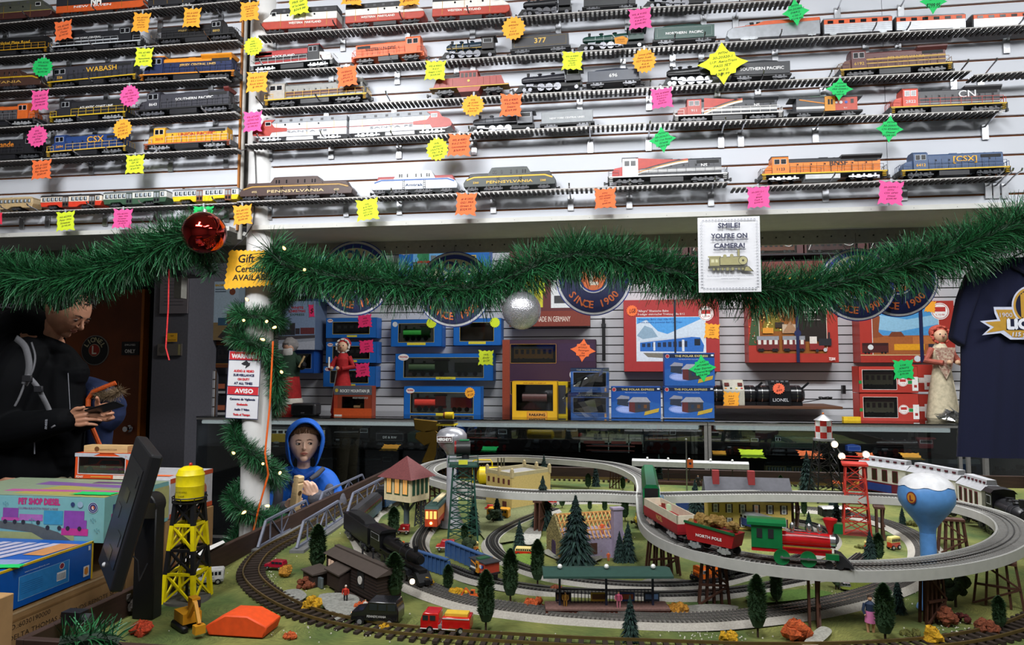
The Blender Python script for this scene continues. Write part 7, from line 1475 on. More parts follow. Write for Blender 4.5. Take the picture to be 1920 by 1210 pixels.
for x in(-.13,.02):b=MB();b.box(x-.014,x+.014,-.03,0,h+.05,h+.115,M('#8a2c2c',.7));b.build('chimney',r,smooth=0)
r,o=block(1098,1037,.23,.16,.08,.42,'unfinished_house','lilac and stone house under construction with bare timber rafters','#9e92a8');st=M('#8a7c50',.9,n=.5,scale=160,bump=.6,kind='voronoi')
b=MB();b.box(-.125,-.118,-.083,.083,0,.078,st);b.prism([(-.083,.078),(.083,.078),(0,.155)],-.125,-.118,st,'x');b.build('stone_gable',r,smooth=0)
b=MB();b.prism([(-.08,.075),(.08,.075),(0,.15)],.118,.124,M('#9e92a8',.7),'x');b.build('lilac_gable',r,smooth=0)
b=MB();tm=M('#c89050',.7)
for i in range(15):
 x=-.11+.0157*i
 for s in(-1,1):b.bar((x,s*.084,.074),(x,0,.15),.004,tm)
b.bar((-.12,0,.15),(.12,0,.15),.005,tm);b.bar((-.12,-.06,.10),(.12,-.06,.10),.004,tm);b.bar((-.12,-.03,.125),(.12,-.03,.125),.004,tm);b.box(-.115,.115,-.08,.08,.074,.077,tm);b.build('rafters',r,smooth=0)
b=MB();b.box(.07,.105,-.1,-.075,0,.175,M('#988ca2',.7));b.box(.066,.109,-.104,-.071,.175,.182,M('#9e92a8',.7));b.build('chimney',r,smooth=0)
b=MB();wn=M('#4a2c20',.6);b.box(-.02,.012,-.0825,-.08,.02,.058,wn);b.box(-.08,-.055,-.0825,-.08,.02,.058,wn);b.build('window',o,smooth=0)
b=MB();b.prism([(-.02,0),(.02,0),(.02,.045),(.012,.058),(-.012,.058),(-.02,.045)],-.127,-.124,M('#3a2448',.6),'x');b.build('arch_window',o,smooth=0)
a,c=G(605,1090),G(700,1142);rz=math.atan2(c.y-a.y,c.x-a.x);r=T('railway_hut','brown wagon-body railway hut with chimneys and a round emblem, left of the black engine','building',(a+c)/2+Vector((.03,.05,-.003)),rz);L_=(c-a).length;bw=M('#33241e',.8,n=.3,kind='wood',scale=60)
b=MB();b.box(-L_*.5,L_*.5,-.04,.04,.008,.088,bw)
for i in range(9):b.box(-L_*.5-.001,L_*.5+.001,-.0415,.0415,.012+.009*i,.0132+.009*i,M('#1c1410',.8))
o=b.build('wall',r,smooth=0);b=MB();rm=M('#4a403a',.8);b.prism([(-.048,.086),(.048,.086),(0,.104)],-L_*.53,L_*.53,rm,'x');b.box(-L_*.53,L_*.53,-.008,.008,.1,.106,rm);b.build('roof',r,smooth=0)
b=MB()
for x in(-.42,-.36,-.28):b.box(x*L_-.007,x*L_+.007,-.043,-.04,.048,.072,M('#d8b8a0',.5,emit=.25))
b.build('window',o,smooth=0)
b=MB();b.box(-.26*L_,.0,-.075,-.04,.01,.062,bw);b.prism([(-.082,.058),(-.038,.074),(-.038,.078),(-.082,.062)],-.28*L_,.02*L_,rm,'x');b.build('porch',r,smooth=0)
b=MB();b.box(-.56*L_,-.34*L_,-.11,-.055,.0,.04,bw);b.prism([(-.115,.04),(-.05,.04),(-.05,.05),(-.115,.044)],-.58*L_,-.32*L_,rm,'x');b.build('lean_to',r,smooth=0)
for x in(-.05,.15):b=MB();b.cyl((x*L_,.01,.115),.003,.03,DK);b.cyl((x*L_,.01,.132),.005,.007,DK);b.build('chimney',r)
b=MB();b.box(.15*L_,.27*L_,-.0425,-.04,.035,.08,DK);b.cyl((.21*L_,-.044,.055),.012,.003,M('#d8d4cc',.6),'y',20);b.build('emblem',r);b=MB();b.box(-.1*L_,.42*L_,-.075,-.045,0,.008,bw);b.build('step',r,smooth=0);b=MB();[b.cyl((-.33*L_+.01*i,-.09,.018),.005,.03,M('#5c6468',.5))for i in range(3)];b.build('milk_cans',r)
def platform(p0,p1,h,roofc,base,label,wr,n,th=.006):
 a,c=G(*p0),G(*p1);L_=(c-a).length;rz=math.atan2(c.y-a.y,c.x-a.x);r=T('station_platform',label,'station platform',(a+c)/2,rz);b=MB();b.box(-L_/2,L_/2,-.03,.03,0,.02,M(base,.7,n=.3,scale=120));b.box(-L_/2,L_/2,-.032,.032,.017,.022,M('#7c5c54',.8,n=.3,scale=150));b.build('deck',r,smooth=0)
 pm=M('#252c44' if wr>.04 else '#26221f',.5);xs_=frange(-L_*.38,L_*.38,n)
 for x in xs_:b=MB();b.bar((x,0,.02),(x,0,h),.006,pm);b.build('post',r,smooth=0)
 b=MB();b.prism([(-wr,h-th),(-wr,h),(0,h+.01),(wr,h),(wr,h-th)],-L_*.52,L_*.52,M(roofc,.6),'x');b.build('roof',r,smooth=0)
 b=MB();x=-L_*.4
 while x<L_*.4:b.bar((x,.02,.02),(x,.02,.06),.002,pm);x+=.01
 b.bar((-L_*.4,.02,.058),(L_*.4,.02,.058),.003,pm);b.build('fence',r,smooth=0)
 for i,x in enumerate(xs_):b=MB();b.ball((x,-wr*.2,h+.016),.007,M('#e8e8e4',.3),10);b.build('roof_globe',r)
 return r,L_
r,L_=platform((1022,1150),(1252,1150),.115,'#2c4a42','#5a2a1c','brick station platform with a long dark green roof in front of the unfinished house',.05,3)
for x,c,c2 in((-.12,'#1c2030','#6a5040'),(-.02,'#c8a838','#6a4a30'),(.06,'#2c4a8a','#a86040'),(.13,'#24303c','#6a90c0')):b=MB();b.box(x-.022,x+.022,.012,.016,.028,.052,M(c,.6));b.box(x-.018,x+.018,.0105,.012,.034,.048,M(c2,.6));b.build('advert_board',r,smooth=0)
r,L_=platform((1190,906),(1400,914),.135,'#b8b8b8','#4a2c20','far platform with a long pale roof under round lamps',.038,5,.03);r.location.y+=.0
r=root_at(1288,922,'flagpole','thin silver flagpole with a small orange flag','flagpole');h=hpx(1288,922,98);b=MB();b.cyl((0,0,h/2),.004,h,STEEL,'z',8);b.ball((0,0,h),.006,SILV,8);b.build('pole',r);b=MB();b.box(.004,.036,-.0006,.0006,h*.46,h*.62,M('#d8682c',.6));b.cyl((.02,-.001,h*.54),.007,.001,M('#2c2c4a',.6),'y',12);b.build('flag',r,smooth=0)
h=hpx(350,1122,250);r=root_at(350,1122,'water_tower','yellow water tank on a yellow and black lattice tower beside the tilted screen','water tower',.05);yl=M('#e4d00c',.4);bk=M('#161618',.5)
for i,(z0,z1,m)in enumerate(((0,.21,yl),(.21,.38,bk),(.38,.56,yl),(.56,.72,bk))):
 w0,w1=.24-.14*z0,.24-.14*z1;b=MB();lattice(b,w0*h,w1*h,z0*h,z1*h,1,m,.008);b.build('lattice_section',r,smooth=0)
b=MB();b.cyl((0,0,.36*h),.011*h,.72*h,bk);b.build('riser_pipe',r)
b=MB();b.lathe([(.085*h,.735*h),(.10*h,.745*h),(.10*h,.84*h),(.102*h,.845*h),(.10*h,.85*h),(.10*h,.92*h),(.102*h,.925*h),(.098*h,.93*h),(.085*h,.965*h),(.05*h,.985*h),(.001,.99*h)],(0,0,0),yl,32);b.text('RAILWAY EXPRESS',(-.01*h,-.102*h,.80*h),.018*h,bk,fit=.09*h);b.text('SHOP',(-.01*h,-.102*h,.77*h),.018*h,bk,fit=.05*h);b.build('tank',r);b=MB();b.ball((0,0,h),.014*h,M('#b02418',.4),10);b.build('red_light',r)
b=MB();b.lathe([(.12*h,.718*h),(.125*h,.728*h),(.05*h,.73*h)],(0,0,0),bk,20)
ring=[(math.cos(2*PI*i/16)*.122*h,math.sin(2*PI*i/16)*.122*h,.76*h)for i in range(16)];b.tube(ring,.0022,bk,5,closed=True);[b.bar((q[0],q[1],.72*h),q,.002,bk)for q in ring[::2]];b.build('balcony',r,smooth=0);b=MB();b.lathe([(.17*h,-.003),(.165*h,.006),(.01,.007)],(0,0,0),M('#56544e',.9),20);b.build('base',r)
# == ROLLING STOCK AND VEHICLES
def place(p0,p1,z,fn,hp,name,label,cat,scale=1,group='trains running on the layout',**k):
 a,c=P(*p0,TZ+z),P(*p1,TZ+z);m=(a+c)/2;L_=(c-a).length;H=hp*dep(m)/FPX;r=T(name,label,cat,m,math.atan2(c.y-a.y,c.x-a.x),group,scale=scale);fn(r,L_/scale,H/scale,**k);return r
ZB=.0185;ZEL=ZE+.010
bs1=place((700,1038),(800,1100),ZB,steam,66,'model_steam_engine','black steam engine with a lit headlamp beside the brown hut','model steam engine',scale=1.15,side=1,body='#121214',rod='#3a3a3e',big=4)
b=MB();q=P(773,1091,TZ+.075);b.ball(q,.008,M('#ffd8b0',.3,emit=4),10);attach(b.build('headlamp'),bs1)
place((656,1000),(706,1038),ZB,tender,52,'model_tender','plain black tender behind the black steam engine','model tender',scale=1.1,body='#141416')
def bcar(root,L,H,body='#3a5a88',band='#6a2830'):coach(root,L,H,lower=body,upper=band,n=10,roofc='#36363a');b=MB();b.prism([(-.018,H),(.018,H),(.014,H*1.12),(-.014,H*1.12)],-.45*L,.45*L,M('#2c2c30',.6),'x');b.build('clerestory',root,smooth=0)
for p0,p1,lb in(((660,1002),(705,960),'first blue passenger coach behind the black steam engine'),((712,957),(770,926),'second blue passenger coach behind the black steam engine'),((776,922),(852,900),'third blue passenger coach, under the elevated curve')):place(p0,p1,ZB,bcar,36,'model_coach',lb,'model coach')
def tram(root,L,H):trolley(root,L,H,lower='#a83c1c',upper='#c8843c',roof='#2c4640',doors=(),pole=False);b=MB();b.box(.492*L,.5*L,-.026,.026,.2*H,.86*H,M('#b04020',.5));[b.box(.5*L,.502*L,y-.006,y+.006,.5*H,.8*H,M('#ffb860',.4,emit=.9))for y in(-.017,0,.017)];b.ball((.503*L,0,.34*H),.006,M('#ffb050',.3,emit=10),8);b.build('lit_front',root,smooth=0);b=MB();b.box(-.35*L,.25*L,-.012,.012,H,1.05*H,M('#c8b890',.6));b.build('clerestory',root,smooth=0)
place((838,965),(808,998),.012,tram,45,'model_tram','small orange and cream tram with a lit front','model tram')
def gondola(root,L,H):
 w=.03;b=MB();b.box(-.48*L,.48*L,-w,w,.3*H,.4*H,M('#8a1c24',.5));b.box(-.48*L,.48*L,-w,-w+.003,.4*H,.95*H,M('#d8d0b8',.5));b.box(-.48*L,.48*L,w-.003,w,.4*H,.95*H,M('#d8d0b8',.5));b.box(-.48*L,-.46*L,-w,w,.4*H,.95*H,M('#d8d0b8',.5));b.box(.46*L,.48*L,-w,w,.4*H,.95*H,M('#d8d0b8',.5));b.box(-.481*L,.481*L,-w-.001,w,.38*H,.66*H,M('#9a2028',.5));coupler(b,.48*L,1);b.build('body',root,smooth=0)
 b=MB();b.text('NOEL',(0,-w-.0015,.44*H),.24*H,M('#c8a860',.5),bold=.0006);b.build('lettering',root,smooth=0)
 for f in(-.3,.3):truck(root,f*L,L*.26,M('#c8cacc',.3,.6),2,H*.15,.05)
def gtender(root,L,H):
 w=.028;b=MB();b.prism([(-.48*L,.9*H),(.48*L,.75*H),(.42*L,.3*H),(-.42*L,.3*H)],-w,w,M('#a01c20',.4));b.bar((-.48*L,-w,.9*H),(.48*L,-w,.76*H),.006,M('#1c5a34',.4));coupler(b,-.48*L,-1);b.text('NORTH POLE',(0,-w-.002,.48*H),.13*H,WHT,fit=L*.5,bold=.0004);b.build('body',root,smooth=0)
 b=MB();rr=random.Random(1);[b.ball((rr.uniform(-.42,.42)*L,rr.uniform(-.7,.7)*w,H*(.85+.25*rr.random())),.010,M('#8a6c34',.7,n=.5,scale=300),6,jit=.2,rnd=rr)for _ in range(46)];b.build('nugget_load',root,smooth=0)
 for f in(-.28,.28):truck(root,f*L,L*.26,M('#c8cacc',.3,.6),2,H*.15,.05)
def general(root,L,H):
 r_=M('#b8161c',.25);g=M('#0f6a38',.3);s=M('#c8c8cc',.2,.9);k=DK
 b=MB();b.box(-.46*L,-.16*L,-.026,.026,.34*H,.86*H,g);b.box(-.5*L,-.12*L,-.032,.032,.84*H,.90*H,g);b.prism([(-.03,.9*H),(.03,.9*H),(.015,.96*H),(-.015,.96*H)],-.5*L,-.12*L,g,'x')
 for x in(-.38,-.27):b.box(x*L-.007,x*L+.007,-.0275,-.026,.56*H,.76*H,k)
 b.build('cab',root,smooth=0);b=MB();b.cyl((.07*L,0,.55*H),.15*H,.46*L,r_,'x',20);b.cyl((.315*L,0,.55*H),.155*H,.05*L,s,'x',20);b.cyl((.345*L,0,.55*H),.12*H,.01*L,k,'x',20);b.build('boiler',root)
 b=MB();b.lathe([(.05*H,.62*H),(.05*H,.74*H),(.15*H,1.0*H),(.15*H,1.03*H),(.1*H,1.05*H)],(.30*L,0,0),r_,18);b.build('chimney',root)
 for x in(-.06,.10,.2):b=MB();b.lathe([(.05*H,.66*H),(.035*H,.72*H),(.06*H,.78*H),(.05*H,.86*H),(.015*H,.9*H)],(x*L,0,0),s,14);b.build('dome',root)
 b=MB();b.box(-.46*L,.30*L,-.024,.024,.26*H,.38*H,r_);b.bar((-.15*L,-.03,.42*H),(.3*L,-.03,.42*H),.003,M('#c8a040',.3,.6));b.box(.24*L,.36*L,-.034,-.02,.20*H,.32*H,g);b.cb((.37*L,0,.84*H),(.022,.024,.026),g);b.prism([(.34*L,.32*H),(.40*L,.28*H),(.5*L,.04*H),(.34*L,.06*H)],-.026,.026,k);b.build('frame',root,smooth=0)
 b=MB();R=.17*H
 for x in(-.17,.08):
  b.lathe([(R*.82,-.002),(R,-.003),(R,.003),(R*.82,.002)],(x*L,-.027,R),g,22,'y');b.cyl((x*L,-.027,R),R*.2,.006,s,'y',10)
  for i in range(8):b.bar((x*L,-.027,R),(x*L+math.cos(i*PI/4)*R*.9,-.027,R+math.sin(i*PI/4)*R*.9),.002,g)
  b.cut()
 for x in(.27,.37):b.cyl((x*L,-.025,R*.5),R*.5,.004,k,'y',14);b.cut()
 each(b,'wheel',root,1);b=MB();b.bar((-.17*L,-.033,R),(.25*L,-.033,R*1.1),.004,s);b.build('side_rod',root);b=MB();b.bar((-.12*L,-.02,.72*H),(.28*L,-.02,.66*H),.002,s);b.bar((-.12*L,.02,.72*H),(.28*L,.02,.66*H),.002,s);b.build('boiler_rail',root,smooth=0)
place((1402,1049),(1600,1066),ZEL,general,84,'model_steam_engine','red and green old-time engine with a flared red chimney on the elevated track','model steam engine')
place((1292,1024),(1390,1046),ZEL,gtender,56,'model_tender','red tender heaped with gold nuggets on the elevated track','model tender')
place((1222,978),(1290,1020),ZEL,gondola,50,'model_wagon','cream and red open wagon loaded with presents','model wagon')
place((1216,925),(1222,975),ZEL,coach,58,'model_wagon','bright green box wagon on the crossing of the elevated track','model wagon',lower='#14683c',upper='#177a46',n=2,roofc='#1a7a48')
gq=[(1236,962,'#7aa8d8',.024,.06),(1247,972,'#7a3028',.018,.05),(1259,978,'#b8d8b0',.024,.055),(1267,988,'#d8b860',.016,.035),(1279,993,'#c02020',.026,.034)]
for i,(x,y,c,s,hh)in enumerate(gq):
 p=P(x,y,TZ+ZEL+.02);b=MB();b.box(-s/2,s/2,-s/2,s/2,0,hh,M(c,.5));b.box(-s/2-.0006,s/2+.0006,-.002,.002,0,hh+.0006,M('#d8d0a0',.5));o=b.build('present',smooth=0);o.location=p;o.rotation_euler=(0,0,-.5);tag(o,['light blue','brown','pale green striped','gold','red'][i]+' wrapped toy present in the open wagon','present','presents in the open wagon')
for p0,p1,lb in(((1270,957),(1318,962),'leftmost silver subway car behind the presents'),((1322,963),(1382,981),'middle silver subway car left of the yellow house'),((1386,982),(1448,1001),'front silver subway car before the yellow house')):place(p0,p1,.014,coach,28,'model_subway_car',lb,'model subway car',lower='#2c4a94',upper='#c4c8cc',n=7,roofc='#b8bcc0')
place((1190,985),(1224,985),.014,hood,22,'model_locomotive','tiny dark blue and yellow locomotive left of the elevated descent','model locomotive',body='#1c2448',cab='#d8b828',rail='#d8b828',text='Santa Fe',tc='#d8b828',ts=.3)
place((1538,970),(1590,970),.014,coach,20,'model_wagon','small black and white freight wagon left of the red tower','model wagon',lower='#1c2420',upper='#1c2420',n=2,roofc='#d8d8d4')
place((1304,1090),(1345,1086),.014,(lambda root,L,H:hood(root,L,H,side=-1,body='#e06a1c',rail='#3a3a3c',sill='#2a2a2c')),26,'model_locomotive','small orange locomotive behind the middle brown pier','model locomotive')
def hopper(root,L,H):b=MB();b.prism([(-.48*L,H),(.48*L,H),(.4*L,.35*H),(-.4*L,.35*H)],-.026,.026,M('#1a1a1c',.5));[b.box(x*L-.001,x*L+.001,-.0275,.0275,.35*H,H,DK)for x in frange(-.4,.4,11)];b.build('body',root,smooth=0);[truck(root,f*L,L*.2,BLK,2,H*.15,.045)for f in(-.3,.3)]
place((1350,1086),(1398,1070),.014,hopper,26,'model_wagon','black ribbed hopper wagon behind the orange locomotive','model wagon')
place((893,1072),(925,1086),.014,caboose,32,'model_caboose','red and yellow caboose leaving the right blue girder bridge','model caboose')
def gcar(root,L,H):
 w=.045;b=MB();b.box(-.49*L,.49*L,-w,w,.18*H,.42*H,M('#6a1c30',.5));b.box(-.49*L,.49*L,-w,w,.42*H,.80*H,M('#dcd8cc',.5));b.box(-.3*L,.2*L,-w-.001,w,.2*H,.38*H,M('#28408c',.5));b.box(.3*L,.42*L,-w-.001,w,.18*H,.42*H,M('#6a1c30',.5));o=b.build('body',root,smooth=0)
 b=MB();[b.box(x*L-.055*L,x*L+.055*L,-w-.002,-w,.46*H,.74*H,M('#6a1c30',.5))for x in frange(-.36,.28,4)];[b.box(x*L-.04*L,x*L+.04*L,-w-.003,-w,.48*H,.72*H,M('#34281c',.3))for x in frange(-.36,.28,4)];b.build('window',o,smooth=0)
 b=MB();b.prism([(-w-.006,.79*H),(w+.006,.79*H),(w*.5,.9*H),(-w*.5,.9*H)],-.52*L,.52*L,M('#a8a8ac',.6),'x');b.prism([(-w*.5,.89*H),(w*.5,.89*H),(w*.4,1.0*H),(-w*.4,1.0*H)],-.45*L,.45*L,M('#b4b4b8',.6),'x');[b.box(x*L-.03*L,x*L+.03*L,-w*.5-.002,-w*.4,.92*H,.96*H,M('#5a2430',.5))for x in frange(-.38,.38,6)];b.build('roof',root,smooth=0)
 [truck(root,f*L,L*.2,M('#222',.5),2,H*.09,.07)for f in(-.32,.32)]
for p0,p1,hp,lb in(((1622,928),(1712,945),76,'first large white and maroon coach beside the red tower'),((1720,948),(1812,972),84,'second large white and maroon coach behind the blue water tank'),((1818,976),(1866,996),90,'third short white coach just behind the headlamp engine')):place(p0,p1,.018,gcar,hp,'model_coach',lb,'model coach',group='large white passenger train')
bs2=place((1866,998),(1935,1034),.018,steam,96,'model_steam_engine','large black engine with a bright headlamp at the right edge','model steam engine',scale=1.6,side=1,body='#16161a',rod='#3a3a3e')
b=MB();q=P(1893,966,TZ+.16);q=W(1893,966,(P(1900,1016,TZ)).y-.03);b.cyl(q,.022,.02,DK,'y',18);b.ball(q+Vector((0,-.012,0)),.015,M('#ffe8d0',.3,emit=14),14);attach(b.build('headlamp'),bs2)
def car(px,py,w,hp,name,label,col,fn=None,rz=0,cat='model vehicle',roof=None,style='car'):
 p=G(px,py);s=dep(p)/FPX;L_,H=w*s,hp*s;r=T(name,label,cat,p,rz,'model vehicles on the layout');W2=min(L_*.22,H*.5);m=M(col,.25,coat=.5);g=M('#22282e',.1);b=MB()
 if style=='bus':pr=[(-.5,.15),(.5,.15),(.5,.85),(.46,.97),(-.44,.97),(-.5,.8)]
 elif style=='fire':pr=[(-.5,.15),(.5,.15),(.5,.82),(-.06,.82),(-.06,.42),(-.13,.42),(-.13,1.0),(-.44,1.0),(-.5,.62)]
 elif style=='van':pr=[(-.5,.2),(.5,.2),(.5,.95),(-.2,.95),(-.26,.6),(-.5,.5)]
 else:pr=[(-.5,.2),(.5,.2),(.5,.62),(.44,.97),(-.12,.97),(-.24,.62),(-.48,.55)]
 b.prism([(x*L_,z*H)for x,z in pr],-W2,W2,m)
 if style=='bus':b.prism([(x*L_,z*H)for x,z in[(-.5,.5),(.5,.5),(.5,.85),(.46,.975),(-.44,.975),(-.5,.8)]],-W2-.0004,W2+.0004,M(roof or col,.4))
 o=b.build('body',r,smooth=20,bev=min(.003,H*.06),seg=2);b=MB();n={'bus':7,'van':0,'car':3,'fire':2}[style]
 for i in range(n):x0=(-.42 if style=='bus' else-.45 if style=='fire' else-.1)+i*(.125 if style=='bus' else.15 if style=='fire' else.19);x1=x0+(.09 if style=='bus' else.11 if style=='fire' else.16);b.box(x0*L_,x1*L_,-W2-.001,-W2,(.6 if style=='bus' else.64)*H,(.82 if style=='bus' else.88)*H,g)
 if style=='van':b.cyl((.12*L_,-W2,.62*H),.1*H,.001,WHT,'y',12);b.box(-.5*L_,.5*L_,-W2-.0008,-W2,.3*H,.36*H,WHT)
 b.build('window' if n else 'badge',o,smooth=0)
 b=MB()
 for x in(-.3,.32):b.cyl((x*L_,-W2,.17*H),.18*H,.004,BLK,'y',14);b.cyl((x*L_,-W2-.002,.17*H),.1*H,.002,SILV,'y',10);b.cyl((x*L_,W2,.17*H),.18*H,.004,BLK,'y',10)
 b.build('wheel',r);return r,L_,H,W2
r,L_,H,W2=car(708,1168,92,46,'model_car','black off-road car with a lit headlamp and pale side lettering','#16161a');b=MB();b.text('PENNSYLVANIA',(.05*L_,-W2-.002,.36*H),.13*H,WHT,fit=.4*L_);b.ball((-.48*L_,-W2*.7,.46*H),.003,M('#ffb070',.3,emit=8),6);b.build('lettering',r,smooth=0)
r,L_,H,W2=car(838,1182,94,36,'model_fire_engine','red fire engine with a yellow ladder top','#c01414',style='fire');b=MB();b.box(-.02*L_,.44*L_,-W2*.6,W2*.6,.82*H,.95*H,M('#e0b83c',.5));b.box(-.13*L_,-.06*L_,-W2-.001,W2,.2*H,.43*H,SILV);b.box(-.5*L_,.5*L_,-W2-.001,-W2,.2*H,.24*H,WHT);b.box(-.05*L_,.49*L_,-W2-.001,-W2,.74*H,.78*H,M('#c8c8c8',.4));b.build('ladder',r,smooth=0)
car(517,1066,40,16,'model_pickup','dark red pickup truck inside the big left curve','#a01830',rz=-.1);car(982,1040,32,14,'model_bus','little red and cream bus between two cypresses','#c83018',style='bus',roof='#e0c880');car(935,972,42,20,'model_school_bus','orange-yellow school bus in front of the mill','#d8941c',style='bus',rz=-.15)
car(1676,1030,24,24,'model_bus','cream and red bus right of the pair of trees','#b83418',style='bus',roof='#d8c878',rz=.5);car(1627,1032,12,18,'model_bus','cream and red bus nose left of the pair of trees','#b83418',style='bus',roof='#d8c878',rz=.5);car(890,1036,14,20,'model_bus','yellow and orange bus end behind the round dark bush','#d87a1c',style='bus',roof='#e0c878',rz=.6)
car(756,1001,24,18,'model_van','red van with white trim below the signal house','#a81c24',style='van');car(728,1016,26,20,'model_van','red van behind the black engine','#a81c24',style='van',rz=.3);car(835,1032,34,20,'model_van','red and white van in front of the green beacon tower','#a81c24',style='van',rz=.1);car(917,958,16,12,'model_van','small red van left of the school bus','#b81818',style='van');car(1036,948,16,16,'model_van','small red van behind the elevated straight','#b81818',style='van')
r,L_,H,W2=car(392,1094,52,28,'model_coach_bus','white streamlined coach bus beside the yellow and black tower','#dcdcdc',style='bus',rz=.42);b=MB();b.box(-.5*L_,.5*L_,-W2-.001,-W2,.18*H,.34*H,SILV);b.text('TRAILWAYS',(0,-W2-.002,.4*H),.13*H,M('#2c3c8a',.5),fit=.4*L_);b.build('lettering',r,smooth=0)
car(1582,1104,24,12,'model_pickup','silver pickup under the small broadleaf tree','#8a8a90',rz=-.2);car(1156,1080,26,10,'model_car','dark convertible behind the green platform roof','#2c2c2e')
def digger(px,py,s,label,c,name='model_excavator',rz=0):
 r=root_at(px,py,name,label,'model vehicle',rz,'model vehicles on the layout',s);m=M(c,.4);b=MB();b.box(-.5,.5,-.35,-.15,0,.22,BLK);b.box(-.5,.5,.15,.35,0,.22,BLK);b.build('tracks',r,bev=.05);b=MB();b.box(-.35,.4,-.28,.28,.24,.55,m);b.box(-.3,.05,-.25,.0,.55,.95,m);b.box(-.31,-.05,-.26,-.02,.65,.88,DK);b.build('body',r,smooth=0);b=MB();b.bar((-.3,.1,.45),(-.8,.1,1.0),.12,m);b.bar((-.8,.1,1.0),(-1.15,.1,.45),.10,m);b.cb((-1.15,.1,.3),(.25,.3,.25),m);b.build('boom',r,smooth=0)
digger(890,1125,.035,'orange digger behind the foremost left cypress','#e0682c');digger(758,1024,.022,'small orange tractor right of the small cypress','#e0682c','model_tractor');digger(352,1176,.085,'large red and yellow toy excavator at the foot of the yellow and black tower','#c88a1c',rz=2.5)
def fig(px,py,hp,label,top,leg,hair='#3a2c24',apron=None,arm=0):
 p=G(px,py)if not isinstance(px,Vector)else px;h=hp*dep(p)/FPX;r=T('model_figure',label,'model figure',p,group='miniature people on the layout');b=MB();s=M('#c89878',.6)
 for q in(-1,1):b.tube([(q*.07*h,0,0),(q*.08*h,0,.26*h),(q*.07*h,0,.5*h)],[.035*h,.05*h,.065*h],M(leg,.7),8);b.tube([(q*.15*h,0,.8*h),(q*.2*h,-.02*h,.62*h),(q*.17*h,-.07*h,(.5+arm)*h)],[.045*h,.04*h,.03*h],M(top,.7),8);b.ball((q*.17*h,-.08*h,(.5+arm)*h),.03*h,s,6)
 b.lathe([(.10*h,.46*h),(.115*h,.55*h),(.12*h,.7*h),(.13*h,.8*h),(.05*h,.86*h),(.035*h,.88*h)],(0,0,0),M(top,.7),12)
 if apron:b.lathe([(.16*h,.28*h),(.12*h,.6*h)],(0,0,0),M(apron,.7),12)
 b.ball((0,0,.94*h),.065*h,s,10,(1,1,1.15));b.build('body',r);b=MB();b.ball((0,.012*h,.965*h),.068*h,M(hair,.8),10);b.build('hair',r)
fig(1633,1186,66,'tallest model woman in a pink apron with a yellow bag, at the front right','#20304a','#c89870','#34241c','#c870a0');fig(648,1131,32,'model worker in red before the brown hut','#b8301c','#1c1c20','#d8d0c8');fig(685,1146,20,'model figure in white beside the black car','#e0dcd4','#5a3a2c','#c8a878')
for x,y,hp,l,a,c in((1060,1139,28,'model traveller in brown with two white bags on the platform','#a8782c','#a8782c'),(1160,1142,32,'model woman in a pink coat on the platform','#c85878','#c87a88')):fig(P(x,y,TZ+.022),0,hp,l,a,c)
fig(1123,1046,24,'model figure in red and white before the lilac house','#b83020','#e0dcd8');fig(1141,1052,16,'model figure in orange right of the lilac house wall','#d8602c','#d8602c');fig(1050,1050,12,'model figure in a yellow helmet left of the big spruce','#d8a81c','#d8602c','#e0c020')
fig(P(1129,1002,TZ+.08),0,22,'model worker in orange overalls on the bare rafters, nearest','#e0602c','#e0602c');fig(P(1106,978,TZ+.09),0,12,'model worker in white on the bare rafters, farthest','#d8d4d0','#b84a2c');fig(718,1001,16,'model worker in orange seated left of the signal house post','#e08a3c','#e08a3c');fig(1174,905,14,'tiny model figure in blue and red at the far track','#2c3a6a','#a82c2c');fig(1309,914,22,'dark statue-like figure on the far platform','#1c1c1e','#1c1c1e','#1c1c1e')
b=MB();q=G(345,1196);b.prism([(-.075,0),(.075,0),(.085,.028),(.03,.052),(-.03,.052),(-.085,.022)],-.03,.05,M('#e8501c',.6));o=b.build('orange_roof',bev=.003);o.location=G(445,1192)+Vector((0,.02,0));tag(o,'bright orange tent-shaped roof at the front rim','roof')
b=MB();rr=random.Random(9);[b.ball((rr.uniform(-.03,.03),rr.uniform(-.02,.02),rr.uniform(.01,.05)),.012,M('#4a4440',.9,n=.4),8,jit=.3,rnd=rr)for _ in range(12)];o=b.build('rubble_heap',smooth=0);o.location=G(262,1150);tag(o,'grey rubble heap left of the screen\'s black post','rubble',kind='stuff')
# == LEFT FOREGROUND
b=MB();b.box(-2.9,-1.375,1.0,2.62,.52,.55,M('#2c2a2a',.6))
for x in(-2.85,-1.42):
 for y in(1.05,2.57):b.box(x-.025,x+.025,y-.025,y+.025,0,.52,DK)
tag(b.build('side_table',smooth=0),'dark side table carrying the cartons left of the layout','table')
CB=M('#a07c50',.75,n=.14,scale=30);CBn='brown cartons left of the layout'
def fbox(x0,x1,y0,y1,z0,z1,m,name,label,cat='box',group=None):
 r=T(name,label,cat,((x0+x1)/2,(y0+y1)/2,z0),group=group);w,d,h=(x1-x0)/2,(y1-y0)/2,z1-z0
 b=MB();b.box(-w,w,-d,d,0,h,m);b.build('carton',r,smooth=0,bev=.0015)
 S=Face((w,-d,0),(0,1,0),(0,0,1),2*d,h);F=Face((-w,-d,0),(1,0,0),(0,0,1),2*w,h);U=Face((-w,-d,h),(1,0,0),(0,1,0),2*w,2*d)
 return r,S,F,U
def fin(r,*fs):
 for f,n in zip(fs,('side_print','front_print','top_print')):
  if f.b.v:f.b.build(n,r,smooth=0)
xr=P(21,1066,.96).x;ya,yb=P(21,1066,.96).y,P(167,1014,.96).y
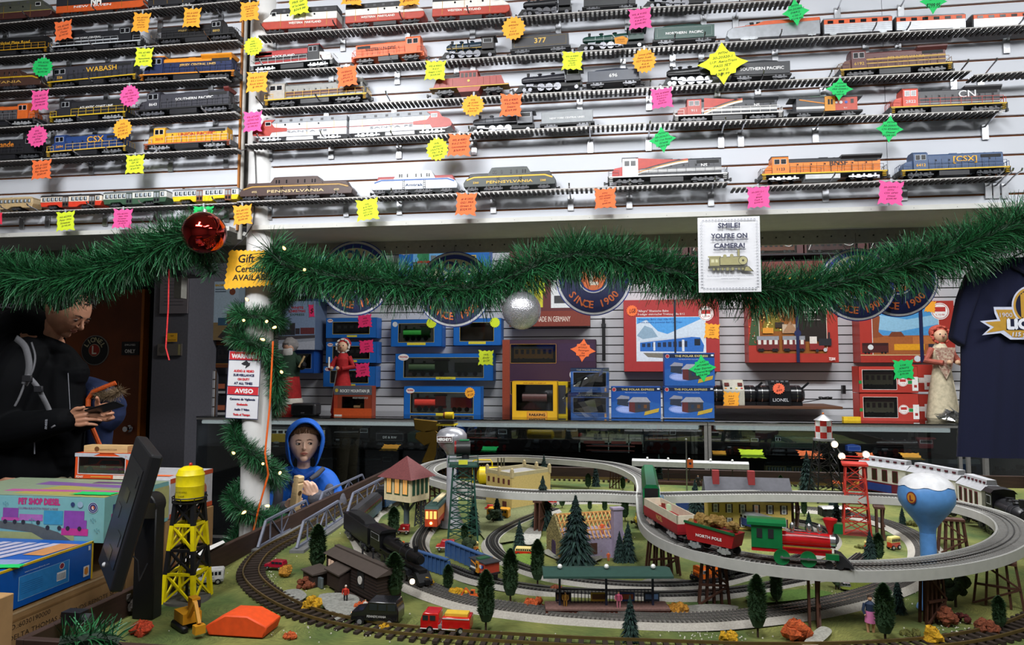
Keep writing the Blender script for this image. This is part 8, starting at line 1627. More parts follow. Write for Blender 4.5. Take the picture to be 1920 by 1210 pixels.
r,S,F,U=fbox(-2.2,xr-.004,1.25,P(182,1057,.85).y,.55,.848,CB,'cardboard_box','brown carton with black stencilled lines, under the bright blue set box',group=CBn)
k='#3a2c20'
for t,y,x,f in(('NO.:6030190000',.84,.43,.19),('C.DELTA THOMAS & FRIENDS REMOTE SET',.75,.42,.54),('1        PC',.66,.53,.12),('4.79    KGS',.57,.50,.17),('41.5 X 17.4G X 32.9',.48,.46,.28)):S.text(t,x,y,.062,k,al='l',fit=f)
S.rect(0,.965,1,.985,'#c4a880');S.rect(.02,.90,.98,.92,'#8a6840');fin(r,S,F,U)
yB0,yB1=P(182,1057,.85).y+.004,P(303,978,.955).y
r,S,F,U=fbox(-2.1,xr,yB0,yB1,.55,.95,CB,'cardboard_box','brown carton with faint red lettering behind the tilted screen',group=CBn);S.text('BLT INGU',.42,.30,.06,'#8a4430',al='l',fit=.3);S.text('DS NO. 36',.4,.48,.05,'#8a4430',al='l',fit=.25);S.rect(0,.38,1,.386,'#6a4c2c');S.rect(.94,.62,.99,.95,'#d8d4cc');fin(r,S,F,U)
yC1=P(404,946,.955).y
r,S,F,U=fbox(-2.0,xr+.03,yB1+.01,min(yC1,2.61),.55,.95,CB,'cardboard_box','farthest brown carton, beside the column, behind the yellow tank',group=CBn);S.text('BLT',.15,.6,.06,'#9a5038',al='l',fit=.12);S.rect(0,.5,1,.505,'#7a5a34');fin(r,S,F,U)
q=W(27,1112,1.17);r,S,F,U=fbox(-2.0,q.x,.95,1.17,.55,q.z,CB,'cardboard_box','brown carton with a white label in the bottom left corner',group=CBn);F.rect(.80,.1,.985,.55,'#c8c8c4');fin(r,S,F,U)
r,S,F,U=fbox(-2.1,xr,ya-.12,yb,.852,.958,M('#1058b0',.35,n=.05),'train_set_box','bright blue set box with a yellow edge and barcode panel',group='toy train sets stacked at the left')
b=MB();hw,hd=(xr+2.1)/2,(yb-ya+.12)/2;ym=M('#d8b020',.4);b.box(hw-.004,hw+.001,-hd,hd,.102,.1075,ym);b.box(hw-.003,hw+.001,hd-.005,hd+.001,0,.106,ym);b.build('yellow_edge',r,smooth=0)
S.rect(.36,.16,.78,.74,'#8ab8dc');S.rect(.365,.17,.775,.73,'#2a80c4');[S.rect(.38,.30+.05*i,.55,.31+.05*i,'#1c5c98')for i in range(6)];S.rect(.67,.28,.75,.50,'#e0e4e8');[S.rect(.675+.009*i,.3,.679+.009*i,.46,'#2a2a30')for i in range(8)];S.disc(.71,.64,.022,'#e0d8d8');S.disc(.71,.64,.018,'#8a2c40');S.text('www.thomasandfriends.com',.5,.80,.05,'#c8dcf0',fit=.2);S.rect(.91,.12,.965,.40,'#e4e0d8');S.poly([(.92,.2),(.94,.15),(.955,.2),(.955,.33),(.94,.38),(.92,.33)],'#d88830');S.rect(.95,.8,.97,.92,'#d0dcf0')
U.poly([(.56,.25),(.97,.3),(.97,.5),(.56,.45)],'#8a98c0');[U.poly([(.2+.07*i,.5),(.25+.07*i,.5),(.33+.07*i,.9),(.28+.07*i,.9)],'#b8b4c8')for i in range(9)];U.poly([(.86,.6),(.97,.6),(.985,.9),(.88,.9)],'#c88a50');U.disc(.9,.3,.035,'#d8d4e0',sq=1);U.disc(.9,.3,.028,'#3a2c6a');U.disc(.8,.22,.04,'#d8d4dc');fin(r,S,F,U)
q=P(8,1062,.962);o=star(8,1066,60,24,'g','s',[],'lying on the corner of the bright blue set box',y=q.y,group='price cards on the left boxes',clip=False);o.rotation_euler=(PI/2,0,.2);o.location=(q.x,q.y,.9625)
zt=V(195,935,P(195,1018,.955).x).z;x1=P(195,1018,.955).x;y0=P(195,1018,.955).y;y1=P(297,975,.955).y
x1=min(x1,xr+.03);r,S,F,U=fbox(-2.05,x1,y0,y1,.952,zt,M('#7cb4b4',.4,n=.05),'train_set_box','pale turquoise train set box with a pink and purple train picture',group='toy train sets stacked at the left')
fw=x1+2.05;X=lambda px:(W(px,980,y0).x+2.05)/fw;Z=lambda py:(W(100,py,y0).z-.952)/(zt-.952)
X0=X(-60);F.rect(0,0,X(140),Z(1000),'#a8ac70');F.poly([(X(-40),Z(978)),(X(60),Z(984)),(X(110),Z(998)),(X(140),0),(X(90),0),(X(60),Z(1000)),(X(-40),Z(990))],'#5c605e')
F.text('PET SHOP DIESEL',X(33),Z(947),.19,'#c03878',al='l',fit=X(111)-X(33),bold=.012);F.text('COLUMBIA BURLINGTON FREIGHT & MAINE',X(33),Z(957),.07,'#8a3c7a',al='l',fit=X(108)-X(33))
for xa,xb,yt,yb_,c in((5,34,955,976,'#8a4a9c'),(36,80,966,978,'#b06ab0'),(82,118,958,984,'#3c94b8'),(120,158,957,996,'#8c48a8')):F.rect(X(xa),Z(yb_),X(xb),Z(yt),c)
F.rect(X(116),Z(1003),X(166),Z(990),'#c8388c');F.rect(X(3),Z(979),X(36),Z(973),'#c04c9c');F.rect(X(150),Z(990),X(163),Z(974),'#8c48a8')
for px in(10,28,44,72,90,112,128,150):F.disc(X(px),Z(981 if px<80 else 990),.012,'#2c2c34',10)
F.disc(X(174),Z(950),.028,'#d8dce4');F.disc(X(174),Z(950),.026,'#24306c');F.disc(X(174),Z(950),.020,'#c8ccd8');F.disc(X(174),Z(950),.018,'#24306c');F.disc(X(174),Z(950),.010,'#c8602c');F.text('L',X(174),Z(953),.08,'#e8e4dc',bold=.01);F.disc(X(136),Z(945),.012,'#2c3c6a');F.disc(X(150),Z(945),.016,'#9ab4c8')
for px,py in((60,980),(175,976),(183,995),(10,950)):[F.disc(X(px+dx),Z(py+dy),.004,'#5c98a0',8)for dx,dy in((0,0),(-4,-4),(0,-6),(4,-4))]
U.rect(0,0,1,1,'#8a9a80');U.poly([(.4,.1),(1,.0),(1,.35),(.5,.6)],'#a8a058');U.poly([(.3,.6),(1,.5),(1,.62),(.3,.8)],'#7c5a98');U.poly([(.3,.2),(1,.28),(1,.36),(.3,.32)],'#b85a94');U.rect(.6,.75,.85,.85,'#5c4070');S.rect(.1,.2,.6,.6,'#b8489c');S.rect(.12,.6,.5,.8,'#30406c');S.rect(.75,.1,1,.9,'#b4b478');fin(r,S,F,U)
o=star(180,924,74,14,'g','s',[],'lying on top of the pale turquoise train set box',y=y0+.05,group='price cards on the left boxes',clip=False);o.rotation_euler=(PI/2-.02,0,0);q=P(180,926,zt+.002);o.location=(q.x,q.y,zt+.0035);o.scale=(1,1,2.2)
ys=P(192,900,zt).y;r=carton(140,850,245,899,ys,.1,'#d84c1c','orange window box with a red fire command car inside','box','toy train sets stacked at the left','toy_car_box',win=[(.07,.22,.90,.86)],trim='#c8c8cc',inner='#3a3a44',content=[lambda b,x0,x1,y,z,h:(b.prism([(x0+.01,z+.012),(x1-.01,z+.012),(x1-.01,z+h*.55),(x1-.02,z+h*.85),(x0+(x1-x0)*.45,z+h*.85),(x0+(x1-x0)*.33,z+h*.55),(x0+.01,z+h*.45)],y-.022,y+.022,M('#b01c14',.3)),b.prism([(x0+(x1-x0)*.4,z+h*.55),(x1-.022,z+h*.55),(x1-.026,z+h*.78),(x0+(x1-x0)*.47,z+h*.78)],y-.0228,y-.02,M('#2c3438',.1)),b.box(x0+.012,x1-.012,y-.0228,y,z+h*.36,z+h*.42,M('#d8b060',.5)),b.text('FIRE',((x0+x1)/2,y-.0235,z+h*.34),.012,WHT,bold=.0003),b.cyl((x0+.034,y-.022,z+.012),.011,.006,BLK,'y',14),b.cyl((x1-.034,y-.022,z+.012),.011,.006,BLK,'y',14))],prints=lambda F:(F.poly([(0,.86),(.3,.86),(.45,1),(0,1)],'#b8bcc4'),F.poly([(.85,.86),(1,.72),(1,1),(.7,1)],'#b8bcc4'),F.text('5+',.92,.85,.1,'#c02c1c'),F.text('FDNY',.10,.05,.12,'#e8dcd0',bold=.004),F.rect(.3,.08,.66,.12,'#e0a040'),F.rect(.70,.03,.9,.17,'#d8ccc4')))
r.location.z=zt+.001;hb=W(192,850,ys).z-W(192,899,ys).z
b=MB();q=W(153,850,ys);q2=W(235,850,ys);b.box(q.x,q2.x,ys+.01,ys+.05,zt+hb+.002,zt+hb+.026,M('#d0ac78',.6,n=.2,kind='wood',scale=20));b.text('TRAINWORLD.COM',(q.x*.45+q2.x*.55,ys+.0095,zt+hb+.009),.009,M('#5a3c1c',.7),fit=.07);b.cyl((q.x*.7+q2.x*.3,ys+.01,zt+hb+.014),.009,.001,M('#6a4420',.7),'y',14);tag(b.build('wooden_whistle',smooth=0),'wooden train whistle lying on the orange window box','whistle')
yE,yF=P(300,975,.955).y+.02,P(385,945,.955).y;r,S,F,U=fbox(-1.75,xr+.02,yE,yF,.952,1.088,M('#c4c4c8',.4),'toy_box','white and orange toy box standing behind the tilted screen',group='toy train sets stacked at the left')
S.rect(0,0,1,.12,'#c85028');S.rect(.0,.88,1,1,'#c85028');S.poly([(.05,.15),(.45,.15),(.4,.35),(.25,.45),(.08,.3)],'#8a8c90');S.rect(.1,.45,.3,.62,'#30343c');S.disc(.75,.5,.1,'#b86a4a');S.rect(.68,.15,.86,.42,'#2c3450');S.rect(.55,.6,.6,.85,'#2a2a30');fin(r,S,F,U)
q=P(300,892,1.09);o=star(300,892,44,16,'o','s',[],'lying on the white and orange toy box',y=q.y,group='price cards on the left boxes',clip=False);o.rotation_euler=(PI/2-.02,0,0);o.location=(q.x+.0,yE+.06,1.0905)
b=MB();p0,p1=W(398,1030,2.35),W(420,1020,2.5);
b.quad(P(330,1052,.856),P(418,1014,.856),P(422,1018,.862),P(336,1062,.862),WHT);tag(b.build('paper_sheet',smooth=0,solid=.001),'white paper strip lying along the left rim of the layout','paper')
zs=1.75;def_c=lambda px,py,z:CAM+ray(px,py)*z
hx_=RT;fh=Vector((FW.x,FW.y,0)).normalized();up_=Vector((0,0,1))
n_=(-hx_*.75-fh*.66+up_*.2).normalized();e1=(up_*.96+hx_*.28).normalized();wv=n_.cross(e1).normalized();e1=wv.cross(n_).normalized()
c=def_c(243,958,zs);r=T('tilted_screen','black point-of-sale screen tilted on a black post in the left foreground','screen',P(275,1158,TZ));c=c-r.location
def obox(b,c,a,u,w,sa,su,sw,m):vs=[c+a*sa*i/2+u*su*j/2+w*sw*k/2 for k in(-1,1)for j in(-1,1)for i in(-1,1)];b.add(vs,[(0,1,3,2),(4,6,7,5),(0,4,5,1),(2,3,7,6),(0,2,6,4),(1,5,7,3)],m)
b=MB();obox(b,c,n_,e1,wv,.030,.345,.19,M('#1b1b1e',.5));b.build('housing',r,bev=.006,seg=2,smooth=0)
b=MB();obox(b,c+n_*.016,n_,e1,wv,.002,.25,.15,M('#202124',.3));[obox(b,c+n_*.0175+e1*(.09-.05*i)+wv*(.035*((i%3)-1)),n_,e1,wv,.001,.03,.04,M(('#26282a','#3a3a28','#2e2e32')[i%3],.3))for i in range(5)];b.build('glass_panel',r,smooth=0)
b=MB();b.ball(c+n_*.014-e1*.15+wv*.02,.007,M('#c8c8cc',.4),12,(1,1,1));b.build('button',r)
w_=43/FPX*dep(r.location)/2;hp_=W(273,925,r.location.y).z-TZ;b=MB();b.box(-w_,w_,-.02,.02,0,hp_-.02,M('#131315',.5));b.cyl((0,0,hp_-.03),w_*1.02,.05,M('#17171a',.45),'y',24);b.build('post',r,bev=.003);b=MB();b.bar((0,0,hp_-.05),c*1.0-n_*.01,.04,BLK);b.cyl((0,-.028,hp_-.03),w_*.4,.004,M('#8a3c60',.5),'y',16);b.build('hinge',r)
b=MB();z0=Vector(c)-n_*.02-e1*.1;b.tube([z0,z0+hx_*.03-up_*.03,z0+hx_*.035-up_*.08,Vector((0,0,hp_*.45))],.002,DK,5);b.build('cable',r)
q0,q1=W(222,1200,1.425).x,W(1000,1205,1.425).x;b=MB();b.box(q0,q1,1.424,1.433,.66,.838,M('#1460b4',.4));o=tag(b.build('blue_banner',smooth=0),'blue printed banner on the front edge of the layout table','banner');b=MB();b.text('Limitless Adventures and Imagination',(W(390,1210,1.424).x,1.4232,.812),.026,M('#a8c8e8',.5),bold=.0004);b.cyl((W(258,1205,1.424).x,1.423,.815),.016,.001,M('#b8a8a8',.5),'y',20);b.build('lettering',o,smooth=0)
garland([W(x,y,1.30+i*.02)for i,(x,y)in enumerate(((112,1205),(150,1200),(185,1196),(222,1205)))],'dark green pine tuft in the near bottom left corner',r0=.055,dens=2600,seed=21,w=.0026,name='pine_tuft')
b=MB();q=P(140,1170,.852);b.cb((q.x,q.y,.868),(.05,.03,.03),BLK);b.cyl((q.x+.03,q.y,.866),.012,.03,M('#4a4c50',.3,.5),'x',12);tag(b.build('black_toy',smooth=0),'small black toy on the table rim behind the near pine tuft','toy')
# == PEOPLE
SK=M('#e6bca4',.5,n=.06,scale=30);SKM=M('#b98468',.5,n=.08,scale=30)
def blob(b,name,parent,vox,sm=4):
 o=b.build(name,parent,smooth=0);d=o.modifiers.new('remesh','REMESH');d.mode='VOXEL';d.voxel_size=vox;d.use_smooth_shade=True
 d=o.modifiers.new('smooth','SMOOTH');d.factor=.5;d.iterations=sm;return o
def limb(b,pts,m,n=14,k=6):
 P4=[Vector((*p[0],p[1]))for p in pts];out=[]
 for i in range(len(P4)-1):
  a,p,q,d=P4[max(i-1,0)],P4[i],P4[i+1],P4[min(i+2,len(P4)-1)]
  for j in range(k):t=j/k;out.append(.5*((2*p)+(q-a)*t+(2*a-5*p+4*q-d)*t*t+(3*p-a-3*q+d)*t**3))
 out.append(P4[-1]);b.tube([v.to_3d()for v in out],[max(v.w,.002)for v in out],m,n)
 for v in(out[0],out[-1]):b.ball(v.to_3d(),v.w*.98,m,12)
def head(b,c,R,h,m,age=1):
 """h = half height; face towards local -y of R"""
 n,k=36,26;vs=[];fs=[]
 for i in range(k+1):
  ph=PI*i/k;z=-math.cos(ph);s=math.sin(ph)
  for j in range(n):
   a=2*PI*j/n;x,y=s*math.cos(a),s*math.sin(a);lo=max(0,-z)
   X=x*.74*(1-(.30 if age else.22)*lo**1.6);Y=y*.90+(.06 if y>0 else 0)*s;Zz=z
   if y<0:Y=y*.80*(1-.05*lo)-.10*lo**2*(1 if abs(x)<.6 else 0);Y+=.05*math.exp(-((z-.02)/.12)**2)*math.exp(-((abs(X)-.30)/.15)**2);Y-=.03*math.exp(-((z-.22)/.1)**2)*math.exp(-(X/.45)**2);Y-=.035*math.exp(-((z+.25)/.16)**2)*math.exp(-((abs(X)-.38)/.16)**2)
   elif lo>.2:Y*=1-.55*(lo-.2)
   vs.append(Vector(c)+R@Vector((X*h,Y*h,Zz*h)))
 for i in range(k):
  for j in range(n):fs.append((i*n+j,i*n+(j+1)%n,(i+1)*n+(j+1)%n,(i+1)*n+j))
 b.add(vs,fs,m);L=lambda x,y,z:Vector(c)+R@Vector((x*h,y*h,z*h))
 ns=1 if age else.72
 limb(b,[(L(0,-.76,.12),.045*h),(L(0,-.86,-.04),.06*h),(L(0,-.80-.17*ns,-.20),.085*h*ns),(L(0,-.82,-.26),.06*h)],m,10,4)
 for s in(-1,1):b.ball(L(s*.085,-.84,-.23),.055*h*ns,m,8);b.ball(L(s*.76,.08,-.06),.17*h,m,10,(.35,.55,1));b.ball(L(s*.28,-.735,.095),.10*h,m,10,(1.2,.5,.5))
 b.ball(L(0,-.67,-.47),.12*h,m,10,(1.6,.8,.6));b.ball(L(0,-.55,-.78),.19*h,m,10,(1.15,.8,.8));return L
def face(root,L,h,look,iris,hair,brow=.03,shut=0):
 b=MB()
 for s in(-1,1):b.ball(L(s*.29,-.695,.02),.115*h,M('#e4dcd6',.3),14,(1.05,.6,.55*(1-shut)))
 o=b.build('eye',root);b=MB()
 for s in(-1,1):b.ball(L(s*.29+look*.04,-.757,.02-shut*.03),.062*h,M(iris,.2),12,(1,.35,1-shut*.4));b.ball(L(s*.29+look*.048,-.778,.022),.03*h,BLK,8,(1,.3,1))
 b.build('iris',root);b=MB();lm=M('#5a3428',.7)
 for s in(-1,1):b.tube([L(s*.29-.12,-.745,.015),L(s*.29-.05,-.785,.07-shut*.05),L(s*.29+.06,-.785,.07-shut*.05),L(s*.29+.12,-.745,.02)],.012*h,lm,6)
 b.build('eyelid',root);b=MB()
 for s in(-1,1):b.tube([L(s*.14,-.80,.20),L(s*.28,-.79,.245),L(s*.44,-.70,.19)],[brow*h,brow*h,brow*.4*h],M(hair,.9),6)
 b.build('eyebrow',root);b=MB();lc=M('#b06858' if not shut else '#9a6050',.5)
 b.tube([L(-.19,-.73,-.475),L(-.06,-.775,-.445),L(.06,-.775,-.445),L(.19,-.73,-.475)],[.012*h,.034*h,.034*h,.012*h],lc,8);b.tube([L(-.17,-.735,-.49),L(0,-.775,-.525),L(.17,-.735,-.49)],[.012*h,.04*h,.012*h],lc,8);b.build('lips',root)
def hand(b,w,f,s,n,L_,curl,m,tc=None):
 """w wrist, f towards the fingers, s towards the thumb side, n into the palm"""
 f,s,n=Vector(f).normalized(),Vector(s).normalized(),Vector(n).normalized();w=Vector(w);r=L_*.052
 for i in range(4):limb(b,[(w+s*(.10-.07*i)*L_*.6,L_*.10),(w+f*.26*L_+s*(.20-.13*i)*L_,L_*.088),(w+f*.48*L_+s*(.21-.135*i)*L_,L_*.072)],m,8,3)
 for i in range(4):
  p=w+f*L_*(.50,.53,.51,.46)[i]+s*(.215-.142*i)*L_;l=L_*(.40,.45,.41,.32)[i];d=f.copy();pts=[(p,r*1.12)];c=curl*(1,1.05,1.1,1.15)[i]
  for q,fr in enumerate((.45,.32,.23)):d=(d*math.cos(c*(.8,1,.7)[q])+n*math.sin(c*(.8,1,.7)[q])).normalized()if q==0 else(d+(n-d*d.dot(n))*math.tan(min(c*(.8,1,.7)[q],1.2))*1.0).normalized()if abs(d.dot(n))<.96 else(d-f*.8).normalized();p=p+d*l*fr;pts.append((p,r*(1.02,.94,.8)[q]))
  limb(b,pts,m,8,3)
 t=Vector(tc)if tc else(f*.75+s*.7+n*.35);t.normalize();p=w+f*.12*L_+s*.20*L_;limb(b,[(p,r*1.5),(p+t*L_*.18+s*L_*.04,r*1.4),(p+t*L_*.34,r*1.15),(p+t*L_*.46+n*L_*.03,r*.95)],m,8,3)
 # -- the boy
Zb=3.5;sb=Zb/FPX;o0=CAM+ray(572,690)*Zb;rt=T('person','boy in a bright blue hooded jacket holding a wooden train whistle behind the table','person',(o0.x,o0.y,0),TH)
B=lambda px,py,d=0:Vector(((px-960)*sb*(1+d/Zb)+388*sb,d,1.47+(690-py)*sb*(1+d/Zb)))
bb=MB();Rb=Matrix.Rotation(math.radians(17),3,'Z');hb_=.097;hc=B(573,829,0);Lb=head(bb,hc,Rb,hb_,SK,0)
limb(bb,[(B(573,852,.015),.034),(B(573,873,.02),.033),(B(573,890,.03),.045)],SK)
limb(bb,[(B(573,892,.03),.06),(B(572,930,.03),.09),(B(572,980,.03),.088),(B(572,1010,.03),.09)],SK)
for s,sh,el,wr in((-1,(533,898,.03),(520,950,-.02),(541,949,-.15)),(1,(613,898,.03),(633,942,-.02),(594,926,-.15))):
 limb(bb,[(B(*sh),.036),(B(*el),.03),(B(*wr),.022)],SK);x=s*.05;limb(bb,[((x,.03,.60),.065),((x*1.2,.02,.34),.042),((x*1.2,.03,.08),.03)],SK);limb(bb,[((x*1.2,.03,.05),.03),((x*1.3,-.06,.03),.03)],SK)
hand(bb,B(541,948,-.15),(.72,-.2,.22),(-.15,-.3,.95),(.35,.75,-.1),.115,.75,SK,tc=(.75,-.45,.45))
hand(bb,B(594,926,-.15),(-.35,-.25,.85),(-.8,-.1,-.2),(-.55,.6,-.25),.115,.72,SK,tc=(-.8,-.25,.5))
blob(bb,'body',rt,.0026,5);face(rt,Lb,hb_,1,'#3a2c24','#5c4030',.016)
BL=M('#0c5cc0',.7,n=.1,scale=20,bump=.3);GY=M('#4c4c54',.75,n=.1,scale=20,bump=.3);NV=M('#1a2444',.8)
jb=MB();limb(jb,[(B(573,896,.03),.075),(B(572,918,.03),.118),(B(571,960,.02),.125),(B(571,1015,.02),.13)],BL,20)
for pts in([(548,893,.03,.06),(531,903,.02,.062),(520,930,0,.058),(515,953,-.02,.055)],[(598,893,.03,.06),(614,901,.02,.062),(627,925,0,.056),(632,946,-.02,.052)]):limb(jb,[(B(*p[:3]),p[3])for p in pts],BL,16)
blob(jb,'jacket',rt,.005,3)
for pts,nm in(([(514,940,-.01,.056),(513,962,-.03,.056),(524,962,-.08,.050),(537,953,-.125,.042),(540,951,-.135,.042)],'grey_sleeve'),([(634,934,-.01,.053),(633,950,-.03,.053),(616,944,-.08,.048),(600,932,-.125,.042),(597,930,-.135,.042)],'grey_sleeve')):
 g=MB();limb(g,[(B(*p[:3]),p[3])for p in pts],GY,16);blob(g,nm,rt,.005,3)
g=MB()
for x,s in((527,-1),(622,1)):limb(g,[(B(x,912,-.045),.022),(B(x-s*2,930,-.06),.028),(B(x+s*2,950,-.055),.026)],GY)
blob(g,'grey_panel',rt,.004,2)
g=MB();g.tube([B(536,880,-.055),B(548,896,-.095),B(558,912,-.11)],[.010,.013,.012],NV,8);g.tube([B(610,876,-.055),B(598,888,-.085),B(586,896,-.105)],[.012,.014,.010],GY,8);g.build('collar_trim',rt,smooth=60)
hd=MB();n,k=30,22;vs=[];fs=[]
for i in range(k+1):
 t=i/k
 for j in range(n+1):
  a=math.radians(-52+284*j/n)
  rx=.077+.016*math.sin(min(1,t*1.4)*PI*.5);rz_=.097+.012*math.sin(t*PI);kk=math.sqrt(max(0,1-(max(0,t-.35)/.65)**2.4))if t>.35 else 1
  dx=math.cos(a)*rx*kk;dz=math.sin(a)*(rz_ if math.sin(a)>0 else.15)*kk;y=-.085+.225*t;
  if math.sin(a)>.3:y-=.014*(1-t)
  dx*=1+.05*math.sin(a*5+t*3)*(1-t);q=Rb@Vector((dx,y,dz));vs.append(hc+q+Vector((0,.01,.008)))
for i in range(k):
 for j in range(n):fs.append((i*(n+1)+j,i*(n+1)+j+1,(i+1)*(n+1)+j+1,(i+1)*(n+1)+j))
hd.add(vs,fs,BL);o=hd.build('hood',rt,smooth=180,solid=.008)
hr=MB();rr=random.Random(4);hrm=M('#6a4a30',.8,n=.3,scale=200)
for i in range(160):
 a=rr.uniform(-1.25,1.25);p=hc+Rb@Vector((math.sin(a)*.074,-.055*math.cos(a),math.cos(a*.5)*.084));hr.tube([p,p+Rb@Vector((rr.uniform(-.006,.006),-.012,-.012)),p+Rb@Vector((rr.uniform(-.008,.008),-.014,-.03))],[.002,.0016,.0008],hrm,4)
hr.ball(hc+Vector((0,.02,.02)),.083,hrm,16,(.92,1,.98));hr.build('hair',rt)
tm_=MB();tm_.tube([B(556,882,-.035),B(573,893,-.055),B(592,882,-.035)],.016,M('#1450b0',.7),10);tm_.build('shirt_collar',rt)
for s in(-1,1):
 g=MB();limb(g,[((s*.055,.03,.62),.085),((s*.065,.02,.34),.065),((s*.065,.03,.08),.055)],M('#2c3040',.8));g.build('trouser_leg',rt);g=MB();g.cb((s*.068,-.02,.035),(.075,.2,.07),BLK);g.build('shoe',rt,bev=.02,seg=3)
w=T('wooden_whistle','tall pale wooden train whistle held upright in the boy\'s hands','whistle',rt.matrix_basis@B(561,924,-.205));mat_=M('#d8b888',.55,n=.2,kind='wood',scale=20);b=MB()
b.prism([(-.018,-.085),(.018,-.085),(.018,.052),(.013,.058),(.018,.064),(.018,.085),(.010,.090),(-.018,.088),(-.018,.064),(-.013,.058),(-.018,.052)],-.018,.018,mat_);b.build('whistle_block',w,bev=.0015);b=MB();b.cyl((.0185,0,.01),.012,.001,M('#4a3418',.7),'x',18);b.text('TRAINWORLD',(.0192,.004,-.05),.008,M('#6a4a24',.7),al='l',right=(0,0,1),up=(0,-1,0));b.build('stamp',w,smooth=0);w.rotation_euler=(0,.16,TH-.45)
# -- the man
Zm=3.45;sm=Zm/FPX;o1=CAM+ray(90,690)*Zm;rm_=T('person','man in a black jacket with grey backpack straps looking down at his phone','person',(o1.x,o1.y,0),TH)
Q=lambda px,py,d=0:Vector(((px-960)*sm*(1+d/Zm)+870*sm,d,1.47+(690-py)*sm*(1+d/Zm)))
mb_=MB();Rm=Matrix.Rotation(math.radians(36),3,'Y')@Matrix.Rotation(math.radians(82),3,'Z');hm=.122;mc=Q(124,584,0);Lm=head(mb_,mc,Rm,hm,SKM,1)
limb(mb_,[(Q(112,596,.01),.058),(Q(95,622,.01),.056),(Q(82,650,.01),.07)],SKM);limb(mb_,[(Q(70,660,.02),.13),(Q(62,720,.02),.15),(Q(62,800,.02),.14),(Q(65,880,.02),.15)],SKM,20)
limb(mb_,[(Q(35,672,-.12),.055),(Q(12,790,-.17),.045),(Q(128,789,-.24),.028)],SKM);limb(mb_,[(Q(80,672,.17),.055),(Q(105,790,.1),.045),(Q(185,775,-.1),.03)],SKM)
for s in(-1,1):limb(mb_,[((-.06,s*.1,.9),.095),((-.05,s*.11,.48),.06),((-.06,s*.11,.09),.045)],SKM);limb(mb_,[((-.06,s*.11,.06),.04),((.1,s*.12,.035),.035)],SKM)
hand(mb_,Q(134,786,-.24),(.94,0,.12),(-.1,-.15,.98),(.15,.95,-.3),.155,.55,SKM,tc=(.85,-.3,.35));hand(mb_,Q(186,778,-.10),(.80,-.25,.2),(-.3,-.2,.9),(-.1,-.95,-.1),.165,.75,SKM,tc=(.3,-.55,.6))
blob(mb_,'body',rm_,.0032,5);face(rm_,Lm,hm,0,'#3a2c20','#1c1410',.03,.75)
HM=M('#17120e',.85,n=.3,scale=200);h=MB();h.ball(mc+Rm@Vector((0,.025,.038)),.112,HM,24,(.80,.98,.86),jit=.02)
rr=random.Random(8)
for i in range(240):
 a=rr.uniform(-2.9,2.9);e=rr.uniform(.15,1.3);d=Vector((math.sin(a)*math.cos(e)*.80,-math.cos(a)*math.cos(e)*.93,math.sin(e)*.92));p=mc+Rm@(d*.117+Vector((0,.022,.014)));
 if d.y<-.5 and d.z<.5:continue
 if abs(d.x)>.5 and d.z<.25 and d.y<.1:continue
 h.tube([p,p+Rm@(d*.010+Vector((rr.uniform(-.004,.004),-.008,.004))),p+Rm@(d*.012+Vector((rr.uniform(-.008,.008),-.018,0)))],[.004,.003,.001],HM,5)
for s in(-1,1):h.ball(mc+Rm@Vector((s*.084,-.012,.01)),.02,HM,8,(.3,.7,1.4))
h.build('hair',rm_)
JK=M('#050609',.8,n=.3,scale=15,bump=.3,spec=.15);j=MB();limb(j,[(Q(75,640,.02),.10),(Q(62,668,.02),.19),(Q(58,720,.02),.20),(Q(62,800,.02),.19),(Q(66,868,.02),.20),(Q(67,888,.02),.195)],JK,24)
limb(j,[(Q(50,668,-.10),.10),(Q(25,710,-.16),.098),(Q(6,780,-.18),.092),(Q(14,805,-.19),.088),(Q(60,800,-.22),.078),(Q(110,790,-.24),.062),(Q(128,788,-.24),.056)],JK,18);limb(j,[(Q(80,668,.16),.10),(Q(105,720,.15),.09),(Q(118,785,.08),.08),(Q(175,782,-.07),.055)],JK,16)
limb(j,[(Q(18,628,.06),.085),(Q(30,610,.05),.09),(Q(52,604,.02),.085),(Q(78,618,0),.06)],JK,14);limb(j,[(Q(80,648,-.05),.05),(Q(106,656,-.02),.046),(Q(124,668,.02),.05),(Q(132,700,.02),.09)],JK,14);limb(j,[(Q(110,690,.02),.11),(Q(118,760,.02),.11),(Q(118,850,.02),.11)],JK,16)
blob(j,'jacket',rm_,.007,3)
SG_=M('#6c6c70',.8,n=.1,scale=100)
for nm,pts,w_ in(('backpack_strap',[(26,634,-.24),(44,650,-.27),(53,680,-.275),(52,706,-.268),(46,722,-.262)],.030),('strap_webbing',[(50,704,-.285),(68,722,-.285),(82,745,-.28),(96,772,-.262),(104,800,-.30)],.022),('strap_webbing',[(46,722,-.265),(38,745,-.268),(30,762,-.27)],.008),('strap_edge',[(56,642,-.25),(64,668,-.262),(61,694,-.27),(52,712,-.272)],.007)):
 s_=MB();sp_=spline([Q(*p)for p in pts],6);vs=[]
 for i,p in enumerate(sp_):t=(sp_[min(i+1,len(sp_)-1)]-sp_[max(i-1,0)]).normalized();sd=Vector((t.z,0,-t.x)).normalized()*w_/2;vs+=[p-sd,p+sd]
 s_.add(vs,[(2*i,2*i+1,2*i+3,2*i+2)for i in range(len(sp_)-1)],SG_);s_.build(nm,rm_,smooth=180,solid=.006)
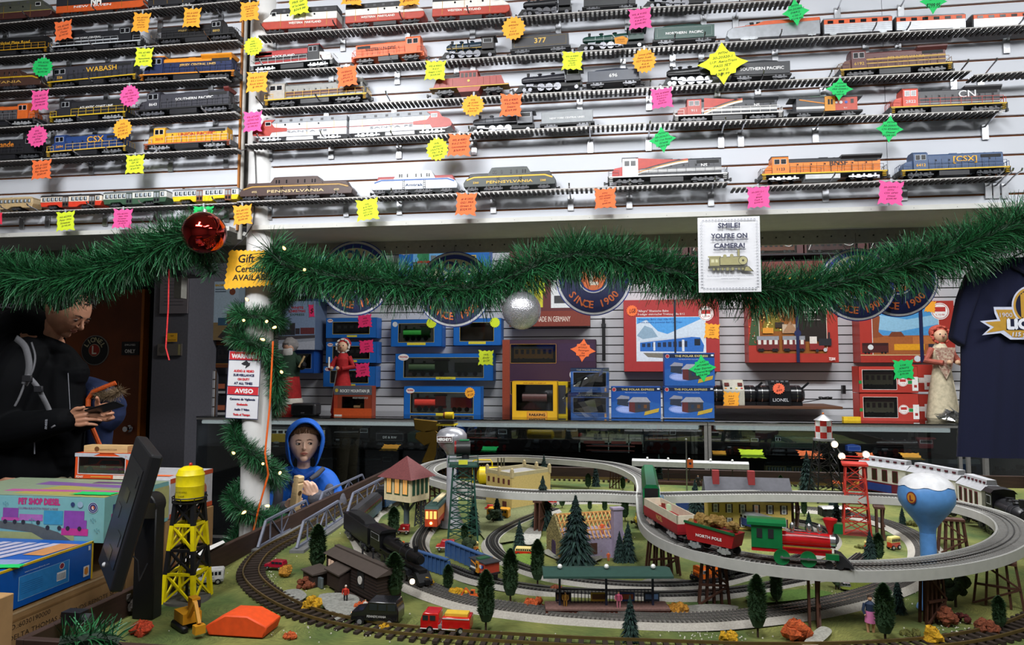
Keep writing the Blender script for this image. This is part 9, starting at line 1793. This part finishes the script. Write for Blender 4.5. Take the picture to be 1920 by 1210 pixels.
s_=MB();s_.cb(Q(52,710,-.29),(.045,.012,.03),DK);s_.cb(Q(74,730,-.293),(.04,.012,.03),DK);s_.build('buckle',rm_,bev=.003);s_=MB();s_.text('mesa',Q(93,795,-.312),.022,M('#8a8c94',.5),right=(0,0,1),up=(-1,0,0),bold=.0006);s_.tube([Q(128,700,-.085),Q(134,760,-.095),Q(137,800,-.09)],.0018,M('#8a8c94',.4,.5),5);s_.tube([Q(70,812,-.2),Q(72,850,-.195)],.003,M('#7a7c84',.4),5);s_.build('zip_and_logo',rm_)
KH=M('#6e6650',.85,n=.15,scale=40,bump=.3);t_=MB();limb(t_,[((-.06,0,.90),.17),((-.05,0,.84),.18),((-.05,0,.80),.17)],KH,20)
for s in(-1,1):limb(t_,[((-.05,s*.09,.86),.12),((-.05,s*.10,.48),.085),((-.06,s*.11,.08),.07)],KH,16)
blob(t_,'trousers',rm_,.008,2)
for s in(-1,1):g=MB();g.cb((.0,s*.115,.045),(.29,.10,.09),BLK);g.build('shoe',rm_,bev=.03,seg=3)
ph=T('smartphone','black smartphone in the man\'s hands','phone',rm_.matrix_basis@Q(199,765,-.24));b=MB();b.box(-.074,.074,-.036,.036,-.0045,.0045,M('#0e0e10',.25));b.build('case',ph,bev=.003,seg=2);b=MB();b.box(-.068,.068,-.032,.032,.0046,.005,M('#1c2028',.1));b.build('screen',ph,smooth=0);ph.rotation_euler=(-.35,-.29,TH)
ct_=T('childs_coat','navy coat with an orange zip and fur-trimmed hood carried beyond the man\'s arm','coat',rm_.matrix_basis@Q(195,770,.16));q=lambda px,py,d=0:Q(px,py,d+.16)-Q(195,770,.16);NC=M('#16264c',.85,n=.3,scale=20,bump=.4)
b=MB();limb(b,[(q(165,730),.07),(q(190,745),.085),(q(220,760),.06)],NC,16);limb(b,[(q(165,735),.07),(q(178,790),.09),(q(180,835),.085)],NC,16);limb(b,[(q(215,745),.05),(q(222,775),.05),(q(205,790),.06)],NC,14);blob(b,'coat_cloth',ct_,.006,2)
b=MB();b.tube([q(226,718,-.07),q(205,726,-.095),q(182,735,-.10),(q(173,748,-.10)),q(174,780,-.11),q(186,805,-.115),q(203,838,-.11)],.012,M('#d85a18',.7,n=.3,scale=200),8);b.build('orange_zip',ct_)
b=MB();rr=random.Random(3)
for i in range(900):
 f=rr.random();c=q(186+50*f,736-4*f+8*math.sin(f*3),-.085);d=Vector((rr.gauss(.2,1),rr.gauss(-.6,1),rr.gauss(0,1))).normalized()*rr.uniform(.02,.04)*(1+.5*f);b.tube([c,c+d],[.0016,.0004],M(rr.choice(('#7a6448','#9a8468','#5a4834')),.9),3,cap=False)
b.build('fur_trim',ct_,smooth=0)
p=W(812,812,4.28);r=T('glitter_bow','gold glitter ribbon bow standing behind the silver water tower','bow',p);gm_=M('#8a6c28',.35,.7,n=.6,scale=400,bump=.8)
b=MB();K=lambda px,py,d=0:W(px,py,4.28+d)-p
for pts in([(775,785),(820,790),(832,800),(822,808),(800,812),(778,806)],[(780,812),(812,803),(822,812),(806,832),(795,836),(778,822)],[(812,812),(826,812),(822,840),(812,868),(790,868),(800,845)]):vs=[K(*a,-.015)for a in pts]+[K(*a,.015)for a in pts];n=len(pts);b.add(vs,[tuple(range(n-1,-1,-1)),tuple(range(n,2*n))]+[(i,(i+1)%n,(i+1)%n+n,i+n)for i in range(n)],gm_)
b.build('ribbon',r,smooth=0,bev=.004)
p=G(838,905);h=(TZ and hpx(838,905,130));r=T('beacon_tower','black and yellow tower with a yellow-rimmed lamp behind the silver water tank','tower',p);b=MB();lattice(b,.3*h,.2*h,0,.82*h,5,M('#1c1c1c',.5),.004);b.build('lattice',r,smooth=0);b=MB();b.box(-.13*h,.13*h,-.13*h,.13*h,.82*h,.84*h,M('#d8c018',.5));b.box(-.12*h,.12*h,-.12*h,.12*h,.86*h,.89*h,DK);b.cyl((.03*h,0,.96*h),.05*h,.12*h,M('#d8b818',.4),'x',16);b.cyl((-.04*h,0,.96*h),.045*h,.01,M('#7a1c18',.3),'x',16);b.build('lamp',r)
